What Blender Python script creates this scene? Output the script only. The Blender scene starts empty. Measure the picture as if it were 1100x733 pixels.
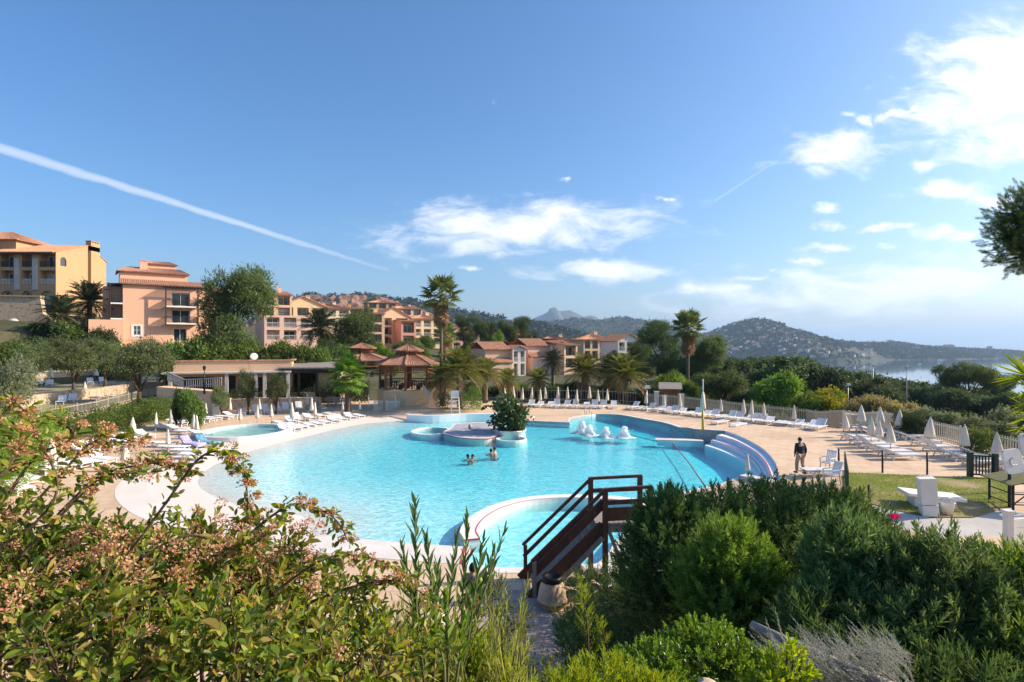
import bpy, math, random
import numpy as np
from mathutils import Vector, Matrix
from mathutils.geometry import delaunay_2d_cdt
random.seed(7)
RNG = np.random.default_rng(11)
F, CX, HY, HC = 611.0, 550.0, 370.0, 7.0      # lens and eye height read off the photograph
SC = bpy.context.scene
COL = SC.collection
R = math.radians
Z = Vector((0, 0, 1))


def G(px, py, z=0.0):
    y = F * (HC - z) / (py - HY)
    return Vector(((px - CX) / F * y, y, z))


def A(px, py, d):
    return Vector(((px - CX) / F * d, d, HC - (py - HY) / F * d))


def XY(px, d):
    return (px - CX) / F * d


# ------------------------------------------------------------------ materials
MATS = {}


def new_mat(name):
    m = bpy.data.materials.new(name)
    m.use_nodes = True
    nt = m.node_tree
    for n in list(nt.nodes):
        nt.nodes.remove(n)
    out = nt.nodes.new('ShaderNodeOutputMaterial')
    MATS[name] = m
    return m, nt, out


def N(nt, kind, **kw):
    n = nt.nodes.new(kind)
    for k, v in kw.items():
        if k in n.inputs:
            n.inputs[k].default_value = v
        else:
            setattr(n, k, v)
    return n


def L(nt, a, b):
    nt.links.new(a, b)


def c4(c):
    return (c[0], c[1], c[2], 1.0)


def ramp(nt, fac, stops):
    r = nt.nodes.new('ShaderNodeValToRGB')
    el = r.color_ramp.elements
    while len(el) < len(stops):
        el.new(0.5)
    for e, (p, c) in zip(el, stops):
        e.position = p
        e.color = c4(c)
    L(nt, fac, r.inputs[0])
    return r.outputs[0]


def surf(name, cols, scale=1.0, rough=0.7, bump=0.0, bscale=None, detail=6, spec=0.3, coord='world', metallic=0.0, stretch=None, lo=.3, hi=.7):
    """Principled surface whose colour wanders between the given colours by noise, with a matching bump."""
    m, nt, out = new_mat(name)
    p = N(nt, 'ShaderNodeBsdfPrincipled', Roughness=rough, Metallic=metallic)
    p.inputs['Specular IOR Level'].default_value = spec
    if coord == 'world':
        vec = N(nt, 'ShaderNodeNewGeometry').outputs['Position']
    else:
        vec = N(nt, 'ShaderNodeTexCoord').outputs['Object']
    if stretch:
        mp = N(nt, 'ShaderNodeMapping')
        mp.inputs['Scale'].default_value = stretch
        L(nt, vec, mp.inputs[0])
        vec = mp.outputs[0]
    nz = N(nt, 'ShaderNodeTexNoise', Scale=scale, Detail=detail, Roughness=0.6)
    L(nt, vec, nz.inputs['Vector'])
    n = len(cols)
    if n == 1:
        p.inputs['Base Color'].default_value = c4(cols[0])
    else:
        stops = [(lo + (hi - lo) * i / (n - 1), c) for i, c in enumerate(cols)]
        L(nt, ramp(nt, nz.outputs['Fac'], stops), p.inputs['Base Color'])
    if bump:
        nb = N(nt, 'ShaderNodeTexNoise', Scale=bscale or scale * 6, Detail=8, Roughness=0.65)
        L(nt, vec, nb.inputs['Vector'])
        b = N(nt, 'ShaderNodeBump', Strength=bump, Distance=0.03)
        L(nt, nb.outputs['Fac'], b.inputs['Height'])
        L(nt, b.outputs[0], p.inputs['Normal'])
    L(nt, p.outputs[0], out.inputs[0])
    return m


LIFT = 1.35


def leaf_mat(name, cols, trans=0.35, rough=0.6, tint=0.25, spec=0.14):
    """Leaf: colour picked per leaf, shifted a little per plant, light passes through."""
    m, nt, out = new_mat(name)
    geo = N(nt, 'ShaderNodeNewGeometry')
    oi = N(nt, 'ShaderNodeObjectInfo')
    cols = [tuple(min(.7, q * LIFT) for q in c) for c in cols]
    n = len(cols)
    col = ramp(nt, geo.outputs['Random Per Island'], [(i / max(1, n - 1), c) for i, c in enumerate(cols)])
    hsv = N(nt, 'ShaderNodeHueSaturation')
    mr = N(nt, 'ShaderNodeMapRange')
    mr.inputs['To Min'].default_value = 1 - tint
    mr.inputs['To Max'].default_value = 1 + tint
    L(nt, oi.outputs['Random'], mr.inputs[0])
    L(nt, mr.outputs[0], hsv.inputs['Value'])
    mh = N(nt, 'ShaderNodeMapRange')
    mh.inputs['To Min'].default_value = 0.5 - tint * .06
    mh.inputs['To Max'].default_value = 0.5 + tint * .06
    L(nt, oi.outputs['Random'], mh.inputs[0])
    L(nt, mh.outputs[0], hsv.inputs['Hue'])
    L(nt, col, hsv.inputs['Color'])
    p = N(nt, 'ShaderNodeBsdfPrincipled', Roughness=rough)
    p.inputs['Specular IOR Level'].default_value = spec
    L(nt, hsv.outputs[0], p.inputs['Base Color'])
    t = N(nt, 'ShaderNodeBsdfTranslucent')
    th = N(nt, 'ShaderNodeHueSaturation', Value=1.5, Saturation=1.15, Hue=0.485)
    L(nt, hsv.outputs[0], th.inputs['Color'])
    L(nt, th.outputs[0], t.inputs[0])
    mx = N(nt, 'ShaderNodeMixShader', Fac=trans)
    L(nt, p.outputs[0], mx.inputs[1])
    L(nt, t.outputs[0], mx.inputs[2])
    L(nt, mx.outputs[0], out.inputs[0])
    return m


# ------------------------------------------------------------------ mesh building
class MB:
    def __init__(s, M=None):
        s.v, s.f, s.m, s.s = [], [], [], []
        s.M = M

    def add(s, vs, fs, mi=0, smooth=False):
        o = len(s.v)
        if s.M is not None:
            vs = [s.M @ Vector(v) for v in vs]
        s.v.extend([tuple(v) for v in vs])
        for f in fs:
            s.f.append([i + o for i in f])
            s.m.append(mi)
            s.s.append(smooth)

    def quad(s, a, b, c, d, mi=0):
        s.add([a, b, c, d], [(0, 1, 2, 3)], mi)

    def box(s, c, size, mi=0, rz=0.0, rx=0.0, ry=0.0):
        x, y, z = size[0] / 2, size[1] / 2, size[2] / 2
        pts = [Vector((i * x, j * y, k * z)) for k in (-1, 1) for j in (-1, 1) for i in (-1, 1)]
        if rz or rx or ry:
            m = Matrix.Rotation(rz, 3, 'Z') @ Matrix.Rotation(ry, 3, 'Y') @ Matrix.Rotation(rx, 3, 'X')
            pts = [m @ p for p in pts]
        c = Vector(c)
        s.add([p + c for p in pts], [(0, 2, 3, 1), (4, 5, 7, 6), (0, 1, 5, 4), (1, 3, 7, 5), (3, 2, 6, 7), (2, 0, 4, 6)], mi)

    def bar(s, p, q, w, h, mi=0):
        """square bar from p to q, w across, h upright"""
        p, q = Vector(p), Vector(q)
        d = (q - p).normalized()
        a = d.cross(Z)
        if a.length < 1e-4:
            a = Vector((1, 0, 0))
        a.normalize()
        b = a.cross(d).normalized()
        a, b = a * w / 2, b * h / 2
        vs = [p - a - b, p + a - b, p + a + b, p - a + b, q - a - b, q + a - b, q + a + b, q - a + b]
        s.add(vs, [(0, 1, 2, 3), (7, 6, 5, 4), (0, 4, 5, 1), (1, 5, 6, 2), (2, 6, 7, 3), (3, 7, 4, 0)], mi)

    def tube(s, pts, rad, n=6, mi=0, smooth=True):
        pts = [Vector(p) for p in pts]
        if not hasattr(rad, '__len__'):
            rad = [rad] * len(pts)
        vs, fs = [], []
        ref = None
        for i, p in enumerate(pts):
            d = (pts[min(i + 1, len(pts) - 1)] - pts[max(i - 1, 0)]).normalized()
            if ref is None:
                ref = d.cross(Vector((0.31, 0.17, 0.93)))
                if ref.length < .1:
                    ref = d.cross(Vector((1, 0, 0)))
            a = (ref - d * ref.dot(d)).normalized()
            ref = a
            b = d.cross(a)
            for k in range(n):
                t = 2 * math.pi * k / n
                vs.append(p + (a * math.cos(t) + b * math.sin(t)) * rad[i])
        for i in range(len(pts) - 1):
            for k in range(n):
                k2 = (k + 1) % n
                fs.append((i * n + k, i * n + k2, (i + 1) * n + k2, (i + 1) * n + k))
        fs.append(tuple(range(n - 1, -1, -1)))
        fs.append(tuple((len(pts) - 1) * n + k for k in range(n)))
        s.add(vs, fs, mi, smooth)

    def lathe(s, prof, c=(0, 0, 0), n=16, mi=0, smooth=True, sx=1.0, sy=1.0, wob=None):
        c = Vector(c)
        vs, fs = [], []
        for (r, z) in prof:
            for k in range(n):
                t = 2 * math.pi * k / n
                w = wob(t, z) if wob else 1.0
                vs.append(c + Vector((r * math.cos(t) * sx * w, r * math.sin(t) * sy * w, z)))
        m = len(prof)
        for i in range(m - 1):
            for k in range(n):
                k2 = (k + 1) % n
                fs.append((i * n + k, i * n + k2, (i + 1) * n + k2, (i + 1) * n + k))
        fs.append(tuple(range(n - 1, -1, -1)))
        fs.append(tuple((m - 1) * n + k for k in range(n)))
        s.add(vs, fs, mi, smooth)

    def prism(s, poly, z0, z1, mi=0, mtop=None):
        n = len(poly)
        z0s = z0 if hasattr(z0, '__len__') else [z0] * n
        z1s = z1 if hasattr(z1, '__len__') else [z1] * n
        vs = [(p[0], p[1], z) for p, z in zip(poly, z0s)] + [(p[0], p[1], z) for p, z in zip(poly, z1s)]
        area = sum(poly[i][0] * poly[(i + 1) % n][1] - poly[(i + 1) % n][0] * poly[i][1] for i in range(n))
        side = [(i, (i + 1) % n, n + (i + 1) % n, n + i) for i in range(n)]
        top, bot = tuple(range(n, 2 * n)), tuple(range(n - 1, -1, -1))
        if area < 0:
            side = [tuple(reversed(f)) for f in side]
            top, bot = tuple(reversed(top)), tuple(reversed(bot))
        s.add(vs, side + [bot], mi)
        s.add(vs, [top], mi if mtop is None else mtop)

    def strip(s, inner, outer, z0, z1, mi=0, mtop=None):
        """solid band between two polylines of equal length"""
        n = len(inner)
        z1s = z1 if hasattr(z1, '__len__') else [z1] * n
        for i in range(n - 1):
            a, b, c, d = inner[i], inner[i + 1], outer[i + 1], outer[i]
            za, zb = z1s[i], z1s[i + 1]
            s.quad((a[0], a[1], za), (b[0], b[1], zb), (c[0], c[1], zb), (d[0], d[1], za), mi if mtop is None else mtop)
            s.quad((a[0], a[1], z0), (b[0], b[1], z0), (b[0], b[1], zb), (a[0], a[1], za), mi)
            s.quad((d[0], d[1], z0), (c[0], c[1], z0), (c[0], c[1], zb), (d[0], d[1], za), mi)
        for i in (0, n - 1):
            a, d = inner[i], outer[i]
            s.quad((a[0], a[1], z0), (d[0], d[1], z0), (d[0], d[1], z1s[i]), (a[0], a[1], z1s[i]), mi)

    def mesh(s, name, mats):
        me = bpy.data.meshes.new(name)
        me.from_pydata(s.v, [], s.f)
        for m in (mats if isinstance(mats, (list, tuple)) else [mats]):
            me.materials.append(m)
        me.polygons.foreach_set('material_index', s.m)
        me.polygons.foreach_set('use_smooth', s.s)
        me.update()
        return me

    def build(s, name, mats, parent=None, bevel=0.0):
        o = link(name, s.mesh(name, mats), parent)
        if bevel:
            b = o.modifiers.new('bevel', 'BEVEL')
            b.width = bevel
            b.segments = 2
            b.limit_method = 'ANGLE'
        return o


def link(name, data, parent=None, loc=None, rz=None, scale=None):
    o = bpy.data.objects.new(name, data)
    COL.objects.link(o)
    if parent is not None:
        o.parent = parent
    if loc is not None:
        o.location = loc
    if rz is not None:
        o.rotation_euler = (0, 0, rz)
    if scale is not None:
        o.scale = scale if hasattr(scale, '__len__') else (scale,) * 3
    return o


def tag(o, label=None, cat=None, group=None, kind=None):
    if label:
        o['label'] = label
    if cat:
        o['category'] = cat
    if group:
        o['group'] = group
    if kind:
        o['kind'] = kind
    return o


def empty(name, loc=(0, 0, 0), rz=0.0):
    o = link(name, None, None, loc, rz)
    o.empty_display_size = 0.2
    return o


def copy_tree(o, parent=None):
    c = o.copy()
    COL.objects.link(c)
    if parent is not None:
        c.parent = parent
    for ch in KIDS.get(o.name, []):
        copy_tree(ch, c)
    return c


KIDS = {}


def kids_of(root):
    """remember a prototype's children so that it can be copied"""
    for o in list(COL.objects):
        if o.parent is not None:
            KIDS.setdefault(o.parent.name, [])
            if o not in KIDS[o.parent.name]:
                KIDS[o.parent.name].append(o)
    return root


ORD = 'first second third fourth fifth sixth seventh eighth ninth tenth eleventh twelfth thirteenth fourteenth fifteenth sixteenth seventeenth eighteenth nineteenth twentieth twenty-first twenty-second twenty-third twenty-fourth twenty-fifth twenty-sixth twenty-seventh twenty-eighth'.split()


def ordinal(i, n):
    return 'leftmost' if i == 0 else 'rightmost' if i == n - 1 else ORD[i] + ' from the left'


# ------------------------------------------------------------------ scattered leaves (numpy)
def unit(a):
    return a / np.maximum(np.linalg.norm(a, axis=-1, keepdims=True), 1e-9)


LEAF_RHOMB = (np.array([[0, 0, 0], [.36, .45, .05], [0, 1, -.05], [-.36, .45, .05]]), [(0, 1, 2, 3)])
LEAF_LONG = (np.array([[0, 0, 0], [.5, .3, .1], [.36, .72, .02], [0, 1, -.12], [-.36, .72, .02], [-.5, .3, .1], [0, .5, -.05]]),
             [(0, 1, 2, 6), (6, 2, 3), (0, 6, 4, 5), (6, 3, 4)])
LEAF_OVAL = (np.array([[0, 0, 0], [.4, .22, .1], [.5, .5, .12], [.36, .78, .06], [0, 1, -.08], [-.36, .78, .06], [-.5, .5, .12], [-.4, .22, .1], [0, .5, -.02]]),
             [(0, 1, 2, 8), (8, 2, 3, 4), (0, 8, 6, 7), (8, 4, 5, 6)])


def scatter(tpl, pos, dirs, nor, length, width):
    """copies of a leaf template: its y axis along dirs, its z axis near nor"""
    tv, tf = tpl
    pos, dirs = np.asarray(pos, float), unit(np.asarray(dirs, float))
    n = len(pos)
    nor = np.asarray(nor, float)
    x = unit(np.cross(dirs, nor))
    z = np.cross(x, dirs)
    length = np.broadcast_to(np.asarray(length, float), (n,))[:, None, None]
    width = np.broadcast_to(np.asarray(width, float), (n,))[:, None, None]
    v = pos[:, None, :] + x[:, None, :] * (tv[None, :, 0:1] * width) + dirs[:, None, :] * (tv[None, :, 1:2] * length) + z[:, None, :] * (tv[None, :, 2:3] * np.minimum(length, width * 2.2))
    k = len(tv)
    loops, sizes = [], []
    off = (np.arange(n) * k)[:, None]
    flat = np.array([i for f in tf for i in f])
    loops = (off + flat[None, :]).reshape(-1)
    sizes = np.tile(np.array([len(f) for f in tf]), n)
    return v.reshape(-1, 3), loops, sizes


def np_mesh(name, groups, mats, smooth=False):
    """groups: list of (verts, loops, sizes, material index)"""
    vs, ls, ss, ms = [], [], [], []
    off = 0
    for v, l, s, mi in groups:
        vs.append(v)
        ls.append(l + off)
        ss.append(s)
        ms.append(np.full(len(s), mi))
        off += len(v)
    v, l, s, m = np.concatenate(vs), np.concatenate(ls), np.concatenate(ss), np.concatenate(ms)
    me = bpy.data.meshes.new(name)
    me.vertices.add(len(v))
    me.vertices.foreach_set('co', v.astype(np.float32).ravel())
    me.loops.add(len(l))
    me.loops.foreach_set('vertex_index', l.astype(np.int32))
    me.polygons.add(len(s))
    st = np.concatenate([[0], np.cumsum(s)[:-1]])
    me.polygons.foreach_set('loop_start', st.astype(np.int32))
    me.polygons.foreach_set('material_index', m.astype(np.int32))
    me.polygons.foreach_set('use_smooth', np.full(len(s), smooth))
    for mt in (mats if isinstance(mats, (list, tuple)) else [mats]):
        me.materials.append(mt)
    me.update()
    me.validate()
    return me


def mb_group(mb, mi=0):
    v = np.array(mb.v, float).reshape(-1, 3)
    return v, np.array([i for f in mb.f for i in f]), np.array([len(f) for f in mb.f]), mi


def rdir(n, up=0.0):
    d = RNG.normal(size=(n, 3))
    d[:, 2] += up
    return unit(d)


# ------------------------------------------------------------------ value noise for terrain
def _hash(ix, iy, seed):
    h = (ix * 374761393 + iy * 668265263 + seed * 2147483647) & 0xffffffff
    h = ((h ^ (h >> 13)) * 1274126177) & 0xffffffff
    return ((h ^ (h >> 16)) & 0xffff) / 65535.0


def vnoise(x, y, seed=0):
    x, y = np.asarray(x, float), np.asarray(y, float)
    ix, iy = np.floor(x).astype(np.int64), np.floor(y).astype(np.int64)
    fx, fy = x - ix, y - iy
    fx, fy = fx * fx * (3 - 2 * fx), fy * fy * (3 - 2 * fy)
    a, b = _hash(ix, iy, seed), _hash(ix + 1, iy, seed)
    c, d = _hash(ix, iy + 1, seed), _hash(ix + 1, iy + 1, seed)
    return (a * (1 - fx) + b * fx) * (1 - fy) + (c * (1 - fx) + d * fx) * fy


def fbm(x, y, oct=4, seed=0):
    t, amp, s = 0, 1.0, 0
    for o in range(oct):
        t = t + amp * vnoise(np.asarray(x) * 2 ** o, np.asarray(y) * 2 ** o, seed + o)
        s += amp
        amp *= .5
    return t / s
# ------------------------------------------------------------------ materials of the place
M = {}
M['deck'] = surf('deck_paving', [(.59, .41, .265), (.66, .475, .32), (.71, .525, .365)], 1.7, .85, .25, 9)
M['coping'] = surf('pale_coping', [(.60, .54, .48), (.74, .69, .63)], .9, .75, .2, 12)
M['liner'] = surf('pool_liner', [(.50, .76, .78), (.66, .88, .90), (.80, .96, .97)], 3.4, .6, 0, lo=.40, hi=.60, detail=3)  # pale mottling painted into the colour for the sparkle of rippled light
M['beach'] = surf('pool_beach', [(.66, .58, .50), (.74, .67, .59)], .4, .8, .1, 9)
M['white'] = surf('white_paint', [(.70, .67, .62), (.79, .76, .71)], 2.0, .5, .08, 20)
M['poolwhite'] = surf('painted_pool_wall', [(.74, .76, .77), (.83, .84, .84)], 1.2, .6, .08, 20)
M['red'] = surf('red_line_paint', [(.45, .03, .05), (.52, .05, .07)], 3, .6)
M['ground'] = surf('dry_ground', [(.06, .06, .025), (.10, .085, .045), (.05, .062, .022), (.15, .115, .07)], .35, .95, .5, 3)
M['stone'] = surf('stone_wall', [(.26, .18, .12), (.42, .31, .21), (.55, .43, .31), (.33, .25, .17)], 3.0, .9, .9, 5, detail=3)
M['slab'] = surf('flagstone', [(.26, .20, .17), (.36, .28, .24), (.42, .34, .30)], 1.3, .85, .4, 6)
M['lawn'] = surf('lawn_ground', [(.12, .15, .03), (.20, .21, .05), (.30, .24, .11), (.38, .27, .16)], .55, .95, .5, 14, lo=.33, hi=.68)
M['terrace'] = surf('terrace_soil', [(.42, .31, .22), (.52, .40, .29), (.20, .20, .07), (.45, .34, .24)], .35, .95, .4, 6)
M['concrete'] = surf('concrete', [(.42, .39, .35), (.54, .50, .46)], 1.0, .85, .3, 10)


def wood(name, a, b):
    return surf(name, [a, b], 6, .65, .35, 14, coord='object', stretch=(1, 1, .25))


M['brownwood'] = wood('red_brown_timber', (.085, .034, .022), (.15, .062, .04))
M['greywood'] = wood('weathered_timber', (.22, .18, .15), (.34, .29, .25))
M['darkwood'] = wood('dark_timber', (.035, .024, .018), (.06, .04, .03))
M['orangewood'] = wood('orange_timber', (.20, .075, .03), (.30, .12, .05))
M['picket'] = wood('pale_picket_timber', (.36, .31, .22), (.50, .44, .33))
M['plastic'] = surf('white_plastic', [(.74, .73, .72), (.80, .79, .78)], 3, .4)
M['fabric'] = surf('cream_canvas', [(.62, .55, .44), (.72, .65, .54)], 5, .9, .3, 12, coord='object')
M['metal'] = surf('grey_metal', [(.30, .30, .30), (.38, .38, .38)], 4, .4, metallic=.6)
M['dark'] = surf('dark_metal', [(.02, .022, .024), (.03, .032, .034)], 4, .5)
M['greenmetal'] = surf('green_metal', [(.01, .035, .025), (.015, .045, .03)], 4, .5)
M['yellow'] = surf('yellow_paint', [(.62, .36, .03), (.7, .42, .05)], 3, .5)
M['glass'] = surf('window_glass', [(.03, .04, .05), (.06, .075, .09)], .6, .06, spec=.6)
M['tile'] = surf('roof_tile', [(.34, .15, .08), (.50, .24, .13), (.60, .34, .21)], 2.2, .85, .5, 8)
M['tilebrown'] = surf('roof_tile_brown', [(.23, .11, .07), (.36, .18, .115), (.44, .24, .16)], 2.2, .85, .5, 8)
M['bark'] = surf('bark', [(.06, .045, .03), (.13, .095, .065)], 5, .95, .9, 14, coord='object', stretch=(1, 1, .3))
M['palmbark'] = surf('palm_bark', [(.10, .075, .05), (.20, .155, .11)], 6, .95, .9, 10, coord='object', stretch=(1, 1, 2.5))


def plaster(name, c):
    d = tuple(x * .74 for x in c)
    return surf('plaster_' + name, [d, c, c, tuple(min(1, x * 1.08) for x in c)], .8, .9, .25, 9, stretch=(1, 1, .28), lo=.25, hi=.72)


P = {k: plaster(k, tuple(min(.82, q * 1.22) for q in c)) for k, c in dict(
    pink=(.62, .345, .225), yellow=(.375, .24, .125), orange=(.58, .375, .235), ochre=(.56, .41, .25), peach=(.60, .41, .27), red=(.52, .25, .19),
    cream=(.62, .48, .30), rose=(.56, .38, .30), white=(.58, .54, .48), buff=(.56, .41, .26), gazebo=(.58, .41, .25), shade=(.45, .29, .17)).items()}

# panes: most dark, some with a pale curtain behind, chosen per window
gt = M['glass'].node_tree
gp_ = [n for n in gt.nodes if n.type == 'BSDF_PRINCIPLED'][0]
go = N(gt, 'ShaderNodeObjectInfo')
gr = ramp(gt, go.outputs['Random'], [(0.0, (.03, .04, .05)), (.45, (.06, .075, .09)), (.72, (.30, .28, .25)), (.9, (.42, .40, .36))])
gr.node.color_ramp.interpolation = 'CONSTANT'
L(gt, gr, gp_.inputs['Base Color'])
# slab joints and darker worn patches on the deck
dt_ = M['deck'].node_tree
dp_ = [n for n in dt_.nodes if n.type == 'BSDF_PRINCIPLED'][0]
dsrc = dp_.inputs['Base Color'].links[0].from_socket
dg_ = N(dt_, 'ShaderNodeNewGeometry')
br = N(dt_, 'ShaderNodeTexBrick', Scale=1.0)
br.inputs['Color1'].default_value = (1, 1, 1, 1)
br.inputs['Color2'].default_value = (.93, .92, .91, 1)
br.inputs['Mortar'].default_value = (.70, .66, .62, 1)
br.inputs['Mortar Size'].default_value = .014
br.inputs['Brick Width'].default_value = .62
br.inputs['Row Height'].default_value = .62
L(dt_, dg_.outputs['Position'], br.inputs['Vector'])
wn = N(dt_, 'ShaderNodeTexNoise', Scale=.22, Detail=7, Roughness=.62)
L(dt_, dg_.outputs['Position'], wn.inputs['Vector'])
wr = ramp(dt_, wn.outputs['Fac'], [(.36, (.86, .83, .80)), (.5, (1, 1, 1)), (.7, (1.0, .99, .97))])
dm = N(dt_, 'ShaderNodeMix', data_type='RGBA', blend_type='MULTIPLY')
dm.inputs['Factor'].default_value = 1
L(dt_, dsrc, dm.inputs['A'])
L(dt_, br.outputs['Color'], dm.inputs['B'])
dm2 = N(dt_, 'ShaderNodeMix', data_type='RGBA', blend_type='MULTIPLY')
dm2.inputs['Factor'].default_value = 1
L(dt_, dm.outputs['Result'], dm2.inputs['A'])
L(dt_, wr, dm2.inputs['B'])
L(dt_, dm2.outputs['Result'], dp_.inputs['Base Color'])

# ------------------------------------------------------------------ render, camera, light
SUN_AZ, SUN_EL = 84.0, 30.0
SC.render.engine = 'CYCLES'
SC.cycles.use_denoising = True
SC.cycles.max_bounces = 7
SC.cycles.diffuse_bounces = 3
SC.cycles.glossy_bounces = 3
SC.cycles.transmission_bounces = 6
SC.cycles.volume_bounces = 0
SC.cycles.transparent_max_bounces = 24
SC.cycles.caustics_reflective = False
SC.cycles.caustics_refractive = False
SC.view_settings.view_transform = 'Standard'
SC.view_settings.look = 'None'
SC.view_settings.gamma = 1.0
SC.view_settings.exposure = 0.63
cam = bpy.data.cameras.new('camera')
cam.sensor_width = 36.0
cam.lens = F / 1100 * 36
cam.shift_y = (HY - 366.5) / 1100
cam.clip_start = 0.05
cam.clip_end = 60000
co = link('camera', cam, None, (0, 0, HC))
co.rotation_euler = (R(90), 0, 0)
SC.camera = co
sun = bpy.data.lights.new('sun', 'SUN')
sun.energy = 5.0
sun.angle = R(.55)
sun.color = (1.0, .87, .69)
so = link('sun', sun)
sd = Vector((math.sin(R(SUN_AZ)) * math.cos(R(SUN_EL)), math.cos(R(SUN_AZ)) * math.cos(R(SUN_EL)), math.sin(R(SUN_EL))))
so.rotation_euler = sd.to_track_quat('Z', 'Y').to_euler()

w = bpy.data.worlds.new('World')
SC.world = w
w.use_nodes = True
nt = w.node_tree
for n in list(nt.nodes):
    nt.nodes.remove(n)
wo = nt.nodes.new('ShaderNodeOutputWorld')
bg = N(nt, 'ShaderNodeBackground', Strength=0.138)
sky = nt.nodes.new('ShaderNodeTexSky')
sky.sky_type = 'NISHITA'
sky.sun_disc = False
sky.sun_elevation = R(SUN_EL)
sky.sun_rotation = R(SUN_AZ)
sky.altitude = 50
sky.air_density = 1.0
sky.dust_density = 2.2
sky.ozone_density = 5.0
tc = nt.nodes.new('ShaderNodeTexCoord')
sx = nt.nodes.new('ShaderNodeSeparateXYZ')
L(nt, tc.outputs['Generated'], sx.inputs[0])
my = N(nt, 'ShaderNodeMath', operation='MAXIMUM')
my.inputs[1].default_value = 0.02
L(nt, sx.outputs[1], my.inputs[0])


def wmath(op, a, b=None, clamp=False):
    n = nt.nodes.new('ShaderNodeMath')
    n.operation = op
    n.use_clamp = clamp
    for i, v in enumerate((a, b)):
        if v is None:
            continue
        if isinstance(v, (int, float)):
            n.inputs[i].default_value = v
        else:
            L(nt, v, n.inputs[i])
    return n.outputs[0]


cu = wmath('DIVIDE', sx.outputs[0], my.outputs[0])       # azimuth tangent
cv = wmath('DIVIDE', sx.outputs[2], my.outputs[0])       # height over azimuth
cmb = nt.nodes.new('ShaderNodeCombineXYZ')
L(nt, cu, cmb.inputs[0])
L(nt, cv, cmb.inputs[1])
# the banks of cloud: place in the sky (px, py of the photograph turned into tangents), half sizes, tilt, weight
CLOUDS = [(556, 243, 160, 31, 3, 1.15), (655, 290, 105, 16, 0, 1.0), (1075, 85, 100, 58, 20, 1.35), (1090, 148, 85, 28, 10, 1.2), (892, 163, 62, 25, 3, 1.15),
          (930, 312, 240, 42, 4, .95), (1030, 296, 150, 36, 2, .95), (893, 219, 17, 8, 0, 1), (899, 240, 23, 6, 0, .9), (899, 264, 42, 7, 0, 1), (943, 267, 20, 6, 0, .8),
          (997, 181, 31, 9, 5, 1), (1010, 205, 46, 15, 0, 1.05), (1058, 213, 28, 12, 0, .9), (958, 245, 36, 6, 3, .9), (1020, 250, 62, 12, 2, .85),
          (798, 299, 40, 6, 2, .9), (782, 311, 50, 10, 0, .8), (870, 280, 32, 5, 0, .8), (830, 290, 24, 5, 0, .8), (540, 113, 7, 10, 10, .35), (500, 289, 26, 5, 0, .7),
          (712, 214, 9, 4, 0, .8), (612, 192, 16, 4, 0, .6), (930, 133, 17, 11, 0, .9), (916, 124, 18, 6, 0, .7), (968, 118, 55, 9, 33, .75), (748, 312, 34, 11, 0, .7)]
wz = N(nt, 'ShaderNodeTexNoise', Scale=11.0, Detail=5, Roughness=.6)
L(nt, cmb.outputs[0], wz.inputs['Vector'])
wsub = N(nt, 'ShaderNodeVectorMath', operation='SUBTRACT')
wsub.inputs[1].default_value = (.5, .5, .5)
L(nt, wz.outputs['Color'], wsub.inputs[0])
wmul = N(nt, 'ShaderNodeVectorMath', operation='MULTIPLY')
wmul.inputs[1].default_value = (.16, .055, 0)
L(nt, wsub.outputs[0], wmul.inputs[0])
wadd = N(nt, 'ShaderNodeVectorMath', operation='ADD')
L(nt, cmb.outputs[0], wadd.inputs[0])
L(nt, wmul.outputs[0], wadd.inputs[1])
best = None
for (px, py, rx, ry, rot, wt) in CLOUDS:
    mp = nt.nodes.new('ShaderNodeMapping')
    mp.vector_type = 'TEXTURE'
    mp.inputs['Location'].default_value = ((px - CX) / F, (HY - py) / F, 0)
    mp.inputs['Rotation'].default_value = (0, 0, R(rot))
    mp.inputs['Scale'].default_value = (rx / F, ry / F, 1)
    L(nt, wadd.outputs[0], mp.inputs[0])
    ln = N(nt, 'ShaderNodeVectorMath', operation='LENGTH')
    L(nt, mp.outputs[0], ln.inputs[0])
    v = wmath('SUBTRACT', 1.0, ln.outputs['Value'])
    v = wmath('MINIMUM', wmath('MULTIPLY', v, 1.15), 1.0)
    v = wmath('ADD', v, wt - 1.0)
    best = v if best is None else wmath('MAXIMUM', best, v)
mpn = nt.nodes.new('ShaderNodeMapping')
mpn.inputs['Scale'].default_value = (9, 24, 1)
L(nt, cmb.outputs[0], mpn.inputs[0])
nz = N(nt, 'ShaderNodeTexNoise', Scale=1.0, Detail=9, Roughness=.62, Distortion=.5)
L(nt, mpn.outputs[0], nz.inputs['Vector'])
den = wmath('ADD', best, wmath('MULTIPLY', wmath('SUBTRACT', nz.outputs['Fac'], .5), 3.2))
mrd = N(nt, 'ShaderNodeMapRange', interpolation_type='SMOOTHSTEP')
mrd.inputs['From Min'].default_value = -.12
mrd.inputs['From Max'].default_value = 1.25
mrd.inputs['To Max'].default_value = .93
L(nt, den, mrd.inputs[0])
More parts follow.
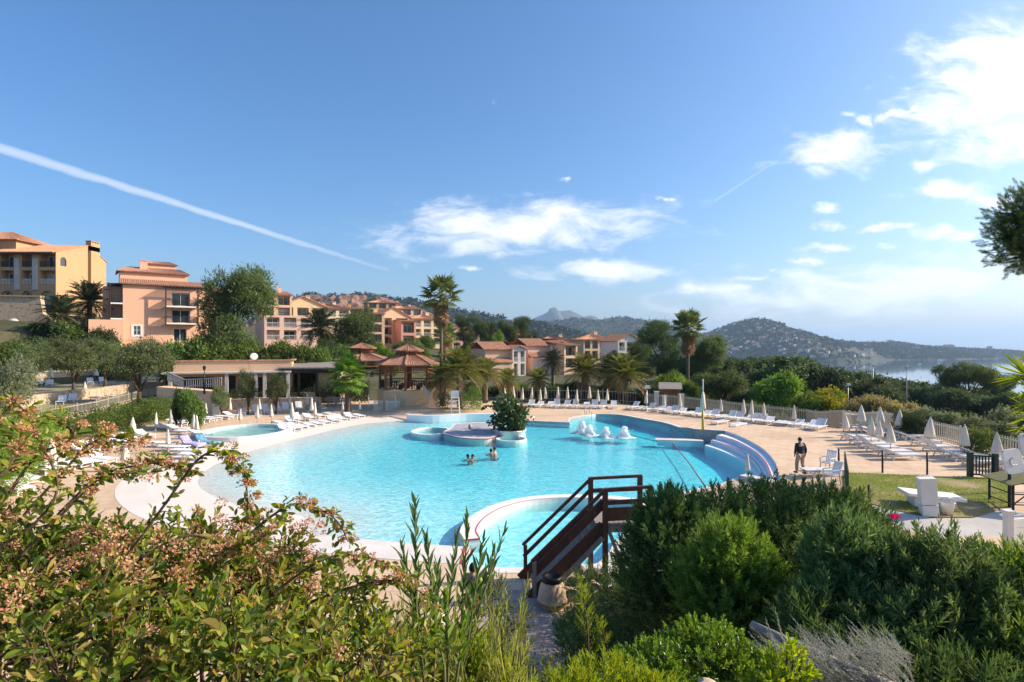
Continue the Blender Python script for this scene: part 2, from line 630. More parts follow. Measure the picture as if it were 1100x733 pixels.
# vapour trails: thin, straight, softly broken
trail = None
for (x0, y0, x1, y1, wd, al) in [(-80, 134, 418, 291, 6.0, .42), (768, 216, 848, 164, 1.6, .16)]:
    mp = nt.nodes.new('ShaderNodeMapping')
    mp.vector_type = 'TEXTURE'
    mp.inputs['Location'].default_value = ((x1 - CX) / F, (HY - y1) / F, 0)
    mp.inputs['Rotation'].default_value = (0, 0, math.atan2(-(y0 - y1), x0 - x1))
    ll = math.hypot(x1 - x0, y1 - y0)
    mp.inputs['Scale'].default_value = (ll / F, wd / F, 1)
    L(nt, cmb.outputs[0], mp.inputs[0])
    s2 = nt.nodes.new('ShaderNodeSeparateXYZ')
    L(nt, mp.outputs[0], s2.inputs[0])
    along = wmath('MULTIPLY', wmath('GREATER_THAN', s2.outputs[0], 0.0), wmath('LESS_THAN', s2.outputs[0], 1.0))
    wid = wmath('ADD', .35, wmath('MULTIPLY', s2.outputs[0], .9))
    acr = wmath('DIVIDE', wmath('ADD', s2.outputs[1], wmath('MULTIPLY', wmath('SUBTRACT', nz.outputs['Fac'], .5), 1.1)), wid)
    prof = wmath('SUBTRACT', 1.0, wmath('MULTIPLY', acr, acr), True)
    prof = wmath('MULTIPLY', wmath('MULTIPLY', prof, along), wmath('MINIMUM', wmath('ADD', .25, wmath('MULTIPLY', s2.outputs[0], 2.4)), 1.0))
    prof = wmath('MULTIPLY', prof, al)
    trail = prof if trail is None else wmath('MAXIMUM', trail, prof)
cl = wmath('MULTIPLY', wmath('MAXIMUM', mrd.outputs[0], trail), wmath('GREATER_THAN', sx.outputs[1], 0.05), True)
mix = nt.nodes.new('ShaderNodeMix')
mix.data_type = 'RGBA'
L(nt, cl, mix.inputs['Factor'])
hs = N(nt, 'ShaderNodeHueSaturation', Saturation=1.17, Value=1.0)
L(nt, sky.outputs[0], hs.inputs['Color'])
L(nt, hs.outputs[0], mix.inputs['A'])
mix.inputs['B'].default_value = (6.1, 6.15, 6.3, 1)
L(nt, mix.outputs['Result'], bg.inputs['Color'])
L(nt, bg.outputs[0], wo.inputs[0])

# ------------------------------------------------------------------ plans in world metres


def S(t):
    t = max(0.0, min(1.0, t))
    return t * t * (3 - 2 * t)


def zdeck(x, y):
    a = .75 * S((x - 9.5) / 4.5) * S((y - 17) / 6) * S((49 - y) / 7.5)
    b = .5 * S((y - 54) / 3) * S((x + 14) / 3) * S((1 - x) / 3)
    return a + b


def Gd(px, py, dz=0.0):
    """point of the deck seen at a pixel of the photograph"""
    z = 0.0
    for _ in range(12):
        p = G(px, py, z)
        z = zdeck(p.x, p.y)
    p.z = z + dz
    return p


def catmull(pts, n=6, closed=False):
    pts = [Vector(p) for p in pts]
    out = []
    m = len(pts)
    for i in range(m if closed else m - 1):
        p0 = pts[(i - 1) % m] if closed or i else pts[0]
        p1, p2 = pts[i], pts[(i + 1) % m]
        p3 = pts[(i + 2) % m] if closed or i + 2 < m else pts[-1]
        for k in range(n):
            t = k / n
            out.append(.5 * ((2 * p1) + (p2 - p0) * t + (2 * p0 - 5 * p1 + 4 * p2 - p3) * t * t + (3 * p1 - p0 - 3 * p2 + p3) * t ** 3))
    if not closed:
        out.append(pts[-1])
    return out


def xy(p):
    return (p[0], p[1])


def inside(x, y, poly):
    c = False
    j = len(poly) - 1
    for i in range(len(poly)):
        xi, yi, xj, yj = poly[i][0], poly[i][1], poly[j][0], poly[j][1]
        if (yi > y) != (yj > y) and x < (xj - xi) * (y - yi) / (yj - yi) + xi:
            c = not c
        j = i
    return c


def seg_dist(x, y, line, closed=False):
    best = 1e9
    m = len(line)
    for i in range(m if closed else m - 1):
        ax, ay = line[i][0], line[i][1]
        bx, by = line[(i + 1) % m][0], line[(i + 1) % m][1]
        dx, dy = bx - ax, by - ay
        t = max(0, min(1, ((x - ax) * dx + (y - ay) * dy) / (dx * dx + dy * dy + 1e-12)))
        best = min(best, math.hypot(x - ax - t * dx, y - ay - t * dy))
    return best


def fill(poly, holes, step, zf, mb, mif=None, jitter=0.0):
    """triangulated sheet: poly minus holes, heights from zf(x, y)"""
    pts = [Vector(xy(p)) for p in poly]
    edges = [(i, (i + 1) % len(poly)) for i in range(len(poly))]
    for h in holes:
        o = len(pts)
        pts += [Vector(xy(p)) for p in h]
        edges += [(o + i, o + (i + 1) % len(h)) for i in range(len(h))]
    rings = [poly] + list(holes)
    xs, ys = [p[0] for p in poly], [p[1] for p in poly]
    y = min(ys) + step * .5
    while y < max(ys):
        x = min(xs) + step * .37
        while x < max(xs):
            if inside(x, y, poly) and not any(inside(x, y, h) for h in holes) and min(seg_dist(x, y, r, True) for r in rings) > step * .35:
                pts.append(Vector((x, y)))
            x += step
        y += step
    v, e, f, *_ = delaunay_2d_cdt(pts, edges, [], 0, 1e-5)
    vs = [(p.x, p.y, zf(p.x, p.y)) for p in v]
    by = {}
    for t in f:
        cx, cy = sum(v[i].x for i in t) / 3, sum(v[i].y for i in t) / 3
        if inside(cx, cy, poly) and not any(inside(cx, cy, h) for h in holes):
            by.setdefault(mif(cx, cy) if mif else 0, []).append(t)
    for mi, fs in by.items():
        fs = [t if (v[t[1]] - v[t[0]]).cross(v[t[2]] - v[t[0]]) > 0 else tuple(reversed(t)) for t in fs]
        mb.add(vs, fs, mi)


# pool outline
beach_px = [(420, 448), (395, 450), (370, 452.5), (332, 459.5), (308, 465), (280, 471), (256, 477), (223, 486), (185, 500), (162, 515), (160, 530), (185, 547), (230, 560), (268, 566)]
beach = [xy(p) for p in catmull([G(*p) for p in beach_px], 4)]
near = [xy(p) for p in catmull([G(*p) for p in [(298, 568), (350, 575.5), (400, 580.5), (443, 584), (505, 588)]], 4)]
small_near = [xy(G(*p)) for p in [(501, 609), (570, 610), (640, 606), (668, 588), (690, 566)]]
right_near = [xy(p) for p in catmull([G(*p) for p in [(705, 546), (740, 527), (801, 518)]], 4)]
arc_px = [(838, 517), (836, 507), (831, 494), (818, 481), (796, 469), (779, 463)]
arc = catmull([Gd(*p) for p in arc_px], 4)
corner = [xy(Gd(746, 461))]
far = [xy(p) for p in catmull([Gd(746, 461), Gd(720, 456), Gd(690, 450), Gd(668, 446), Gd(652, 445), Gd(640, 445)], 3)][1:]
far2 = [xy(G(*p)) for p in [(631, 446), (613, 449.5), (612, 454), (567, 452)]]
far3 = [xy(p) for p in catmull([G(*p) for p in [(535, 449.5), (500, 450), (465, 451.5), (440, 451)]], 4)]
POOL = beach + near + small_near + right_near + [xy(p) for p in arc] + corner + far + far2 + far3
deep_line = [xy(G(*p)) for p in [(628, 446), (665, 458), (708, 474), (728, 478), (757, 520)]]
deep_poly = deep_line + [xy(G(*p)) for p in [(900, 530), (1000, 500), (900, 445), (720, 428), (600, 428)]]
ring_px = [(516, 581), (512, 572), (520, 560), (538, 549), (565, 541), (600, 537.5), (640, 538), (675, 541), (700, 549)]
ring = catmull([G(*p) for p in ring_px], 5)
small_poly = [xy(p) for p in ring] + [xy(G(690, 570)), xy(G(668, 592)), xy(G(640, 612)), xy(G(500, 614))]
WATER = -0.12


def depth(x, y):
    s = seg_dist(x, y, beach)
    d = .055 * min(s, 2.6) + .04 * max(0, s - 2.6)
    d = min(d, .52)
    if inside(x, y, small_poly):
        d = .46
    elif inside(x, y, deep_poly):
        d += .42 * S(seg_dist(x, y, deep_line) / 3.0)
    return d


# the liner changes to the sand-coloured beach finish above the waterline
lm = M['liner'].node_tree
lg = N(lm, 'ShaderNodeNewGeometry')
ls_ = N(lm, 'ShaderNodeSeparateXYZ')
L(lm, lg.outputs['Position'], ls_.inputs[0])
lr = N(lm, 'ShaderNodeMapRange')
lr.inputs['From Min'].default_value = -.26
lr.inputs['From Max'].default_value = -.10
L(lm, ls_.outputs[2], lr.inputs[0])
lx = N(lm, 'ShaderNodeMix', data_type='RGBA')
lx.inputs['B'].default_value = (.70, .62, .54, 1)
pb = [n for n in lm.nodes if n.type == 'BSDF_PRINCIPLED'][0]
src = pb.inputs['Base Color'].links[0].from_socket
L(lm, src, lx.inputs['A'])
L(lm, lr.outputs[0], lx.inputs['Factor'])
L(lm, lx.outputs['Result'], pb.inputs['Base Color'])
floor_mb = MB()
fill(POOL, [], .55, lambda x, y: -depth(x, y), floor_mb)
for i in range(len(POOL)):
    a, b = POOL[i], POOL[(i + 1) % len(POOL)]
    if i < len(beach) - 1:
        continue
    za, zb = zdeck(*a) - .003, zdeck(*b) - .003
    floor_mb.quad((a[0], a[1], za), (b[0], b[1], zb), (b[0], b[1], -2.7), (a[0], a[1], -2.7), 2)
tag(floor_mb.build('pool_basin', [M['liner'], M['beach'], M['poolwhite']]), 'pale swimming pool basin sloping from a white beach to a deep end', 'pool basin', kind='structure')

# water: a closed body, light passes through and is tinted by its depth, the surface mirrors the sky by Fresnel
m, nt2, out = new_mat('pool_water')
geo = N(nt2, 'ShaderNodeNewGeometry')
mpw = N(nt2, 'ShaderNodeMapping')
mpw.inputs['Scale'].default_value = (1, .8, 1)
L(nt2, geo.outputs['Position'], mpw.inputs[0])
n1 = N(nt2, 'ShaderNodeTexNoise', Scale=4.2, Detail=3, Roughness=.55, Distortion=.8)
n2 = N(nt2, 'ShaderNodeTexNoise', Scale=.7, Detail=2)
L(nt2, mpw.outputs[0], n1.inputs['Vector'])
L(nt2, mpw.outputs[0], n2.inputs['Vector'])
b1 = N(nt2, 'ShaderNodeBump', Strength=.9, Distance=.11)
L(nt2, n1.outputs['Fac'], b1.inputs['Height'])
b2 = N(nt2, 'ShaderNodeBump', Strength=.35, Distance=.2)
L(nt2, n2.outputs['Fac'], b2.inputs['Height'])
L(nt2, b1.outputs[0], b2.inputs['Normal'])
dt = N(nt2, 'ShaderNodeVectorMath', operation='DOT_PRODUCT')
L(nt2, b2.outputs[0], dt.inputs[0])
L(nt2, geo.outputs['Incoming'], dt.inputs[1])


def m2(op, a, b=None):
    n = N(nt2, 'ShaderNodeMath', operation=op)
    for i, q in enumerate((a, b)):
        if isinstance(q, (int, float)):
            n.inputs[i].default_value = q
        elif q is not None:
            L(nt2, q, n.inputs[i])
    return n.outputs[0]


# Schlick's curve, the same from both sides of the surface
fr = m2('MULTIPLY_ADD', m2('POWER', m2('SUBTRACT', 1.0, m2('MINIMUM', m2('ABSOLUTE', dt.outputs['Value']), 1.0)), 5.0), .95)
fr.node.inputs[2].default_value = .02
tr = N(nt2, 'ShaderNodeBsdfTransparent')
gl = N(nt2, 'ShaderNodeBsdfGlossy', Roughness=.04)
L(nt2, b2.outputs[0], gl.inputs['Normal'])
mxw = nt2.nodes.new('ShaderNodeMixShader')
L(nt2, fr, mxw.inputs[0])
L(nt2, tr.outputs[0], mxw.inputs[1])
L(nt2, gl.outputs[0], mxw.inputs[2])
L(nt2, mxw.outputs[0], out.inputs['Surface'])
va = N(nt2, 'ShaderNodeVolumeAbsorption', Density=.66)
va.inputs['Color'].default_value = (.03, .885, .945, 1)
L(nt2, va.outputs[0], out.inputs['Volume'])
M['water'] = m
wmb = MB()
wmb.prism(POOL, -3.0, WATER)
tag(wmb.build('pool_water', M['water']), 'clear turquoise rippled water filling the large pool', 'water', kind='structure')

# the deck round the pool
DECK = [(-34, 11), (6, 11), (29.5, 12), (29.5, 30), (29.2, 35), (28.8, 39), (26.0, 46.5), (20.4, 55.5), (14.0, 64.6), (11.9, 66.6), (1, 68.5), (-12, 68.5), (-31, 66), (-33, 52), (-34, 38)]
deck_mb = MB()
fill(DECK, [POOL], 2.0, zdeck, deck_mb)
tag(deck_mb.build('deck', M['deck']), 'pinkish paved sun deck around the pool', 'deck', kind='structure')


def offset(line, d):
    out = []
    for i, p in enumerate(line):
        a, b = line[max(0, i - 1)], line[min(len(line) - 1, i + 1)]
        t = Vector((b[0] - a[0], b[1] - a[1])).normalized()
        out.append((p[0] + t.y * d, p[1] - t.x * d))
    return out


mb = MB()
nl = [beach[-1]] + near
mb.strip(nl, offset(nl, 1.55), -.05, .012, 0)
fl = [xy(p) for p in arc][-1:] + corner + far
mb.strip(fl, offset(fl, .38), -.3, [zdeck(*p) + .014 for p in fl], 0)
rl = small_near[-1:] + right_near + [xy(arc[0])]
mb.strip(rl, offset(rl, .55), -.05, [zdeck(*p) + .016 for p in rl], 0)
mb.strip(small_near, offset(small_near, .45), -.05, .012, 0)
fl = far2
mb.strip(fl, offset(fl, .3), -.2, .014, 0)
bl = beach
mb.strip(bl, offset(bl, 1.3), -.2, .008, 1)
tag(mb.build('pool_coping', [M['coping'], M['beach']]), 'pale stone coping edging the pool', 'coping', kind='structure')
# red lines painted across the near coping and down beside the small pool
mb = MB()
for px in (498, 507):
    a, b = G(px, 587 if px == 498 else 589.5, .013), G(px - 2 if px == 498 else px - 1, 606 if px == 498 else 597, .013)
    mb.box(((a + b) / 2), (.09, (a - b).length, .012))
mb.build('red_marking', M['red'])
tag(COL.objects['red_marking'], 'red lines painted on the pale coping near the splash pool', 'painted marking', kind='structure')

# ------------------------------------------------------------------ ground, sea, hills
CP = np.array([(-60, 92, 5.2), (-85, 108, 12.5), (-52, 72, 3.4), (-45, 120, 6.0), (-62, 128, 7.5), (-30, 150, 6), (-25, 185, 6), (0, 120, .4), (10, 165, 2.5), (40, 155, 2), (24, 80, -1.5), (50, 80, -5),
               (60, 60, -4), (40, 100, -3), (80, 110, -9), (45, 48, -2), (45, 30, -1), (60, 20, -2), (0, 74, 0), (-20, 74, 1.2), (100, 200, -22), (150, 300, -36), (60, 250, -8), (0, 300, 10), (-100, 200, 13),
               (-200, 300, 16), (200, 500, -50), (400, 600, -62), (300, 300, -50), (150, 100, -25), (150, 50, -25), (0, 600, 10), (100, 900, -45), (400, 1000, -75), (-200, 60, 18), (-100, 60, 14), (-68, 60, 5.5),
               (-52, 40, 2.4), (-48, 30, 1.5), (-45, 15, 1), (-30, 2, 4.5), (0, 0, 5.2), (-10, 0, 5.2), (10, 0, 4.8), (25, 5, 2), (30, 15, .6), (0, -20, 6), (-20, -20, 6), (20, -20, 5), (90, 40, -8),
               (300, 700, -78), (200, 900, -72), (500, 900, -85), (160, 660, -58), (350, 450, -68), (250, 400, -58), (-20, 110, 3), (25, 125, .5), (35, 66, -1.2), (33, 50, -.6), (-38, 52, .9), (-38, 66, 1.4), (-43, 80, 3.8), (-75, 80, 9), (250, 800, -62), (-400, 700, 10), (700, 400, -75), (-30, 90, 2.5), (-10, 90, 1.0)], float)


TERRACES = [([(-36.4, 38), (-36.8, 50), (-39.5, 60), (-41, 84), (-45.3, 84), (-45.3, 38)], 1.2), ([(-45.3, 46), (-45.3, 86), (-56.5, 86), (-56.5, 46)], 2.1), ([(-56.5, 52), (-56.5, 86), (-70, 86), (-70, 52)], 3.3)]


def ter_np(x, y):
    x, y = np.asarray(x, float), np.asarray(y, float)
    num, den = 0.0, 0.0
    for cx, cy, cz in CP:
        wgt = 1.0 / ((x - cx) ** 2 + (y - cy) ** 2 + 4.0) ** 1.6
        num = num + wgt * cz
        den = den + wgt
    return num / den


def terr(x, y):
    z = float(ter_np(x, y))
    for tp, tz in TERRACES:
        if inside(x, y, tp):
            return tz - .15
    if y < 11.6 and abs(x) < 40:
        zs = max(0.0, min(5.2, (11.0 - y) * .52))
        if .4 < x < 2.2 and y > 9:
            zs *= .5
        k = S((abs(x) - 26) / 10)
        z = zs * (1 - k) + z * k
    else:
        if inside(x, y, DECK):
            z = -3.4 if inside(x, y, POOL) or seg_dist(x, y, POOL, True) < 2.0 else -.1
            return z
        d = seg_dist(x, y, DECK, True)
        k = S((d - .3) / 7)
        zd = zdeck(x, y) - .06
        z = zd * (1 - k) + z * k
    return z


def axis(lo, hi, dense_lo, dense_hi, st, grow=1.18):
    a = list(np.arange(dense_lo, dense_hi, st))
    d, v = st, dense_hi
    while v < hi:
        a.append(v)
        d *= grow
        v += d
    a.append(hi)
    d, v = st * grow, dense_lo - st
    while v > lo:
        a.insert(0, v)
        d *= grow
        v -= d
    a.insert(0, lo)
    return a


gx, gy = axis(-15000, 15000, -46, 46, 1.0), axis(-60, 22000, -3, 76, 1.0)
gv = []
zz = []
for y in gy:
    for x in gx:
        z = terr(x, y)
        r = math.hypot(x, y)
        if r > 700:
            k = S((r - 700) / 900)
            z = z * (1 - k) + (-78 if x > -200 else -30) * k
        if r < 150:
            if not inside(x, y, DECK):
                z += (float(fbm(x * .7, y * .7, 3, 5)) - .5) * .25
        else:
            z += (float(fbm(x * .02, y * .02, 3, 5)) - .5) * 6 * min(1, r / 600)
        gv.append((x, y, z))
nxg = len(gx)
gf = [(j * nxg + i, j * nxg + i + 1, (j + 1) * nxg + i + 1, (j + 1) * nxg + i) for j in range(len(gy) - 1) for i in range(nxg - 1)]
mb = MB()
mb.add(gv, gf, 0, True)
tag(mb.build('ground', M['ground']), 'dry scrubby ground falling towards the bay', 'ground', kind='structure')

SEA = -52.0
M['sea'] = surf('sea_water', [(.03, .07, .11), (.04, .085, .13)], .01, .05, .12, .15, spec=.5)
mb = MB()
mb.quad((-16000, 500, SEA), (16000, 500, SEA), (16000, 24000, SEA), (-16000, 24000, SEA))
tag(mb.build('sea', M['sea']), 'calm pale blue bay and open sea', 'sea', kind='structure')


def hill(name, label, D, depth_m, pts, zb, mat, rough=.06, fs=.004, crag=0.0, nx=150, ny=44, seed=3, skew=0.0):
    xs = [XY(p[0], D) for p in pts]
    zs = [HC - (p[1] - HY) / F * D for p in pts]
    x = np.linspace(xs[0], xs[-1], nx)
    ridge = np.interp(x, xs, zs)
    vs = []
    wide = np.clip((ridge - zb) / max(1e-6, (ridge - zb).max()), .16, 1) ** .9
    wide = np.convolve(np.pad(wide, 6, mode='edge'), np.ones(13) / 13, 'valid')
    for j in range(ny):
        t = j / (ny - 1) * 2 - 1
        yy = D + t * depth_m * wide
        pr = (1 - abs(t)) ** .85 if crag == 0 else (1 - abs(t)) ** .7
        nz_ = fbm(x * fs + 50, yy * fs + 9, 5, seed) - .5
        rg = np.abs(fbm(x * fs * 2.2 + 3, yy * fs * 2.2, 4, seed + 7) - .5)
        h = (ridge - zb) * pr * (1 + rough * 6 * nz_ * min(1, abs(t) * 3 + .12)) - crag * rg * (ridge - zb) * min(1, abs(t) * 4 + .25)
        edge = np.minimum(1, np.minimum(np.arange(nx), np.arange(nx)[::-1]) / 6.0)
        h = h * edge
        for i in range(nx):
            vs.append((x[i], yy[i], zb - 4 + h[i]))
    fs_ = [(j * nx + i, j * nx + i + 1, (j + 1) * nx + i + 1, (j + 1) * nx + i) for j in range(ny - 1) for i in range(nx - 1)]
    mb = MB()
    mb.add(vs, fs_, 0, True)
    o = tag(mb.build(name, mat), label, 'hill', kind='structure')
    return o


M['maquis'] = surf('maquis_scrub', [(.018, .028, .013), (.03, .04, .02), (.06, .06, .035), (.022, .034, .016)], .025, .95, 1.0, .06, detail=9)
M['redrock'] = surf('red_rock', [(.02, .03, .014), (.04, .045, .024), (.30, .13, .08), (.05, .05, .028), (.36, .19, .12), (.40, .2, .13)], .035, .95, 1.0, .12, detail=10, lo=.36, hi=.68)
M['farrock'] = surf('far_rock', [(.05, .06, .035), (.10, .085, .06)], .006, .95, 1.0, .03, detail=9)
hill('rocky_ridge', 'red rocky crags with scrub behind the terraced houses', 1150, 330,
     [(290, 335), (318, 316), (336, 312), (350, 315), (362, 312.5), (380, 310.5), (397, 314), (412, 316), (430, 322), (446, 326), (470, 336), (500, 350), (530, 362)], -5, M['redrock'], .06, .011, .85, 300, 80, 4)
hill('scrub_ridge', 'dark scrubby ridge running right from the red crags', 1450, 420,
     [(380, 334), (412, 322), (430, 319), (446, 320.5), (470, 327), (500, 333), (540, 340), (580, 346), (620, 356), (660, 368)], -5, M['maquis'], .05, .005, .25, 180, 50, 14)
hill('far_mountain', 'far blue mountain with a square rock on its crest', 6500, 1500,
     [(520, 366), (556, 348), (572, 342), (578, 339), (585, 336), (589.5, 333), (590.5, 330), (596, 329), (598.5, 331), (600, 333.5), (612, 332.5), (620, 336), (627, 339.5), (632, 338.5), (634, 338), (641, 340), (643, 343), (660, 350), (700, 366)], -40, M['farrock'], .03, .0012, .12, 260, 40, 6)
hill('middle_hill', 'wooded hill with scattered houses in the middle distance', 2900, 800,
     [(470, 368), (520, 352), (556, 345), (590, 344.5), (620, 341), (645, 343), (660, 341), (671, 339.5), (684, 342), (700, 346), (730, 356), (770, 370)], -45, M['maquis'], .04, .0022, .1, 170, 50, 8)
hill('house_dotted_hill', 'conical wooded hill dotted with pale villas above the bay', 2400, 620,
     [(690, 374), (720, 365), (750, 358), (768, 354), (784, 347.5), (800, 343.5), (812, 341.5), (818, 341.8), (832, 345), (848, 350), (866, 355), (885, 361), (905, 366), (930, 369), (960, 370), (985, 372), (1010, 375), (1040, 380), (1075, 386)], SEA, M['maquis'], .035, .0026, .06, 190, 56, 9)
hill('headland', 'low wooded headland reaching across the bay', 2650, 300,
     [(880, 376), (920, 368), (940, 367.5), (965, 367), (985, 371), (1000, 372), (1030, 374), (1060, 375), (1092, 377), (1110, 379), (1140, 384), (1160, 388)], SEA, M['maquis'], .05, .004, .1, 150, 30, 10)

# air: one even, thin veil between the eye and the far hills
m, nt3, out = new_mat('haze_air')
vol = N(nt3, 'ShaderNodeVolumePrincipled', Density=1.0e-4)
vol.inputs['Color'].default_value = (.50, .72, 1.0, 1)
vol.inputs['Anisotropy'].default_value = .2
L(nt3, vol.outputs[0], out.inputs['Volume'])
hb = MB()
hb.box((0, 12000, 180), (33000, 25000, 620))
tag(hb.build('haze', m), 'thin pale blue haze over the bay and hills', 'haze', kind='stuff')
# ------------------------------------------------------------------ leaves and trees
LF = {
    'oak': leaf_mat('oak_leaf', [(.035, .055, .018), (.06, .085, .025), (.10, .12, .04)]),
    'euc': leaf_mat('grey_green_leaf', [(.045, .068, .024), (.08, .11, .036), (.13, .155, .055)]),
    'olive': leaf_mat('olive_leaf', [(.06, .08, .03), (.105, .13, .05), (.17, .19, .085)]),
    'silver': leaf_mat('silver_leaf', [(.10, .13, .065), (.16, .18, .10), (.23, .24, .14)]),
    'pine': leaf_mat('pine_needle', [(.03, .05, .018), (.055, .085, .026), (.09, .12, .034)], trans=.25),
    'dark': leaf_mat('dark_leaf', [(.022, .04, .015), (.038, .06, .02), (.06, .085, .028)], trans=.25),
    'shrub': leaf_mat('shrub_leaf', [(.05, .085, .02), (.085, .13, .03), (.13, .17, .04)]),
    'bright': leaf_mat('bright_leaf', [(.08, .15, .02), (.13, .20, .03), (.19, .25, .05)]),
    'yellow': leaf_mat('yellow_leaf', [(.14, .17, .025), (.24, .25, .03), (.42, .34, .04)]),
    'autumn': leaf_mat('autumn_leaf', [(.16, .15, .05), (.24, .19, .07), (.30, .20, .09), (.14, .16, .05)]),
    'palm': leaf_mat('palm_leaflet', [(.07, .10, .024), (.13, .16, .036), (.22, .22, .06)], trans=.38),
    'palmdark': leaf_mat('dark_palm_leaflet', [(.02, .032, .016), (.035, .052, .022), (.06, .075, .03)], trans=.2),
    'fan': leaf_mat('fan_leaf', [(.07, .10, .03), (.11, .145, .04), (.15, .18, .06)], trans=.25),
    'dead': leaf_mat('dead_frond', [(.20, .13, .06), (.30, .20, .10), (.24, .17, .09)], trans=.2),
    'far': leaf_mat('far_leaf', [(.028, .045, .018), (.05, .07, .026), (.085, .105, .04)], trans=.25, tint=.45),
}


def cloud(lobes, nclump, nleaf, size, cr, tpl=LEAF_RHOMB, wid=.6, mi=0, shell=.55, up=.35, rnd=1.0):
    lobes = np.array(lobes, float)
    wgt = (lobes[:, 3] * lobes[:, 4] * lobes[:, 5]) ** (2 / 3)
    pick = RNG.choice(len(lobes), nclump, p=wgt / wgt.sum())
    d = rdir(nclump, .15)
    r = shell + (1 - shell) * RNG.random(nclump) ** .6
    c = lobes[pick, :3] + d * lobes[pick, 3:6] * r[:, None]
    cs = cr * (.6 + .8 * RNG.random(nclump))
    idx = np.repeat(np.arange(nclump), nleaf)
    off = RNG.normal(size=(len(idx), 3)) * cs[idx][:, None] * np.array([1, 1, .75])
    pos = c[idx] + off * .6
    out = unit(pos - lobes[pick[idx], :3])
    dirs = unit(out * .5 + RNG.normal(size=pos.shape) * rnd + np.array([0, 0, -.1]))
    nor = unit(out * .8 + RNG.normal(size=pos.shape) * .7 + np.array([0, 0, up * 2]))
    ln = size * (.65 + .7 * RNG.random(len(pos)))
    return scatter(tpl, pos, dirs, nor, ln, ln * wid) + (mi,)


def limbs(mb, base, tops, r0, n=6, fork=.35):
    """trunk that forks into one limb per crown lobe"""
    base = Vector(base)
    c = sum((Vector(t) for t in tops), Vector()) / len(tops)
    f = base.lerp(c, fork)
    mid = base.lerp(f, .5) + Vector((random.uniform(-.1, .1), random.uniform(-.1, .1), 0)) * r0 * 4
    mb.tube([base, mid, f], [r0 * 1.15, r0 * .85, r0 * .7], n)
    for t in tops:
        t = Vector(t)
        m_ = f.lerp(t, .5) + Vector((random.uniform(-.3, .3), random.uniform(-.3, .3), random.uniform(0, .3)))
        mb.tube([f - Vector((0, 0, r0 * .3)), m_, t], [r0 * .55, r0 * .35, r0 * .12], max(4, n - 1))


PROTO = {}


def proto(kind, H, Rr, lobes, r0, leaf, nclump, nleaf, size, cr, bark='bark', fork=.35, base=(0, 0, 0), extra=None, **kw):
    mb = MB()
    limbs(mb, base, [(l[0], l[1], l[2]) for l in lobes][:7], r0, 7, fork)
    tr = mb.mesh(kind + '_trunk', M[bark])
    size, nclump = size * 1.25, int(nclump * 1.3)
    gs = [cloud(lobes, nclump, nleaf, size, cr, **kw)]
    mats = [LF[leaf]]
    if extra:
        gs.append(cloud(lobes, nclump // extra[1], nleaf, size, cr, mi=1, **kw))
        mats.append(LF[extra[0]])
    cr_ = np_mesh(kind + '_crown', gs, mats)
    allm = np_mesh(kind, [g for g in gs] + [mb_group(mb, len(mats))], mats + [M[bark]])
    PROTO[kind] = (tr, cr_, allm, H, Rr)


def blob_lobes(n, R0, z0, z1, r, flat=.8, seed=1):
    rr = random.Random(seed)
    out = [(0, 0, (z0 + z1) / 2 + .1 * (z1 - z0), r * 1.15, r * 1.15, r * flat)]
    for i in range(n):
        a = 2 * math.pi * (i + rr.random() * .7) / n
        q = R0 * (.55 + .45 * rr.random())
        s = r * (.6 + .55 * rr.random())
        out.append((q * math.cos(a), q * math.sin(a), z0 + (z1 - z0) * rr.random(), s, s, s * flat))
    return out


proto('oak_tree', 10, 4.6, blob_lobes(8, 3.0, 4.0, 8.4, 1.9, .85, 3), .30, 'oak', 330, 34, .26, .62, shell=.5)
proto('eucalyptus_tree', 11, 4.4, blob_lobes(10, 3.1, 3.6, 9.3, 1.6, 1.0, 5), .28, 'euc', 520, 36, .30, .6, wid=.35, shell=.5, fork=.3)
proto('olive_tree', 4.6, 2.7, blob_lobes(8, 1.7, 2.2, 3.9, 1.05, .8, 7), .2, 'olive', 260, 36, .17, .34, wid=.35, shell=.4, fork=.3)
proto('silver_shrub', 4.0, 2.6, blob_lobes(9, 1.7, 1.0, 2.9, 1.1, .9, 8), .12, 'silver', 300, 36, .16, .32, wid=.4, shell=.4, fork=.15)
proto('pine_tree', 14, 4.4, blob_lobes(11, 2.9, 4.5, 12.4, 1.7, .85, 9), .3, 'pine', 420, 36, .34, .55, wid=.22, shell=.45, fork=.45)
proto('umbrella_pine', 11, 6.0, [(0, 0, 9.2, 3.2, 3.2, 1.3)] + [(4 * math.cos(a), 4 * math.sin(a), 8.4 + .7 * math.sin(3 * a), 2.0, 2.0, .95) for a in [i * .785 for i in range(8)]], .3, 'pine', 420, 34, .32, .5, wid=.25, shell=.35, fork=.5, extra=('shrub', 3))
proto('cypress_tree', 9, 1.0, [(0, 0, 1.6 + i * .85, .95 - .09 * i, .95 - .09 * i, .9) for i in range(9)], .15, 'dark', 200, 34, .2, .28, wid=.35, shell=.5, fork=.1)
proto('garden_shrub', 2.6, 1.7, blob_lobes(8, 1.0, .7, 1.8, .75, .95, 12), .07, 'shrub', 230, 34, .16, .27, wid=.5, shell=.5, fork=.15)
proto('dark_shrub', 2.6, 1.7, blob_lobes(8, 1.0, .7, 1.8, .75, .95, 13), .07, 'dark', 230, 34, .16, .27, wid=.5, shell=.5, fork=.15)
proto('bright_shrub', 3.2, 1.9, blob_lobes(8, 1.1, .8, 2.3, .85, 1.0, 14), .07, 'bright', 240, 34, .18, .3, wid=.5, shell=.5, fork=.15, extra=('shrub', 2))
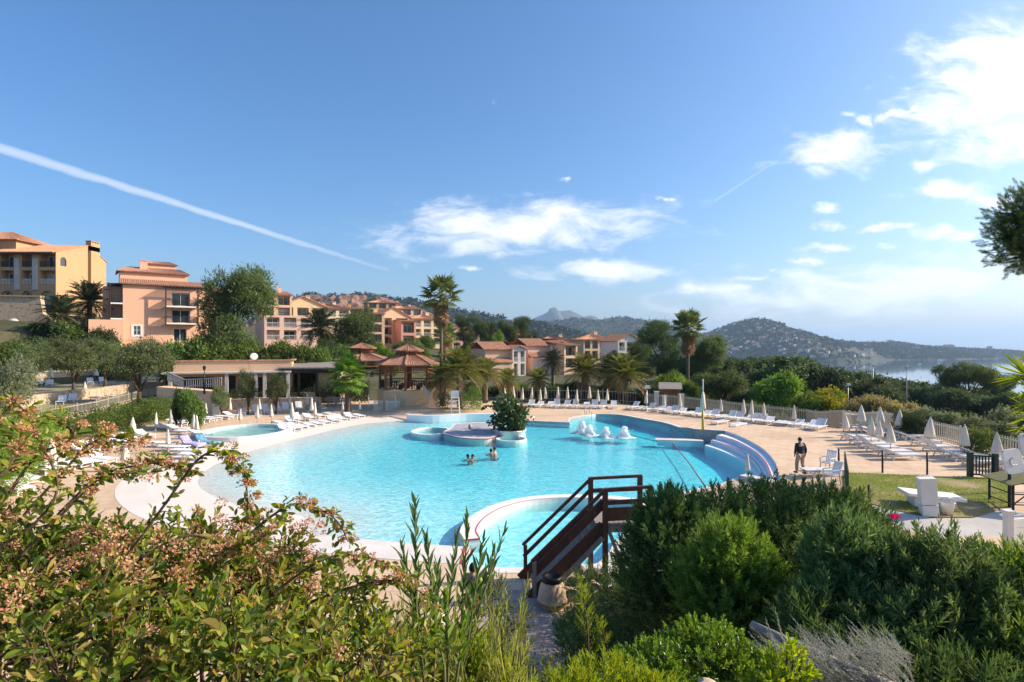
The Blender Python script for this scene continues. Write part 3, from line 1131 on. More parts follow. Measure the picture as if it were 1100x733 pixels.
proto('yellow_shrub', 3.2, 1.9, blob_lobes(8, 1.1, .8, 2.3, .85, 1.0, 15), .07, 'yellow', 240, 34, .18, .3, wid=.5, shell=.5, fork=.15, extra=('bright', 2))
proto('autumn_shrub', 2.4, 2.0, blob_lobes(9, 1.3, .6, 1.6, .7, .9, 16), .07, 'autumn', 240, 34, .15, .27, wid=.5, shell=.45, fork=.15, extra=('silver', 4))
proto('pale_shrub', 2.4, 2.0, blob_lobes(9, 1.3, .6, 1.6, .7, .9, 17), .07, 'silver', 220, 34, .15, .27, wid=.4, shell=.45, fork=.15, extra=('euc', 2))
proto('distant_tree', 10, 5.0, blob_lobes(7, 3.2, 3.5, 8, 2.1, .85, 18), .3, 'far', 150, 22, .62, .75, wid=.6, shell=.5)
proto('distant_pine', 11, 5.0, [(0, 0, 8.6, 3.0, 3.0, 1.5)] + [(3 * math.cos(a), 3 * math.sin(a), 7.6 + .8 * math.cos(2 * a), 1.9, 1.9, 1.1) for a in [i * 1.05 for i in range(6)]], .3, 'far', 140, 22, .6, .7, wid=.5, shell=.4, fork=.5)
proto('distant_cypress', 10, 1.3, [(0, 0, 2 + i * 1.1, 1.2 - .13 * i, 1.2 - .13 * i, 1.2) for i in range(8)], .15, 'far', 70, 20, .5, .4, wid=.5, shell=.4, fork=.1)


def tree(kind, px, ytop, d, wpx=None, label=None, cat='tree', group=None, whole=False, zb=None, rz=None, name=None):
    tr, crn, allm, H, Rr = PROTO[kind]
    x = XY(px, d)
    if zb is None:
        zb = terr(x, d) - .1
    zt = HC - (ytop - HY) / F * d
    h = max(.6, zt - zb)
    sz = h / H
    sx = wpx / F * d / (2 * Rr) if wpx else sz
    rz = random.uniform(0, 6.28) if rz is None else rz
    nm = name or kind
    if whole:
        o = link(nm, allm, None, (x, d, zb), rz, (sx, sx, sz))
        return tag(o, label, cat, group)
    o = empty(nm, (x, d, zb), rz)
    o.scale = (sx, sx, sz)
    link('trunk', tr, o)
    link('crown', crn, o)
    return tag(o, label, cat, group)


# ---------------------------------------------------------------- palms
def frond(az, el, length, droop, npair, lw, ll, mi=0, spread=.9):
    """one feather frond from the origin"""
    out = Vector((math.cos(az), math.sin(az), 0))
    pts, p, e = [], Vector((0, 0, 0)), el
    n = 12
    for i in range(n + 1):
        pts.append(p.copy())
        p = p + (out * math.cos(e) + Z * math.sin(e)) * (length / n)
        e -= droop / n * (.5 + i / n)
    P3 = np.array([tuple(q) for q in pts])
    t = np.linspace(.12, .99, npair)
    ii = np.minimum((t * n).astype(int), n - 1)
    fr_ = (t * n - ii)[:, None]
    pos = P3[ii] * (1 - fr_) + P3[ii + 1] * fr_
    tang = unit(P3[ii + 1] - P3[ii])
    side = unit(np.cross(tang, np.array([0, 0, 1.0]) + 1e-3))
    upv = np.cross(side, tang)
    L_ = ll * np.sin(np.clip(t * 1.08 + .12, 0, 1) * math.pi) ** .6 + .05
    gs = []
    for sg in (-1, 1):
        dr = unit(side * sg * spread + tang * .75 + upv * .28 + RNG.normal(size=pos.shape) * .10)
        v, l, s = scatter(LEAF_RHOMB, pos, dr, upv + side * sg * .3, L_, lw)
        gs.append((v, l, s, mi))
    return gs, pts


def palm_crown(name, nf, length, mats, el_hi=80, el_lo=-30, droop=.95, npair=32, lw=.13, ll=.7, dead=0):
    gs, mb = [], MB()
    for i in range(nf):
        t = i / (nf - 1)
        az = i * 2.39996 + random.uniform(-.2, .2)
        el = R(el_hi + (el_lo - el_hi) * t ** 1.1 + random.uniform(-7, 7))
        g, pts = frond(az, el, length * random.uniform(.85, 1.1) * (1 - .18 * (1 - t)), droop * random.uniform(.8, 1.25), npair, lw, ll, 1 if i >= nf - dead else 0)
        gs += g
        mb.tube(pts[::2], [.035, .03, .026, .02, .016, .012, .008], 3, 0)
    gs.append(mb_group(mb, 2))
    return np_mesh(name, gs, mats)


M['rachis'] = surf('frond_stalk', [(.20, .20, .07), (.30, .26, .10)], 3, .6)
PC = {
    'date': palm_crown('date_palm_crown', 58, 3.5, [LF['palm'], LF['dead'], M['rachis']], dead=5),
    'date_b': palm_crown('date_palm_crown', 50, 3.3, [LF['palm'], LF['dead'], M['rachis']], el_lo=-45, droop=1.15, dead=8),
    'dark': palm_crown('dark_palm_crown', 56, 3.5, [LF['palmdark'], LF['dead'], M['rachis']], el_lo=-45, dead=2),
}


def fan_leaf(base, dr, rad, mi, nseg=15, droop=.25):
    """one stiff fan of pointed blades"""
    base, dr = Vector(base), Vector(dr).normalized()
    side = dr.cross(Z)
    if side.length < .05:
        side = Vector((1, 0, 0))
    side.normalize()
    upv = side.cross(dr).normalized()
    ang = np.linspace(-2.0, 2.0, nseg)
    dirs = np.array([tuple((dr * math.cos(a) + side * math.sin(a) - Z * droop * (.4 + abs(a) * .3))) for a in ang])
    pos = np.tile(np.array(base), (nseg, 1))
    return scatter(LEAF_RHOMB, pos, dirs, np.tile(np.array(upv), (nseg, 1)) + RNG.normal(size=(nseg, 3)) * .15, rad * (.85 + .3 * RNG.random(nseg)), rad * .3) + (mi,)


def fan_crown(name, nl, stalk, rad, mats, skirt=26, skirt_len=2.0, el_hi=80, el_lo=-35):
    gs, mb = [], MB()
    for i in range(nl):
        t = i / (nl - 1)
        az = i * 2.39996
        el = R(el_hi + (el_lo - el_hi) * t + random.uniform(-8, 8))
        dr = Vector((math.cos(az) * math.cos(el), math.sin(az) * math.cos(el), math.sin(el)))
        s = stalk * random.uniform(.8, 1.2)
        p1 = dr * s
        p1.z -= .12 * s * math.cos(el)
        mb.tube([(0, 0, 0), dr * s * .5, p1], [.035, .028, .02], 3)
        gs.append(fan_leaf(p1, dr, rad * random.uniform(.85, 1.1), 0, droop=.2 + .25 * t))
    for i in range(skirt):
        az = i * 2.39996
        z = -random.uniform(.1, 1.0) * skirt_len
        q = Vector((math.cos(az), math.sin(az), 0)) * random.uniform(.18, .45) + Z * z
        gs.append(fan_leaf(q, Vector((math.cos(az) * .45, math.sin(az) * .45, -1)), rad * .8, 1, 9, .6))
    gs.append(mb_group(mb, 2))
    return np_mesh(name, gs, mats)


PC['fan'] = fan_crown('fan_palm_crown', 30, 1.25, 1.05, [LF['fan'], LF['dead'], M['rachis']], 40, 2.6)
PC['fan_low'] = fan_crown('fan_palm_crown', 60, 1.15, .85, [LF['bright'], LF['dead'], M['rachis']], 14, .7, 88, -62)


def palm(kind, px, yc, d, size, label, r0=.22, skew=0.0, zb=None, cat='palm tree', name=None):
    """palm whose crown centre shows at (px, yc)"""
    x = XY(px, d)
    zc = HC - (yc - HY) / F * d
    if zb is None:
        zb = terr(x, d) - .1
    o = empty(name or ('fan_palm' if kind.startswith('fan') else 'date_palm'), (x, d, zb))
    h = zc - zb
    mb = MB()
    n = max(6, int(h / .35))
    prof = [(r0 * 1.35, 0)] + [((r0 * (1.0 + (.10 if k % 2 else -.04)) * (1 if k < n - 2 else 1.2)), h * k / n) for k in range(1, n)] + [(r0 * .6, h + .1)]
    mb.lathe(prof, n=9)
    tr_ = mb.build('trunk', M['palmbark'], o)
    c = link('crown', PC[kind], o, (skew, 0, h), random.uniform(0, 6.28), size)
    return tag(o, label, cat)


def hedge(name, line, w_, h_, leaf, label, size=.14, dens=170, z=None, cat='hedge', seed=1, rough=.25, zbase=None):
    """clipped hedge along a line: leaves over a rounded body"""
    pts, dirs, nors = [], [], []
    tot = 0
    segs = []
    for a, b in zip(line[:-1], line[1:]):
        a, b = Vector(a), Vector(b)
        segs.append((a, b, (b - a).length))
        tot += (b - a).length
    n = int(dens * tot * (w_ + 2 * h_))
    for _ in range(n):
        t = random.random() * tot
        for a, b, ln in segs:
            if t <= ln:
                break
            t -= ln
        p = a.lerp(b, t / ln)
        side = Vector(((b - a).y, -(b - a).x, 0)).normalized()
        u = random.uniform(0, math.pi)
        k = random.random() ** .4
        sq = lambda v: math.copysign(abs(v) ** .55, v)
        wob = 1 + rough * (float(vnoise(p.x * 1.3 + p.y * .9 + 40, u * 2, seed)) - .5) * 2
        off = side * (math.cos(u) and sq(math.cos(u))) * w_ / 2 * k * wob
        zz_ = sq(math.sin(u)) * h_ * (k if k > .6 else random.random()) * wob
        q = p + off + Z * max(.03, zz_)
        pts.append(tuple(q))
        nors.append(tuple(side * math.cos(u) + Z * math.sin(u)))
    pts, nors = np.array(pts), np.array(nors)
    o3 = np.array(tuple(Vector(line[0])))
    dirs = unit(nors * .7 + RNG.normal(size=pts.shape) * .8)
    g = scatter(LEAF_RHOMB, pts - o3, dirs, nors + RNG.normal(size=pts.shape) * .6 + np.array([0, 0, .4]), size * (.7 + .6 * RNG.random(len(pts))), size * .5) + (0,)
    me = np_mesh(name, [g], [LF[leaf]])
    return tag(link(name, me, None, tuple(o3)), label, cat)


# --- left hillside
tree('eucalyptus_tree', 252, 283, 74, 80, 'tall loose grey-green tree beside the pink apartment house')
palm('dark', 96, 324, 92, 1.5, 'large dark feather palm beside the pink apartment house', .35)
palm('dark', 66, 338, 88, 1.4, 'lower dark feather palm beside the stone retaining wall', .35)
palm('dark', 344, 352, 106, 1.65, 'dark bushy palm left of the round dark tree on the hillside', .35)
tree('oak_tree', 381, 328, 104, 52, 'round dark tree on the hillside above the timber pavilion')
tree('dark_shrub', 108, 350, 84, 24, 'small round shrub at the foot of the pink house', 'shrub')
for i, (px, yt, d, w, kd) in enumerate([(196, 360, 70, 56, 'garden_shrub'), (230, 354, 71, 66, 'garden_shrub'), (264, 355, 72, 60, 'garden_shrub'), (294, 359, 72, 50, 'garden_shrub'), (318, 363, 71, 42, 'garden_shrub'), (338, 366, 72, 40, 'garden_shrub')]):
    tree(kd, px, yt, d, w, 'big rounded shrub behind the orange bar, %s of six' % ordinal(i, 6), 'shrub', 'shrubs behind the orange bar', name='rounded_shrub')
for i, (px, yt, d, w) in enumerate([(352, 362, 80, 26), (372, 366, 84, 26), (406, 366, 100, 26), (432, 368, 104, 24), (452, 366, 104, 24), (420, 373, 92, 22)]):
    tree(('dark_shrub', 'garden_shrub', 'bright_shrub')[i % 3], px, yt, d, w, 'shrub on the bank behind the pavilions, %s of six' % ordinal(i, 6), 'shrub', 'shrubs behind the pavilions', name='bank_shrub')
for i, (px, yt, d, w) in enumerate([(78, 359, 60, 58), (112, 360, 66, 52), (150, 359, 58, 72), (34, 364, 62, 48)]):
    tree('olive_tree', px, yt, d, w, ['olive tree with a dark forked trunk on the terraces', 'olive tree set behind and between two larger olives', 'widest olive tree, beside the stair to the orange bar', 'pale olive tree at the far left of the terraces'][i], group='olive trees on the terraces')
tree('silver_shrub', 6, 377, 41, 74, 'large silvery shrub at the left edge above the picket fence', 'shrub', zb=0.8)
tree('garden_shrub', 16, 362, 68, 50, 'yellow-green shrub behind the silvery shrub at the left edge', 'shrub')
for i, (px, yt, d, w) in enumerate([(266, 394, 57, 26), (297, 396, 57, 30), (237, 412, 54, 24)]):
    tree('olive_tree', px, yt, d, w, ['slim olive tree before the orange bar columns', 'rounder olive tree before the orange bar right end', 'low leafy tree before the orange bar wall'][i], group='small trees before the bar')
tree('garden_shrub', 206, 413, 47, 28, 'upright green shrub at the end of the clipped hedge', 'shrub', zb=0)
tree('dark_shrub', 194, 416, 48, 22, 'dark upright shrub at the end of the clipped hedge', 'shrub', zb=0)
# --- palms by the pool
palm('fan', 474, 317, 60, 1.15, 'tallest fan palm with a long bare trunk and a brown skirt', .17)
palm('fan', 478, 360, 66, .8, 'shorter fan palm behind the tallest one', .16)
palm('fan_low', 374, 402, 59, 1.2, 'squat yellow-green fan palm left of the timber pavilion', .3)
palm('date', 494, 398, 58, 1.1, 'big feather palm beside the white lifeguard chair', .32, zb=0)
palm('date_b', 476, 408, 60, .9, 'feather palm against the timber pavilion', .3, zb=0)
palm('date', 521, 402, 63, .85, 'feather palm right of the lifeguard chair', .3)
palm('date_b', 545, 409, 67, .75, 'small feather palm left of the garden bush', .25)
palm('date_b', 578, 408, 70, .75, 'feather palm with a low crown behind the netted fence', .28)
palm('dark', 594, 388, 84, .8, 'dark palm before the portico villa', .25)
palm('date', 628, 400, 70, 1.1, 'broad feather palm arching over the netted fence', .35)
palm('date', 671, 403, 69, 1.15, 'broad palm with a yellowing frond at the fence corner', .35)
palm('dark', 655, 398, 76, .95, 'dark palm between the two broad palms by the fence', .3)
palm('fan', 739, 352, 82, 1.35, 'fan palm with a brown skirt before the tall pine', .22)
# --- trees on the right
tree('pine_tree', 714, 337, 94, 68, 'tall dense pine behind the skirted fan palm', cat='pine tree')
tree('pine_tree', 688, 362, 100, 36, 'lower pine beside the white pillared house', cat='pine tree')
tree('eucalyptus_tree', 757, 359, 92, 44, 'thin grey tree right of the skirted fan palm')
tree('oak_tree', 776, 395, 66, 62, 'round yellow-green tree behind the fence by the yellow pole')
tree('bright_shrub', 832, 397, 62, 56, 'large bright green tree behind the right fence', name='bright_tree')
tree('yellow_shrub', 884, 411, 56, 52, 'yellowing shrub glowing behind the right fence', 'shrub')
tree('bright_shrub', 868, 420, 55, 34, 'bright green shrub left of the yellowing one', 'shrub')
tree('autumn_shrub', 940, 424, 52, 66, 'brownish shrub behind the curved right fence', 'shrub')
tree('autumn_shrub', 972, 432, 49, 40, 'brownish shrub at the bend of the right fence', 'shrub')
tree('pale_shrub', 1006, 436, 46, 56, 'pale green shrub beyond the right fence', 'shrub')
tree('pale_shrub', 1062, 446, 40, 62, 'pale flowering shrub beyond the right fence', 'shrub')
tree('pale_shrub', 1092, 436, 42, 54, 'pale shrub at the right edge beyond the fence', 'shrub')
tree('umbrella_pine', 1038, 387, 96, 60, 'umbrella pine standing clear before the bay', cat='pine tree')
tree('oak_tree', 1072, 395, 120, 34, 'round dark tree right of the umbrella pine')
for i, (px, yt, d, w) in enumerate([(700, 412, 72, 36), (722, 398, 80, 40), (745, 405, 76, 30), (800, 420, 64, 34), (815, 428, 60, 30), (742, 420, 66, 26), (688, 420, 70, 28)]):
    tree(('dark_shrub', 'garden_shrub', 'bright_shrub')[(i * 2) % 3], px, yt, d, w, 'shrub behind the right fence, %s of seven' % ordinal([6, 5, 2, 4, 0, 1, 3].index(i) if False else sorted([(700, 0), (722, 1), (745, 2), (800, 3), (815, 4), (742, 5), (688, 6)]).index((px, i)), 7), 'shrub', 'shrubs behind the right fence', name='fence_shrub')
for i in range(15):
    px = 505 + i * 12.5
    tree(('dark_shrub', 'garden_shrub', 'dark_shrub')[i % 3], px, 409 + (i * 7) % 9, 73 + (i * 5) % 7, 26, 'shrub in the planting behind the netted fence, %s of fifteen' % ordinal(i, 15), 'shrub', 'shrubs behind the netted fence', name='planting_shrub')
for i, (px, yt, d, w) in enumerate([(58, 346, 88, 50), (84, 342, 88, 54), (30, 360, 82, 50), (106, 352, 84, 40), (128, 364, 78, 36), (152, 370, 78, 40), (176, 366, 78, 36)]):
    tree(('dark_shrub', 'garden_shrub', 'dark_shrub')[i % 3], px, yt, d, w, 'shrub on the slope below the pink and yellow houses, %s of seven' % ordinal(sorted([58, 84, 30, 106, 128, 152, 176]).index(px), 7), 'shrub', 'shrubs below the pink and yellow houses', name='slope_shrub')
# --- pines behind the villas
for i, (px, yt, d, w, kd) in enumerate([(500, 336, 165, 30, 'pine_tree'), (520, 340, 160, 26, 'oak_tree'), (536, 341, 160, 22, 'pine_tree'), (549, 344, 160, 18, 'oak_tree'), (562, 336, 165, 28, 'pine_tree'), (533, 354, 150, 16, 'bright_shrub'), (575, 355, 150, 16, 'cypress_tree')]):
    tree(kd, px, yt, d, w, 'tree behind the portico villas, %s of seven' % ordinal(sorted([500, 520, 536, 549, 562, 533, 575]).index(px), 7), 'tree', 'trees behind the portico villas', whole=True, name='villa_tree')

# --- the wooded slope down to the bay
prof_px = [690, 720, 760, 790, 830, 870, 900, 935, 970, 1000, 1030, 1060, 1085, 1110]
prof_y = [392, 388, 382, 379, 379, 384, 395, 400, 406, 410, 413, 415, 417, 419]
made = 0
random.seed(21)
for _ in range(2400):
    px = random.uniform(690, 1150)
    d = 85 + 330 * random.random() ** 1.4
    x = XY(px, d)
    zb = float(ter_np(x, d))
    lim = float(np.interp(px, prof_px, prof_y))
    yt = lim + random.random() ** 1.6 * 34 + (3 if random.random() < .6 else 0)
    h = HC - (yt - HY) / F * d - zb
    if not 4.5 < h < 15:
        continue
    kd = random.choices(['distant_tree', 'distant_pine', 'distant_cypress'], [6, 3, 1])[0]
    wd = h * random.uniform(.8, 1.25) if kd != 'distant_cypress' else h * .3
    tree(kd, px, yt, d, wd / d * F, 'dark tree crowded into the wooded slope below the pool, before the bay', 'tree', 'trees on the wooded slope before the bay', whole=True, zb=zb - .4, name='slope_tree')
    made += 1
    if made >= 190:
        break
print('slope trees', made)
# --- more cover on the left and middle hillside between the houses
random.seed(5)
for i in range(46):
    px = random.uniform(225, 700)
    d = random.uniform(95, 200)
    x = XY(px, d)
    zb = float(ter_np(x, d))
    h = random.uniform(2.5, 5.5)
    yt = HY - (zb + h - HC) / d * F
    if yt < 352 or (512 < px < 630 and d < 128):
        continue
    tree(random.choice(['oak_tree', 'dark_shrub', 'garden_shrub', 'pine_tree']), px, yt, d, h * 1.1 / d * F, 'small tree or shrub tucked between the hillside houses', 'tree', 'greenery between the hillside houses', whole=True, zb=zb - .3, name='hillside_tree')

# --- hedges
hedge('clipped_hedge', [G(46, 476, 0), G(110, 466, 0), G(187, 448, 0)], 3.0, 1.9, 'shrub', 'long dense hedge below the picket fence on the left', .2, 150)
hedge('bar_hedge', [G(232, 441, 0), G(270, 438, 0), G(340, 435, 0)], 1.6, 1.9, 'dark', 'dark hedge along the deck below the orange bar', .2, 120)
hedge('box_hedge', [Vector((-22.5, 65, .3)), Vector((-16.5, 65.6, .3))], 2.2, 2.3, 'dark', 'clipped block of hedge left of the squat fan palm', .2, 130)
hedge('left_hedge', [G(-30, 545, 0), G(20, 505, 0), G(52, 487, 0)], 2.6, 2.6, 'bright', 'bright green hedge at the left edge of the deck', .16, 190)
hedge('pool_hedge', [Gd(470, 440), Gd(482, 440)], 1.6, 1.5, 'dark', 'small dark hedge left of the lifeguard chair', .16, 150)
hedge('pool_shrub', [Gd(496, 440), Gd(517, 440)], 2.2, 2.0, 'shrub', 'leafy shrub right of the lifeguard chair', .2, 130)
hedge('fence_hedge', [Gd(967, 466), Gd(992, 472)], 1.2, 1.35, 'dark', 'low clipped hedge inside the bend of the right fence', .15, 620)
hedge('corner_hedge', [Gd(1042, 489), Gd(1066, 494)], 1.4, 1.4, 'shrub', 'clipped hedge inside the fence near the green gate', .15, 620)
# ------------------------------------------------------------------ buildings
WIN = {}


def window_meshes(w_, h_, kind):
    k = (round(w_, 1), round(h_, 1), kind)
    if k in WIN:
        return WIN[k]
    f, g = MB(), MB()
    t = .09
    if kind == 'arch':
        n = 8
        r = w_ / 2
        hs = h_ - r
        outl = [(-r, 0), (-r, hs)] + [(-r * math.cos(math.pi * i / n), hs + r * math.sin(math.pi * i / n)) for i in range(1, n)] + [(r, hs), (r, 0)]
        for a, b in zip(outl[:-1], outl[1:]):
            f.bar((a[0], 0, a[1]), (b[0], 0, b[1]), .1, .16)
        f.bar((0, -.01, 0), (0, -.01, h_), .06, .08)
        f.bar((-r, -.01, hs), (r, -.01, hs), .06, .08)
        g.add([(p[0], .03, p[1]) for p in outl], [tuple(range(len(outl)))])
    else:
        f.box((0, 0, t / 2), (w_, .1, t))
        f.box((0, 0, h_ - t / 2), (w_, .1, t))
        for s in (-1, 1):
            f.box((s * (w_ / 2 - t / 2), 0, h_ / 2), (t, .1, h_ - 2 * t))
        f.box((0, 0, h_ / 2), (t * .8, .08, h_ - 2 * t))
        if kind == 'window':
            f.box((0, -.003, h_ * .55), (w_ - 2 * t, .06, t * .6))
        g.quad((-w_ / 2 + t, .02, t), (w_ / 2 - t, .02, t), (w_ / 2 - t, .02, h_ - t), (-w_ / 2 + t, .02, h_ - t))
    WIN[k] = (f.mesh(kind + '_frame', M['white']), g.mesh(kind + '_pane', M['glass']))
    return WIN[k]


def add_window(root, p, u, w_, h_, kind='window', name=None):
    """window whose bottom middle sits at p (building coordinates) on a wall running along u"""
    f, g = window_meshes(w_, h_, kind)
    rz = math.atan2(u[1], u[0])
    o = link(name or ('door' if kind == 'door' else 'window'), f, root, p, rz)
    link('pane', g, o)
    return o


def facade(mb, o, u, w_, h_, holes, mi=0, hi=1, top=None):
    """wall from o along u, outward normal u x z, with recessed openings (x0, x1, z0, z1, depth[, 'arch'])"""
    o, u = Vector(o), Vector(u).normalized()
    n = u.cross(Z)
    xs = sorted({0.0, w_} | {min(max(h[0], 0), w_) for h in holes} | {min(max(h[1], 0), w_) for h in holes})
    zs = sorted({0.0, h_} | {h[2] for h in holes} | {h[3] for h in holes})
    P_ = lambda x, z, d=0: o + u * x + Z * z - n * d
    for i in range(len(xs) - 1):
        for j in range(len(zs) - 1):
            cx, cz = (xs[i] + xs[i + 1]) / 2, (zs[j] + zs[j + 1]) / 2
            if any(h[0] < cx < h[1] and h[2] < cz < h[3] for h in holes):
                continue
            mb.quad(P_(xs[i], zs[j]), P_(xs[i + 1], zs[j]), P_(xs[i + 1], zs[j + 1]), P_(xs[i], zs[j + 1]), mi)
    for h in holes:
        x0, x1, z0, z1, d = h[:5]
        mb.quad(P_(x0, z0), P_(x0, z0, d), P_(x0, z1, d), P_(x0, z1), mi)
        mb.quad(P_(x1, z0, d), P_(x1, z0), P_(x1, z1), P_(x1, z1, d), mi)
        mb.quad(P_(x0, z0), P_(x1, z0), P_(x1, z0, d), P_(x0, z0, d), mi)
        mb.quad(P_(x0, z1, d), P_(x1, z1, d), P_(x1, z1), P_(x0, z1), mi)
        mb.quad(P_(x0, z0, d), P_(x1, z0, d), P_(x1, z1, d), P_(x0, z1, d), hi)
        if len(h) > 5 and h[5] == 'arch':
            r = (x1 - x0) / 2
            cx, zc = (x0 + x1) / 2, z1 - r
            for s in (-1, 1):
                arcp = [P_(cx + s * r * math.cos(t), zc + r * math.sin(t)) for t in [math.pi / 2 * k / 6 for k in range(7)]]
                c_ = P_(cx + s * r, z1)
                for a, b in zip(arcp[:-1], arcp[1:]):
                    mb.add([c_, a, b], [(0, 1, 2)], mi)
                    mb.quad(a, b, b - n * d, a - n * d, mi)


def tiled(mb, el, er, rr, rl, mi=0, pitch=.28, amp=.055, lip=.12):
    """slope of half-round tiles: eave left, eave right, ridge right, ridge left"""
    el, er, rr, rl = (Vector(v) for v in (el, er, rr, rl))
    n = max(2, int((er - el).length / pitch))
    nor = (er - el).cross(rl - el)
    if nor.length < 1e-6:
        nor = (er - el).cross(rr - el)
    nor.normalize()
    if nor.z < 0:
        nor = -nor
    prof = [(0, 0), (.18, .75), (.36, 1), (.54, .75), (.72, 0)]
    A_, B_ = [], []
    for i in range(n):
        for (t, a) in prof:
            s = (i + t) / n
            A_.append(el.lerp(er, s) + nor * a * amp)
            B_.append(rl.lerp(rr, s) + nor * a * amp)
    A_.append(er)
    B_.append(rr)
    m_ = len(A_)
    mb.add(A_ + B_, [(i, i + 1, m_ + i + 1, m_ + i) for i in range(m_ - 1)], mi)
    d = nor * lip
    mb.quad(el - d, er - d, rr - d, rl - d, mi)
    mb.quad(el - d, er - d, er, el, mi)
    mb.quad(er - d, rr - d, rr, er, mi)
    mb.quad(el - d, rl - d, rl, el, mi)


def hip_roof(mb, x0, x1, y0, y1, z, rise, over=.4, mi=0, ridge_in=None):
    x0, x1, y0, y1 = x0 - over, x1 + over, y0 - over, y1 + over
    hw = min(x1 - x0, y1 - y0) / 2
    ri = hw if ridge_in is None else ridge_in
    if x1 - x0 >= y1 - y0:
        a, b = Vector((x0 + ri, (y0 + y1) / 2, z + rise)), Vector((x1 - ri, (y0 + y1) / 2, z + rise))
    else:
        a, b = Vector(((x0 + x1) / 2, y0 + ri, z + rise)), Vector(((x0 + x1) / 2, y1 - ri, z + rise))
    c = [Vector((x0, y0, z)), Vector((x1, y0, z)), Vector((x1, y1, z)), Vector((x0, y1, z))]
    if x1 - x0 >= y1 - y0:
        tiled(mb, c[0], c[1], b, a, mi)
        tiled(mb, c[1], c[2], b, b, mi)
        tiled(mb, c[2], c[3], a, b, mi)
        tiled(mb, c[3], c[0], a, a, mi)
    else:
        tiled(mb, c[0], c[1], a, a, mi)
        tiled(mb, c[1], c[2], b, a, mi)
        tiled(mb, c[2], c[3], b, b, mi)
        tiled(mb, c[3], c[0], a, b, mi)


def railing(root, a, b, h_=1.0, mat='dark', name='balcony_railing', solid=False, step=.13):
    mb = MB()
    a, b = Vector(a), Vector(b)
    ln = (b - a).length
    mb.bar(a + Z * h_, b + Z * h_, .07, .07)
    mb.bar(a + Z * .12, b + Z * .12, .05, .05)
    n = max(2, int(ln / step))
    for i in range(n + 1):
        p = a.lerp(b, i / n)
        mb.bar(p + Z * .1, p + Z * h_, .035 if not solid else .07, .035 if not solid else .07)
    return mb.build(name, M[mat], root)


def slab_part(root, c, size, mat=None, name='balcony_slab'):
    mb = MB()
    mb.box(c, size)
    return mb.build(name, mat or M['concrete'], root)


def chimney(root, c, size, mat):
    mb = MB()
    mb.box(c, size)
    x, y, z = c
    for s in (-1, 1):
        mb.box((x + s * size[0] * .36, y, z + size[2] / 2 + .13), (size[0] * .18, size[1] * .9, .26))
    mb.box((x, y, z + size[2] / 2 + .3), (size[0] * 1.15, size[1] * 1.1, .1))
    return mb.build('chimney', mat, root)


def bld(name, label, loc, yaw, cat='building', group=None):
    return tag(empty(name, loc, yaw), label, cat, group)


# ---- pink apartment house (front wall looks right and towards the pool)
P1 = A(132, 370, 90)
yawp = math.radians(36)
b = bld('apartment_house', 'pink three storey apartment house with dark timber balconies beside the palms', (P1.x, P1.y, 4.0), yawp)
zt = lambda cy: HC - (240 + cy * .2182 - HY) / F * 91.5 - 4.0
W = 11.6
ez = zt(300)
fl_ = [zt(580), zt(490), zt(405)]
mb = MB()
holes = [(6.9, 8.8, fl_[0], fl_[0] + 2.15, .35), (6.6, 9.3, fl_[1] + .1, fl_[1] + 2.3, .5), (6.6, 9.3, fl_[2] + .1, fl_[2] + 2.3, .5), (1.35, 2.35, zt(552), zt(505), .18)]
facade(mb, (0, 0, -3), (1, 0, 0), W, ez + 3, [(h[0], h[1], h[2] + 3, h[3] + 3, h[4]) for h in holes], 0, 1)
lh = []
for z0 in (zt(470), zt(395)):
    lh.append((1.0, 6.0, z0 + 3, z0 + 5.4, 1.4))
facade(mb, (0, 9, -3), (0, -1, 0), 9, ez + 3, lh, 0, 1)
facade(mb, (W, 0, -3), (0, 1, 0), 9, ez + 3, [], 0, 1)
facade(mb, (W, 9, -3), (-1, 0, 0), W, ez + 3, [], 0, 1)
uz = zt(232)
mb.quad((-.3, 2.6, ez), (9.2, 2.6, ez), (9.2, 2.6, uz), (-.3, 2.6, uz))
mb.quad((9.2, 2.6, ez), (9.2, 9, ez), (9.2, 9, uz), (9.2, 2.6, uz))
mb.quad((-.3, 9, ez), (-.3, 2.6, ez), (-.3, 2.6, uz), (-.3, 9, uz))
mb.box((5.6, 7.4, uz + .9), (4.6, 2.6, 1.9))
mb.box((12.3, 7.0, (uz - 1.6) / 2 - 1), (5.5, 5, uz - 1.6 + 2))
mb.build('wall', [P['pink'], P['shade']], b)
mb = MB()
tiled(mb, (-.5, -.6, ez), (W + .4, -.6, ez), (W + .4, 2.6, ez + 1.0), (-.5, 2.6, ez + 1.0))
tiled(mb, (-.8, 2.1, uz), (9.6, 2.1, uz), (8.4, 5.6, uz + 1.1), (.8, 5.6, uz + 1.1))
tiled(mb, (9.6, 2.1, uz), (9.6, 9.3, uz), (8.4, 5.6, uz + 1.1), (8.4, 5.6, uz + 1.1))
tiled(mb, (-.8, 9.3, uz), (-.8, 2.1, uz), (.8, 5.6, uz + 1.1), (.8, 5.6, uz + 1.1))
tiled(mb, (3.1, 5.8, uz + 1.9), (8.1, 5.8, uz + 1.9), (7.0, 7.3, uz + 2.5), (4.0, 7.3, uz + 2.5))
tiled(mb, (8.1, 5.8, uz + 1.9), (8.1, 9.0, uz + 1.9), (7.0, 7.3, uz + 2.5), (7.0, 7.3, uz + 2.5))
mb.build('roof', M['tilebrown'], b)
chimney(b, (3.0, 4.6, uz + 1.2), (1.1, .7, 1.3), P['pink'])
add_window(b, (7.85, .22, fl_[0]), (1, 0, 0), 1.9, 2.1, 'door')
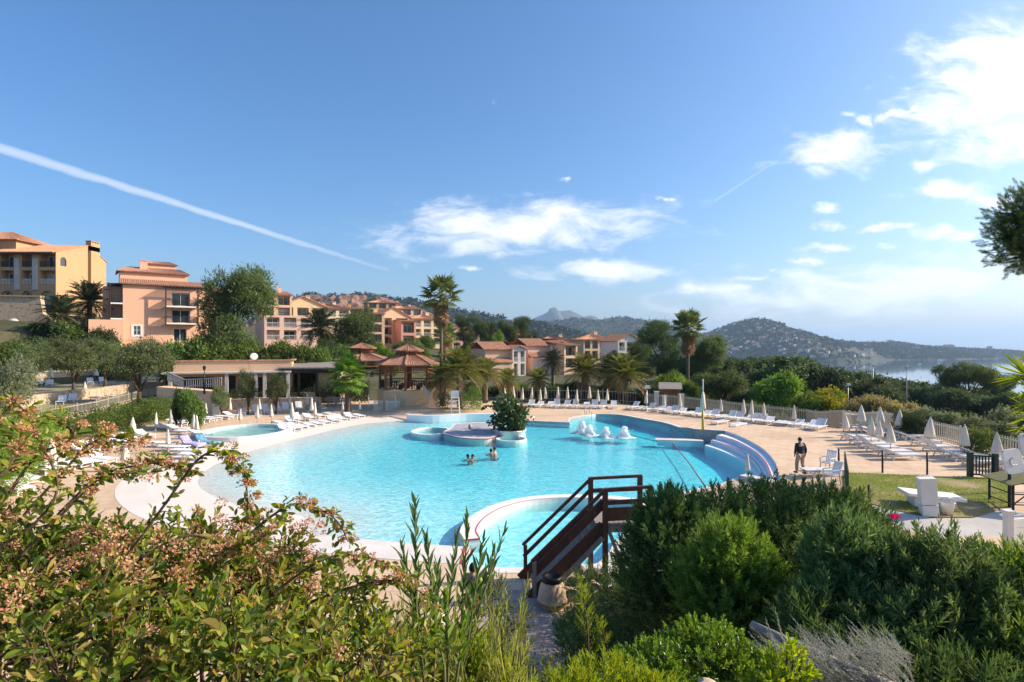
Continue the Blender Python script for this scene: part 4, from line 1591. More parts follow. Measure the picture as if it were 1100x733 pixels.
for z0 in fl_[1:]:
    add_window(b, (7.95, .36, z0 + .1), (1, 0, 0), 2.6, 2.15, 'door')
    slab_part(b, (8.0, -.75, z0 - .08), (4.6, 1.5, .22), M['white'])
    railing(b, (5.7, -1.45, z0), (10.3, -1.45, z0), 1.1, step=.075)
    railing(b, (5.7, -1.45, z0), (5.7, -.05, z0), 1.1, step=.075)
    railing(b, (10.3, -1.45, z0), (10.3, -.05, z0), 1.1, step=.075)
add_window(b, (1.85, .06, zt(552)), (1, 0, 0), 1.0, zt(505) - zt(552), 'window')
mb = MB()
for (x, z, sx_, sz_) in [(1.85, zt(552) - .12, 1.5, .24), (1.85, zt(505) + .1, 1.5, .2), (1.22, (zt(552) + zt(505)) / 2, .24, zt(505) - zt(552)), (2.48, (zt(552) + zt(505)) / 2, .24, zt(505) - zt(552))]:
    mb.box((x, -.02, z), (sx_, .07, sz_))
mb.build('window_surround', M['white'], b)
mb = MB()
for x in (5.7, 10.3):
    mb.bar((x, -1.5, fl_[1] - .3), (x, -1.5, ez - .55), .2, .2)
mb.bar((5.4, -1.5, ez - .45), (10.6, -1.5, ez - .45), .2, .2)
for i in range(12):
    x = 5.5 + i * .45
    mb.bar((x, -1.9, ez - .25), (x, -.02, ez - .2), .1, .14)
mb.build('pergola', M['darkwood'], b)
mb = MB()
for y in (.2, 3.2, 6.6):
    mb.bar((-1.6, y, zt(470)), (-1.6, y, ez - .3), .2, .2)
mb.bar((-1.6, .1, ez - .3), (-1.6, 6.8, ez - .3), .22, .22)
for i in range(14):
    mb.bar((-2.0, .3 + i * .48, ez - .1), (-.03, .3 + i * .48, ez - .02), .1, .14)
mb.build('pergola', M['darkwood'], b)
for z0 in (zt(470), zt(395)):
    slab_part(b, (-.8, 3.5, z0 - .1), (1.58, 7, .22), M['white'])
    railing(b, (-1.5, .1, z0), (-1.5, 7, z0), 1.1)
    railing(b, (-1.5, .1, z0), (-.05, .1, z0), 1.1)
mb = MB()
mb.box((-2.2, 2.0, zt(470) / 2 - 1.6), (4.3, 6, zt(470) + 2.6))
mb.box((-1.3, 6.2, ez / 2 - 1.4), (2.55, 5.2, ez + 2.2))
mb.build('annex_wall', P['pink'], b)

# ---- yellow apartment house at the far left
yc = A(60, 370, 105)
b = bld('apartment_house', 'large yellow apartment house with arched loggias at the left edge', (yc.x, 105, 8.0), 0)
zy = lambda cy: HC - (240 + cy * .2182 - HY) / F * 105 - 8.0
ez = zy(140)
gz = 26.6 - 8.0
Lw = 34
holes = []
for (xa, xb) in [(-3.0, -.15), (-6.3, -4.4), (-10.2, -7.8), (-14, -11.5), (-18, -15.2), (-22, -19)]:
    holes.append((Lw + xa, Lw + xb, zy(215), ez - .35, 1.6))
    holes.append((Lw + xa, Lw + xb, zy(300), zy(232), 1.6))
    holes.append((Lw + xa - .1, Lw + xb + .1, zy(425), zy(332), 1.0, 'arch'))
mb = MB()
facade(mb, (-Lw, 0, -6), (1, 0, 0), Lw, ez + 6, [h[:2] + (h[2] + 6, h[3] + 6) + h[4:] for h in holes], 0, 1)
gh = [(1.0, 2.5, zy(205) + 6, zy(160) + 6, .5, 'arch')]
facade(mb, (0, 0, -6), (0, 1, 0), 13, ez + 6, gh, 0, 1)
mb.add([(0, 0, ez), (0, 13, ez), (0, 8, gz)], [(0, 1, 2)], 0)
mb.quad((0, 13, -6), (-Lw, 13, -6), (-Lw, 13, ez), (0, 13, ez))
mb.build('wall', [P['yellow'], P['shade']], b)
mb = MB()
tiled(mb, (-Lw - .3, -.9, ez - .15), (.12, -.9, ez - .15), (.12, 8, gz + .06), (-Lw - .3, 8, gz + .06))
tiled(mb, (.12, 13.4, ez - .1), (-Lw - .3, 13.4, ez - .1), (-Lw - .3, 8, gz + .06), (.12, 8, gz + .06))
mb.build('roof', M['tile'], b)
mb = MB()
hip_roof(mb, -34, -9.5, 2.5, 13, gz + .2, 2.4, .5)
mb.build('roof', M['tile'], b)
mb = MB()
mb.box((-21.7, 7.7, gz - .7), (24, 10, 1.8))
mb.build('upper_wall', P['yellow'], b)
mb = MB()
mb.box((.3, 9.2, gz / 2 + 2.4), (.6, 2.4, gz - 5))
mb.box((.05, 9.2, gz - .2), (1.1, 2.4, 1.6))
for i in range(4):
    mb.box((.05, 8.2 + i * .66, gz + .75), (1.0, .3, .3))
mb.box((.05, 9.2, gz + .95), (1.2, 2.6, .12))
mb.build('chimney', P['yellow'], b)
for i, (xa, xb) in enumerate([(-3.0, -.15), (-6.3, -4.4), (-10.2, -7.8), (-14, -11.5), (-18, -15.2), (-22, -19)]):
    xm, ww = (xa + xb) / 2, xb - xa
    add_window(b, (xm, 1.52, zy(215)), (1, 0, 0), min(ww - .5, 1.9), 2.1, 'door')
    add_window(b, (xm, 1.52, zy(300)), (1, 0, 0), min(ww - .5, 1.9), 2.1, 'door')
    add_window(b, (xm, .7, zy(425)), (1, 0, 0), ww + .1, zy(335) - zy(425), 'arch')
    railing(b, (xa, .06, zy(215)), (xb, .06, zy(215)), 1.05)
    railing(b, (xa, .06, zy(300)), (xb, .06, zy(300)), .95, 'white', 'balustrade', True, .26)
mb = MB()
for x in (-3.75, -7.05, -10.9, -14.7, -18.6):
    mb.box((x, -.16, (ez + zy(330)) / 2 - .6), (.85, .3, ez - zy(330) - 1.3))
mb.build('pillar', M['concrete'], b)
mb = MB()
mb.bar((-Lw, -.75, ez - .42), (0, -.75, ez - .42), .16, .2)
for i in range(60):
    x = -.3 - i * .55
    mb.bar((x, -1.1, ez - .38), (x, .3, ez - .28), .1, .14)
mb.build('pergola', M['darkwood'], b)
mb = MB()
mb.box((-.14 + 1.75 * 0, 1.75, zy(182)), (.06, 1.0, 1.7))
mb.build('window_back', M['glass'], b)
# ground floor terrace before it
w_ = bld('terrace_wall', 'pale stone retaining wall curving below the yellow apartment house', (-88, 97, 0), R(14), 'retaining wall')
mb = MB()
top = [(-20, 14.6), (8.0, 14.6)]
prof = [(-20, 15.2), (6.4, 15.2), (6.8, 12.4), (9.2, 10.4), (12.6, 8.3), (13.2, 6.5)]
for (xa, za), (xb, zb) in zip(prof[:-1], prof[1:]):
    mb.prism([(xa, 0), (xb, 0), (xb, 1.2), (xa, 1.2)], 3, [za, zb, zb, za])
mb.build('stone_face', M['stone'], w_)
mb = MB()
mb.box((-6.8, .5, 15.3), (26.6, 1.5, .25))
mb.build('wall_cap', P['yellow'], w_)
mb = MB()
mb.lathe([(.0, -.06), (1.0, -.06), (1.0, .06), (0, .06)], (0, 0, 0), 20)
o_ = mb.build('wall_disc', M['white'], w_)
o_.location = (XY(5, 95.8) + 88, -.1, 10.4)
o_.rotation_euler = (R(90), 0, 0)


def apartment(px0, px1, yt, yb, d, col, floors, cols, label, yaw=25, roof='hip', roofmat='tile', rise=1.6, depth=9, shade='shade', arch_ground=False, right_cols=2, rail='dark', name='apartment_block', chim=True):
    """block of flats with recessed loggias, placed by where its front wall shows"""
    ya = R(yaw + 8)
    w_ = (px1 - px0) / F * d
    # front wall foreshortened by yaw about its left corner
    w_ = w_ / max(.4, math.cos(ya) + math.sin(ya) * XY(px0, d) / d)
    p = A(px0, yb, d)
    b = bld(name, label, (p.x, p.y, p.z), ya)
    h_ = max(2.6 * floors, (yb - yt) / F * d - (rise if roof != 'flat' else 0))
    fh = h_ / floors
    mb = MB()
    sink = 6.0
    holes, rh = [], []
    cw = w_ / cols
    for f in range(floors):
        for c in range(cols):
            z0 = sink + f * fh + .15
            a = 'arch' if arch_ground and f == 0 and c % 2 == 0 else ''
            holes.append((c * cw + cw * .13, (c + 1) * cw - cw * .13, z0, z0 + fh * .78, 1.3, a))
        for c in range(right_cols):
            dw = depth / right_cols
            rh.append((c * dw + dw * .34, (c + 1) * dw - dw * .34, sink + f * fh + fh * .34, sink + f * fh + fh * .8, .15))
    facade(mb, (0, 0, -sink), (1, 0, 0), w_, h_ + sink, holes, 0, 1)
    facade(mb, (w_, 0, -sink), (0, 1, 0), depth, h_ + sink, rh, 0, 1)
    facade(mb, (w_, depth, -sink), (-1, 0, 0), w_, h_ + sink, [], 0, 1)
    facade(mb, (0, depth, -sink), (0, -1, 0), depth, h_ + sink, [], 0, 1)
    if roof == 'gable':
        for x in (0, w_):
            mb.add([(x, 0, h_), (x, depth, h_), (x, depth / 2, h_ + rise)], [(0, 1, 2)], 0)
    if roof == 'front_gable':
        for y in (0, depth):
            mb.add([(0, y, h_), (w_, y, h_), (w_ / 2, y, h_ + rise)], [(0, 1, 2)], 0)
    if roof == 'flat':
        mb.quad((0, 0, h_ - .01), (w_, 0, h_ - .01), (w_, depth, h_ - .01), (0, depth, h_ - .01))
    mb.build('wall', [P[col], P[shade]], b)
    mb = MB()
    if roof == 'hip':
        hip_roof(mb, 0, w_, 0, depth, h_, rise, .5)
    elif roof == 'gable':
        tiled(mb, (-.3, -.6, h_ - .15), (w_ + .3, -.6, h_ - .15), (w_ + .3, depth / 2, h_ + rise + .08), (-.3, depth / 2, h_ + rise + .08))
        tiled(mb, (w_ + .3, depth + .6, h_ - .15), (-.3, depth + .6, h_ - .15), (-.3, depth / 2, h_ + rise + .08), (w_ + .3, depth / 2, h_ + rise + .08))
    elif roof == 'front_gable':
        tiled(mb, (-.5, depth + .3, h_ - .15), (-.5, -.4, h_ - .15), (w_ / 2, -.4, h_ + rise + .08), (w_ / 2, depth + .3, h_ + rise + .08))
        tiled(mb, (w_ + .5, -.4, h_ - .15), (w_ + .5, depth + .3, h_ - .15), (w_ / 2, depth + .3, h_ + rise + .08), (w_ / 2, -.4, h_ + rise + .08))
    elif roof == 'shed':
        tiled(mb, (-.3, -.6, h_ - .1), (w_ + .3, -.6, h_ - .1), (w_ + .3, depth, h_ + rise), (-.3, depth, h_ + rise))
    if mb.v:
        mb.build('roof', M[roofmat], b)
    if chim:
        chimney(b, (w_ * .7, depth * .6, h_ + rise * .9), (1.0, .7, 1.2), P[col])
    for i, h in enumerate(holes):
        xm = (h[0] + h[1]) / 2
        add_window(b, (xm, 1.24, h[2] - sink), (1, 0, 0), min(2.4, h[1] - h[0] - .3), min(2.1, h[3] - h[2] - .2), 'door')
        if h[5] != 'arch':
            railing(b, (h[0], .05, h[2] - sink), (h[1], .05, h[2] - sink), .95, rail, step=.22)
    for h in rh:
        ym = (h[0] + h[1]) / 2
        add_window(b, (w_ - .06, ym, h[2] - sink), (0, 1, 0), h[1] - h[0], h[3] - h[2], 'window')
    return b


# --- hillside blocks from left to right
apartment(279, 300, 309, 365, 128, 'orange', 4, 2, 'narrow orange apartment block half hidden by the grey-green tree', 22, 'shed', rise=1.4)
apartment(300, 331, 318, 362, 140, 'ochre', 3, 3, 'ochre apartment block with deep balconies right of the grey-green tree', 24, 'front_gable', rise=2.4)
apartment(284, 318, 348, 366, 116, 'rose', 2, 3, 'low rose balconied block before the ochre apartments', 22, 'flat', rail='white', chim=False)
apartment(334, 362, 326, 350, 165, 'cream', 2, 3, 'cream block with white balconies above the bushy palm', 24, 'hip', 'tilebrown', rail='white')
apartment(353, 380, 327, 350, 185, 'yellow', 2, 2, 'plain yellow block under a shallow roof below the red crags', 20, 'shed', rise=1.0)
apartment(390, 409, 333, 368, 150, 'peach', 3, 1, 'peach block with a blank wall and a small loggia', 14, 'shed', rise=.8)
apartment(406, 432, 334, 370, 158, 'orange', 3, 2, 'orange block with arched openings beside the red house', 24, 'front_gable', arch_ground=True, rise=2.6, roofmat='tilebrown')
apartment(431, 444, 342, 372, 155, 'red', 2, 1, 'small deep red house between orange and cream blocks', 20, 'shed', rise=.6, chim=False)
apartment(443, 470, 338, 371, 165, 'cream', 3, 3, 'cream block with white framed balconies left of the tallest fan palm', 22, 'hip', rail='white', rise=1.4)
apartment(420, 448, 328, 346, 230, 'rose', 2, 3, 'distant rose block above the deep red house', 18, 'hip', rise=1.2)
apartment(486, 513, 352, 376, 170, 'rose', 2, 3, 'rose coloured house with white railings right of the tallest fan palm', 18, 'hip', 'tilebrown', rail='white')
apartment(510, 548, 352, 378, 180, 'buff', 2, 4, 'buff block with dark loggias among the pines', 16, 'hip', 'tilebrown')
apartment(548, 572, 354, 380, 172, 'rose', 2, 3, 'rose block right of the pines behind the portico villas', 16, 'hip', 'tile')
apartment(580, 627, 362, 388, 158, 'buff', 2, 5, 'long buff block with a row of dark loggias under a brown roof', 14, 'hip', 'tilebrown')
apartment(627, 663, 365, 386, 150, 'buff', 2, 4, 'buff block with pillared balconies at the right end of the row', 12, 'hip', 'tile')
apartment(664, 692, 372, 390, 132, 'white', 2, 3, 'white pillared house at the right end beside the lower pine', 10, 'front_gable', rise=1.6, rail='white', chim=False)
apartment(395, 420, 322, 338, 260, 'yellow', 2, 3, 'distant yellow block under the red crags', 18, 'hip', rise=1.2)


def villa(px0, px1, pxg, yt, yb, d, col, label, yaw):
    """villa: plain wing under a tiled roof, and a white gabled portico of two storeys at its right end"""
    ya = R(yaw)
    p = A(px0, yb, d)
    b = bld('portico_villa', label, (p.x, p.y, p.z), ya, 'villa')
    s = d / F
    wl = (pxg - px0) * s * 1.05
    wg = (px1 - pxg) * s * 1.05
    h_ = (yb - yt) * s
    mb = MB()
    facade(mb, (0, 0, -5), (1, 0, 0), wl, h_ + 5, [(wl * .55, wl * .85, 5.2, 5 + h_ * .35, .4)], 0, 1)
    facade(mb, (0, 9, -5), (0, -1, 0), 9, h_ + 5, [], 0, 1)
    facade(mb, (wl + wg, 9, -5), (-1, 0, 0), wl + wg, h_ + 5, [], 0, 1)
    facade(mb, (wl + wg, 0, -5), (0, 1, 0), 9, h_ + 5, [(2, 3.2, 5 + h_ * .6, 5 + h_ * .85, .2), (5.5, 6.7, 5 + h_ * .6, 5 + h_ * .85, .2)], 0, 1)
    mb.build('wall', [P[col], P['shade']], b)
    mb = MB()
    f2 = h_ * .52
    g = 2
    gh_ = [(i * wg / g + .3, (i + 1) * wg / g - .3, z0, z1, 1.6) for i in range(g) for (z0, z1) in ((5.1, 5 + f2 - .4), (5 + f2, 5 + h_ - .5))]
    facade(mb, (wl, -1.2, -5), (1, 0, 0), wg, h_ + 5, gh_, 0, 1)
    mb.add([(wl, -1.2, h_), (wl + wg, -1.2, h_), (wl + wg / 2, -1.2, h_ + wg * .24)], [(0, 1, 2)])
    mb.quad((wl + wg, -1.2, -5), (wl + wg, 0, -5), (wl + wg, 0, h_), (wl + wg, -1.2, h_))
    mb.quad((wl, -1.2, -5), (wl, 0, -5), (wl, 0, h_), (wl, -1.2, h_))
    mb.build('portico', [P['white'], P['cream']], b)
    for h in gh_:
        add_window(b, ((h[0] + h[1]) / 2 + wl, .34, h[2] - 5), (1, 0, 0), h[1] - h[0] - .4, 1.9, 'door')
        if h[2] > 5.5:
            railing(b, (wl + h[0], -1.15, h[2] - 5), (wl + h[1], -1.15, h[2] - 5), .85, 'white', 'balustrade', True, .25)
    mb = MB()
    tiled(mb, (-.4, -.5, h_ - .1), (wl, -.5, h_ - .1), (wl, 4.5, h_ + 1.5), (-.4, 4.5, h_ + 1.5))
    tiled(mb, (wl + wg + .3, 9.5, h_ - .1), (-.4, 9.5, h_ - .1), (-.4, 4.5, h_ + 1.5), (wl + wg + .3, 4.5, h_ + 1.5))
    tiled(mb, (wl - .3, 4.5, h_ - .05), (wl - .3, -1.6, h_ - .05), (wl + wg / 2, -1.6, h_ + wg * .24 + .1), (wl + wg / 2, 4.5, h_ + wg * .24 + .1))
    tiled(mb, (wl + wg + .3, -1.6, h_ - .05), (wl + wg + .3, 4.5, h_ - .05), (wl + wg / 2, 4.5, h_ + wg * .24 + .1), (wl + wg / 2, -1.6, h_ + wg * .24 + .1))
    tiled(mb, (-.3, -2.4, f2 - .1), (wl * .96, -2.4, f2 - .1), (wl * .96, -.02, f2 + .8), (-.3, -.02, f2 + .8))
    mb.build('roof', M['tile'], b)
    mb = MB()
    mb.box((wl * .5 - .2, -1.1, f2 / 2 - 2.7), (wl * .9, 2.1, f2 + 4.9))
    mb.build('lower_wall', P[col], b)
    return b


villa(521, 564, 549, 375, 404, 116, 'peach', 'left portico villa with a white two storey gable front', 22)
villa(567, 612, 592, 371, 396, 124, 'rose', 'right portico villa with a white gable front and pale rose wall', 24)
apartment(606, 622, 371, 396, 122, 'peach', 2, 1, 'small peach house adjoining the right portico villa', 20, 'shed', rise=.8, chim=False)

# --- villas dotted over the far hill and the headland: small walls under a tiled roof
mb = MB()
mb.box((0, 0, 2), (12, 9, 8))
hip_roof(mb, -6, 6, -4.5, 4.5, 6, 2.2, .5, 1)
for x in (-3.5, 0, 3.5):
    mb.box((x, -4.52, 3.2), (1.3, .08, 1.6), 2)
hv = mb.mesh('hill_villa', [P['white'], M['tile'], M['glass']])
random.seed(3)
cnt = 0
ridge_px = [750, 768, 784, 800, 818, 848, 866, 885, 905, 930, 960, 1010, 1060]
ridge_y = [358, 354, 347.5, 343.5, 341.8, 350, 355, 361, 366, 369, 370, 375, 377]
dg = bpy.context.evaluated_depsgraph_get()
for _ in range(1500):
    px = random.uniform(752, 1075)
    top = float(np.interp(px, ridge_px, ridge_y))
    py = top + 2 + random.random() ** .8 * 30
    if py > 384:
        continue
    a = A(px, py, 100.0)
    o_ = Vector((0, 0, HC))
    best = None
    for nm in ('house_dotted_hill', 'headland'):
        ob = COL.objects[nm]
        hit, loc, nor, _i = ob.ray_cast(o_, (a - o_).normalized(), distance=9000)
        if hit and (best is None or loc.y < best.y):
            best = loc.copy()
    if best is None or best.z < SEA + 4:
        continue
    sc = random.uniform(.6, 1.15)
    o = link('hill_villa', hv, None, best - Z * 1.5, random.uniform(-.7, .9), (sc * random.uniform(.8, 1.6), sc, sc))
    tag(o, 'pale villa dotted on the wooded hill or headland across the bay', 'villa', 'villas dotted over the hills across the bay')
    cnt += 1
    if cnt >= 210:
        break
for (px, py, d, wv, hv_, lb) in [(1019, 372.5, 2640, 44, 14, 'long pale building along the headland crest'), (1063, 374, 2640, 16, 12, 'square building with a red roof near the end of the headland'), (985, 372, 2640, 26, 12, 'large pale house on the headland crest left of the long building')]:
    p = A(px, py, d)
    mb = MB()
    mb.box((0, 0, 0), (wv, 14, hv_))
    hip_roof(mb, -wv / 2, wv / 2, -7, 7, hv_ / 2, 3.5, .5, 1)
    for k in range(int(wv / 4)):
        for zz_ in (-1.5, 2.5):
            mb.box((-wv / 2 + 2.5 + k * 4, -7.03, zz_), (1.6, .08, 2), 2)
    o = mb.build('headland_house', [P['buff'], M['tile'], M['glass']])
    o.location = p
    tag(o, lb, 'building')
# woods that clothe the far hills: masses of crowns nobody could count
gw = []
for nm, cnt_, zlo in (('house_dotted_hill', 7000, SEA + 2), ('headland', 3200, SEA + 2), ('middle_hill', 3600, -30), ('scrub_ridge', 3000, 5), ('rocky_ridge', 2600, 5)):
    me = COL.objects[nm].data
    V = np.zeros(len(me.vertices) * 3)
    me.vertices.foreach_get('co', V)
    V = V.reshape(-1, 3)
    quads = np.array([tuple(q.vertices) for q in me.polygons])
    c_ = V[quads]
    top = c_[:, :, 2].mean(1)
    ok = np.nonzero((top > zlo) & (c_[:, :, 1].mean(1) < np.median(V[:, 1]) + 90))[0]
    pick = RNG.choice(ok, cnt_)
    u, v = RNG.random((2, cnt_, 1))
    q = c_[pick]
    pos = (q[:, 0] * (1 - u) + q[:, 1] * u) * (1 - v) + (q[:, 3] * (1 - u) + q[:, 2] * u) * v
    keep = fbm(pos[:, 0] * .006, pos[:, 1] * .006 + pos[:, 2] * .01, 3, 2) > (.33 if nm != 'rocky_ridge' else .565)
    pos = pos[keep]
    k_ = 7
    pos = np.repeat(pos, k_, 0)
    n_ = len(pos)
    r_ = np.repeat((4 if nm != 'rocky_ridge' else 2) + (5 if nm != 'rocky_ridge' else 2.5) * RNG.random(n_ // k_), k_)
    d_ = rdir(n_, .6)
    pp_ = pos + d_ * r_[:, None] * .5 + np.array([0, 0, 2.0])
    gw.append(scatter(LEAF_RHOMB, pp_, rdir(n_), d_ + rdir(n_) * .4, r_ * 1.2, r_ * .9) + (0,))
wd = link('far_woodland', np_mesh('far_woodland', gw, [leaf_mat('far_wood', [(.012, .02, .01), (.022, .034, .015), (.035, .048, .022)], trans=.1)]))
tag(wd, 'dark scrubby woods covering the far hills and headland', 'woodland', kind='stuff')
# small boats on the bay
random.seed(4)
for i, (px, py) in enumerate([(1010, 384.5), (950, 387), (1008, 388), (988, 388.5)]):
    d = (HC - SEA) * F / (py + 3 - HY)
    p = A(px, py + 3, d)
    mb = MB()
    n = 10
    Lb, Wb = 9.0, 3.0
    prof = [(-Lb / 2 + Lb * k / n, Wb / 2 * (1 - (max(0, k / n - .35) / .65) ** 2.2)) for k in range(n + 1)]
    poly = [(x, -y) for x, y in prof] + [(x, y) for x, y in reversed(prof[:-1])]
    mb.prism(poly, -.3, 1.3)
    mb.prism([(-2.6, -.9), (1.0, -.8), (1.6, 0), (1.0, .8), (-2.6, .9)], 1.3, 2.5)
    if i:
        mb.tube([(.2, 0, 1.3), (.2, 0, 12)], [.09, .05], 5)
        mb.tube([(.2, 0, 2.8), (-3.6, 0, 2.9)], .06, 5)
    o = mb.build('moored_boat', M['white'])
    o.location = (p.x, p.y, SEA)
    o.rotation_euler = (0, 0, random.uniform(-.6, .6))
    o.scale = (2.2, 2.2, 2.2) if i == 0 else (1.2, 1.2, 1.2)
    tag(o, ['white motor yacht moored off the headland', 'small white sailing boat moored nearest the left shore', 'small white sailing boat below the motor yacht', 'small white sailing boat between the other two masts'][i], 'boat', 'boats moored in the bay')

# ------------------------------------------------------------------ orange bar, shelter, pavilions
b = bld('pool_bar', 'low orange flat roofed bar with pale columns behind the deck', (XY(186, 62), 62, 1.4), R(18), 'bar')
mb = MB()
s = 64 / F
wB = (305 - 186) * s * .97
hz = HC - (388 - HY) * s - 1.4
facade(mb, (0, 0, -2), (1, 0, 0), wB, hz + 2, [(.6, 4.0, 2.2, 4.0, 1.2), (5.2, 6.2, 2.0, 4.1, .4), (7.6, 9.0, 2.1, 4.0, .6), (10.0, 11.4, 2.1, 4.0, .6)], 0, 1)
facade(mb, (wB, 0, -2), (0, 1, 0), 7, hz + 2, [], 0, 1)
facade(mb, (0, 7, -2), (0, -1, 0), 7, hz + 2, [], 0, 1)
mb.quad((0, 0, hz - .3), (wB, 0, hz - .3), (wB, 7, hz - .3), (0, 7, hz - .3), 0)
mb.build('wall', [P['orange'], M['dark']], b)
mb = MB()
mb.box((wB / 2, .12, hz + .06), (wB + .3, .5, .14))
mb.box((wB + .05, 3.6, hz + .055), (.5, 7, .13))
mb.build('parapet_cap', M['tile'], b)
mb = MB()
mb.box((wB / 2 - .3, -1.2, hz - 1.2), (wB + .6, 2.4, .16))
mb.build('canopy', M['concrete'], b)
for x in (.2, 5.6, 7.0, 8.5, 9.4, 11.8):
    mb = MB()
    mb.box((x, -2.1, (hz - 1.3) / 2 - .5), (.34, .34, hz - .25))
    mb.build('column', M['concrete'], b)
add_window(b, (8.3, .5, .05), (1, 0, 0), 1.4, 1.9, 'door')
add_window(b, (10.7, .5, .05), (1, 0, 0), 1.4, 1.9, 'door')
mb = MB()
mb.lathe([(.02, 0), (.35, .06), (.42, .14), (.40, .16), (.02, .05)], (0, 0, 0), 14)
dsh = mb.build('satellite_dish', M['white'], b)
dsh.location = (8.0, .5, hz + .45)
dsh.rotation_euler = (R(70), 0, R(10))
mb = MB()
mb.tube([(8.0, .6, hz), (8.0, .55, hz + .45)], .03, 6)
mb.build('dish_mast', M['metal'], b)
# stair ramp down from the bar with pale rails
b = bld('bar_ramp', 'pale ramp with slatted rails leading up to the orange bar', (0, 0, 0), 0, 'ramp')
mb = MB()
r0, r1, r2 = A(180, 413, 58), A(196, 414, 58), A(238, 414, 58)
mb.prism([(r0.x - .6, 57.2), (r2.x, 57.2), (r2.x, 58.6), (r0.x - .6, 58.6)], 0, [r0.z - .2, r2.z - .6, r2.z - .6, r0.z - .2])
mb.build('ramp_base', P['peach'], b)
mb = MB()
for (pa, pb) in [((180, 400), (198, 408)), ((198, 408), (238, 406))]:
    a, c = A(*pa, 57.1), A(*pb, 57.1)
    mb.bar(a, c, .08, .1)
    mb.bar(a - Z * .7, c - Z * .55, .06, .08)
    for i in range(18):
        q = a.lerp(c, i / 17)
        mb.bar(q - Z * .85, q, .05, .05)
mb.build('handrail', M['concrete'], b)

# dark timber shelter with a flat sheet roof
b = bld('timber_shelter', 'dark open timber shelter with a pale flat roof right of the orange bar', (XY(306, 66), 66, .8), R(3), 'shelter')
s = 66 / F
wS = 57 * s
zr = HC - (395 - HY) * s - .8
mb = MB()
mb.prism([(-.2, -1.6), (wS + .3, -1.6), (wS + .6, 5), (-.2, 5)], [zr - .12, zr - .12, zr + .3, zr + .3], [zr + .06, zr + .06, zr + .5, zr + .5])
mb.build('roof', M['greywood'], b)
mb = MB()
for x in (0, wS * .33, wS * .66, wS):
    mb.bar((x, -1.3, -1), (x, -1.3, zr - .1), .22, .22)
for i in range(24):
    x = wS * i / 23
    mb.bar((x, -1.7, zr - .25), (x, 4.6, zr + .15), .08, .14)
mb.bar((-.2, -1.42, zr - .42), (wS + .2, -1.42, zr - .42), .12, .3)
mb.build('frame', M['darkwood'], b)
mb = MB()
mb.box((wS * .32, 4.4, zr / 2 - .5), (wS * .64, .2, zr))
mb.build('back_wall', M['darkwood'], b)
mb = MB()
mb.box((wS * .8, 2.2, zr / 2 - .6), (wS * .42, 3.4, zr - .2))
mb.build('wall', P['cream'], b)
mb = MB()
mb.box((wS * .3, -1.2, .2), (wS * .62, .3, 1.1))
mb.build('counter', P['peach'], b)


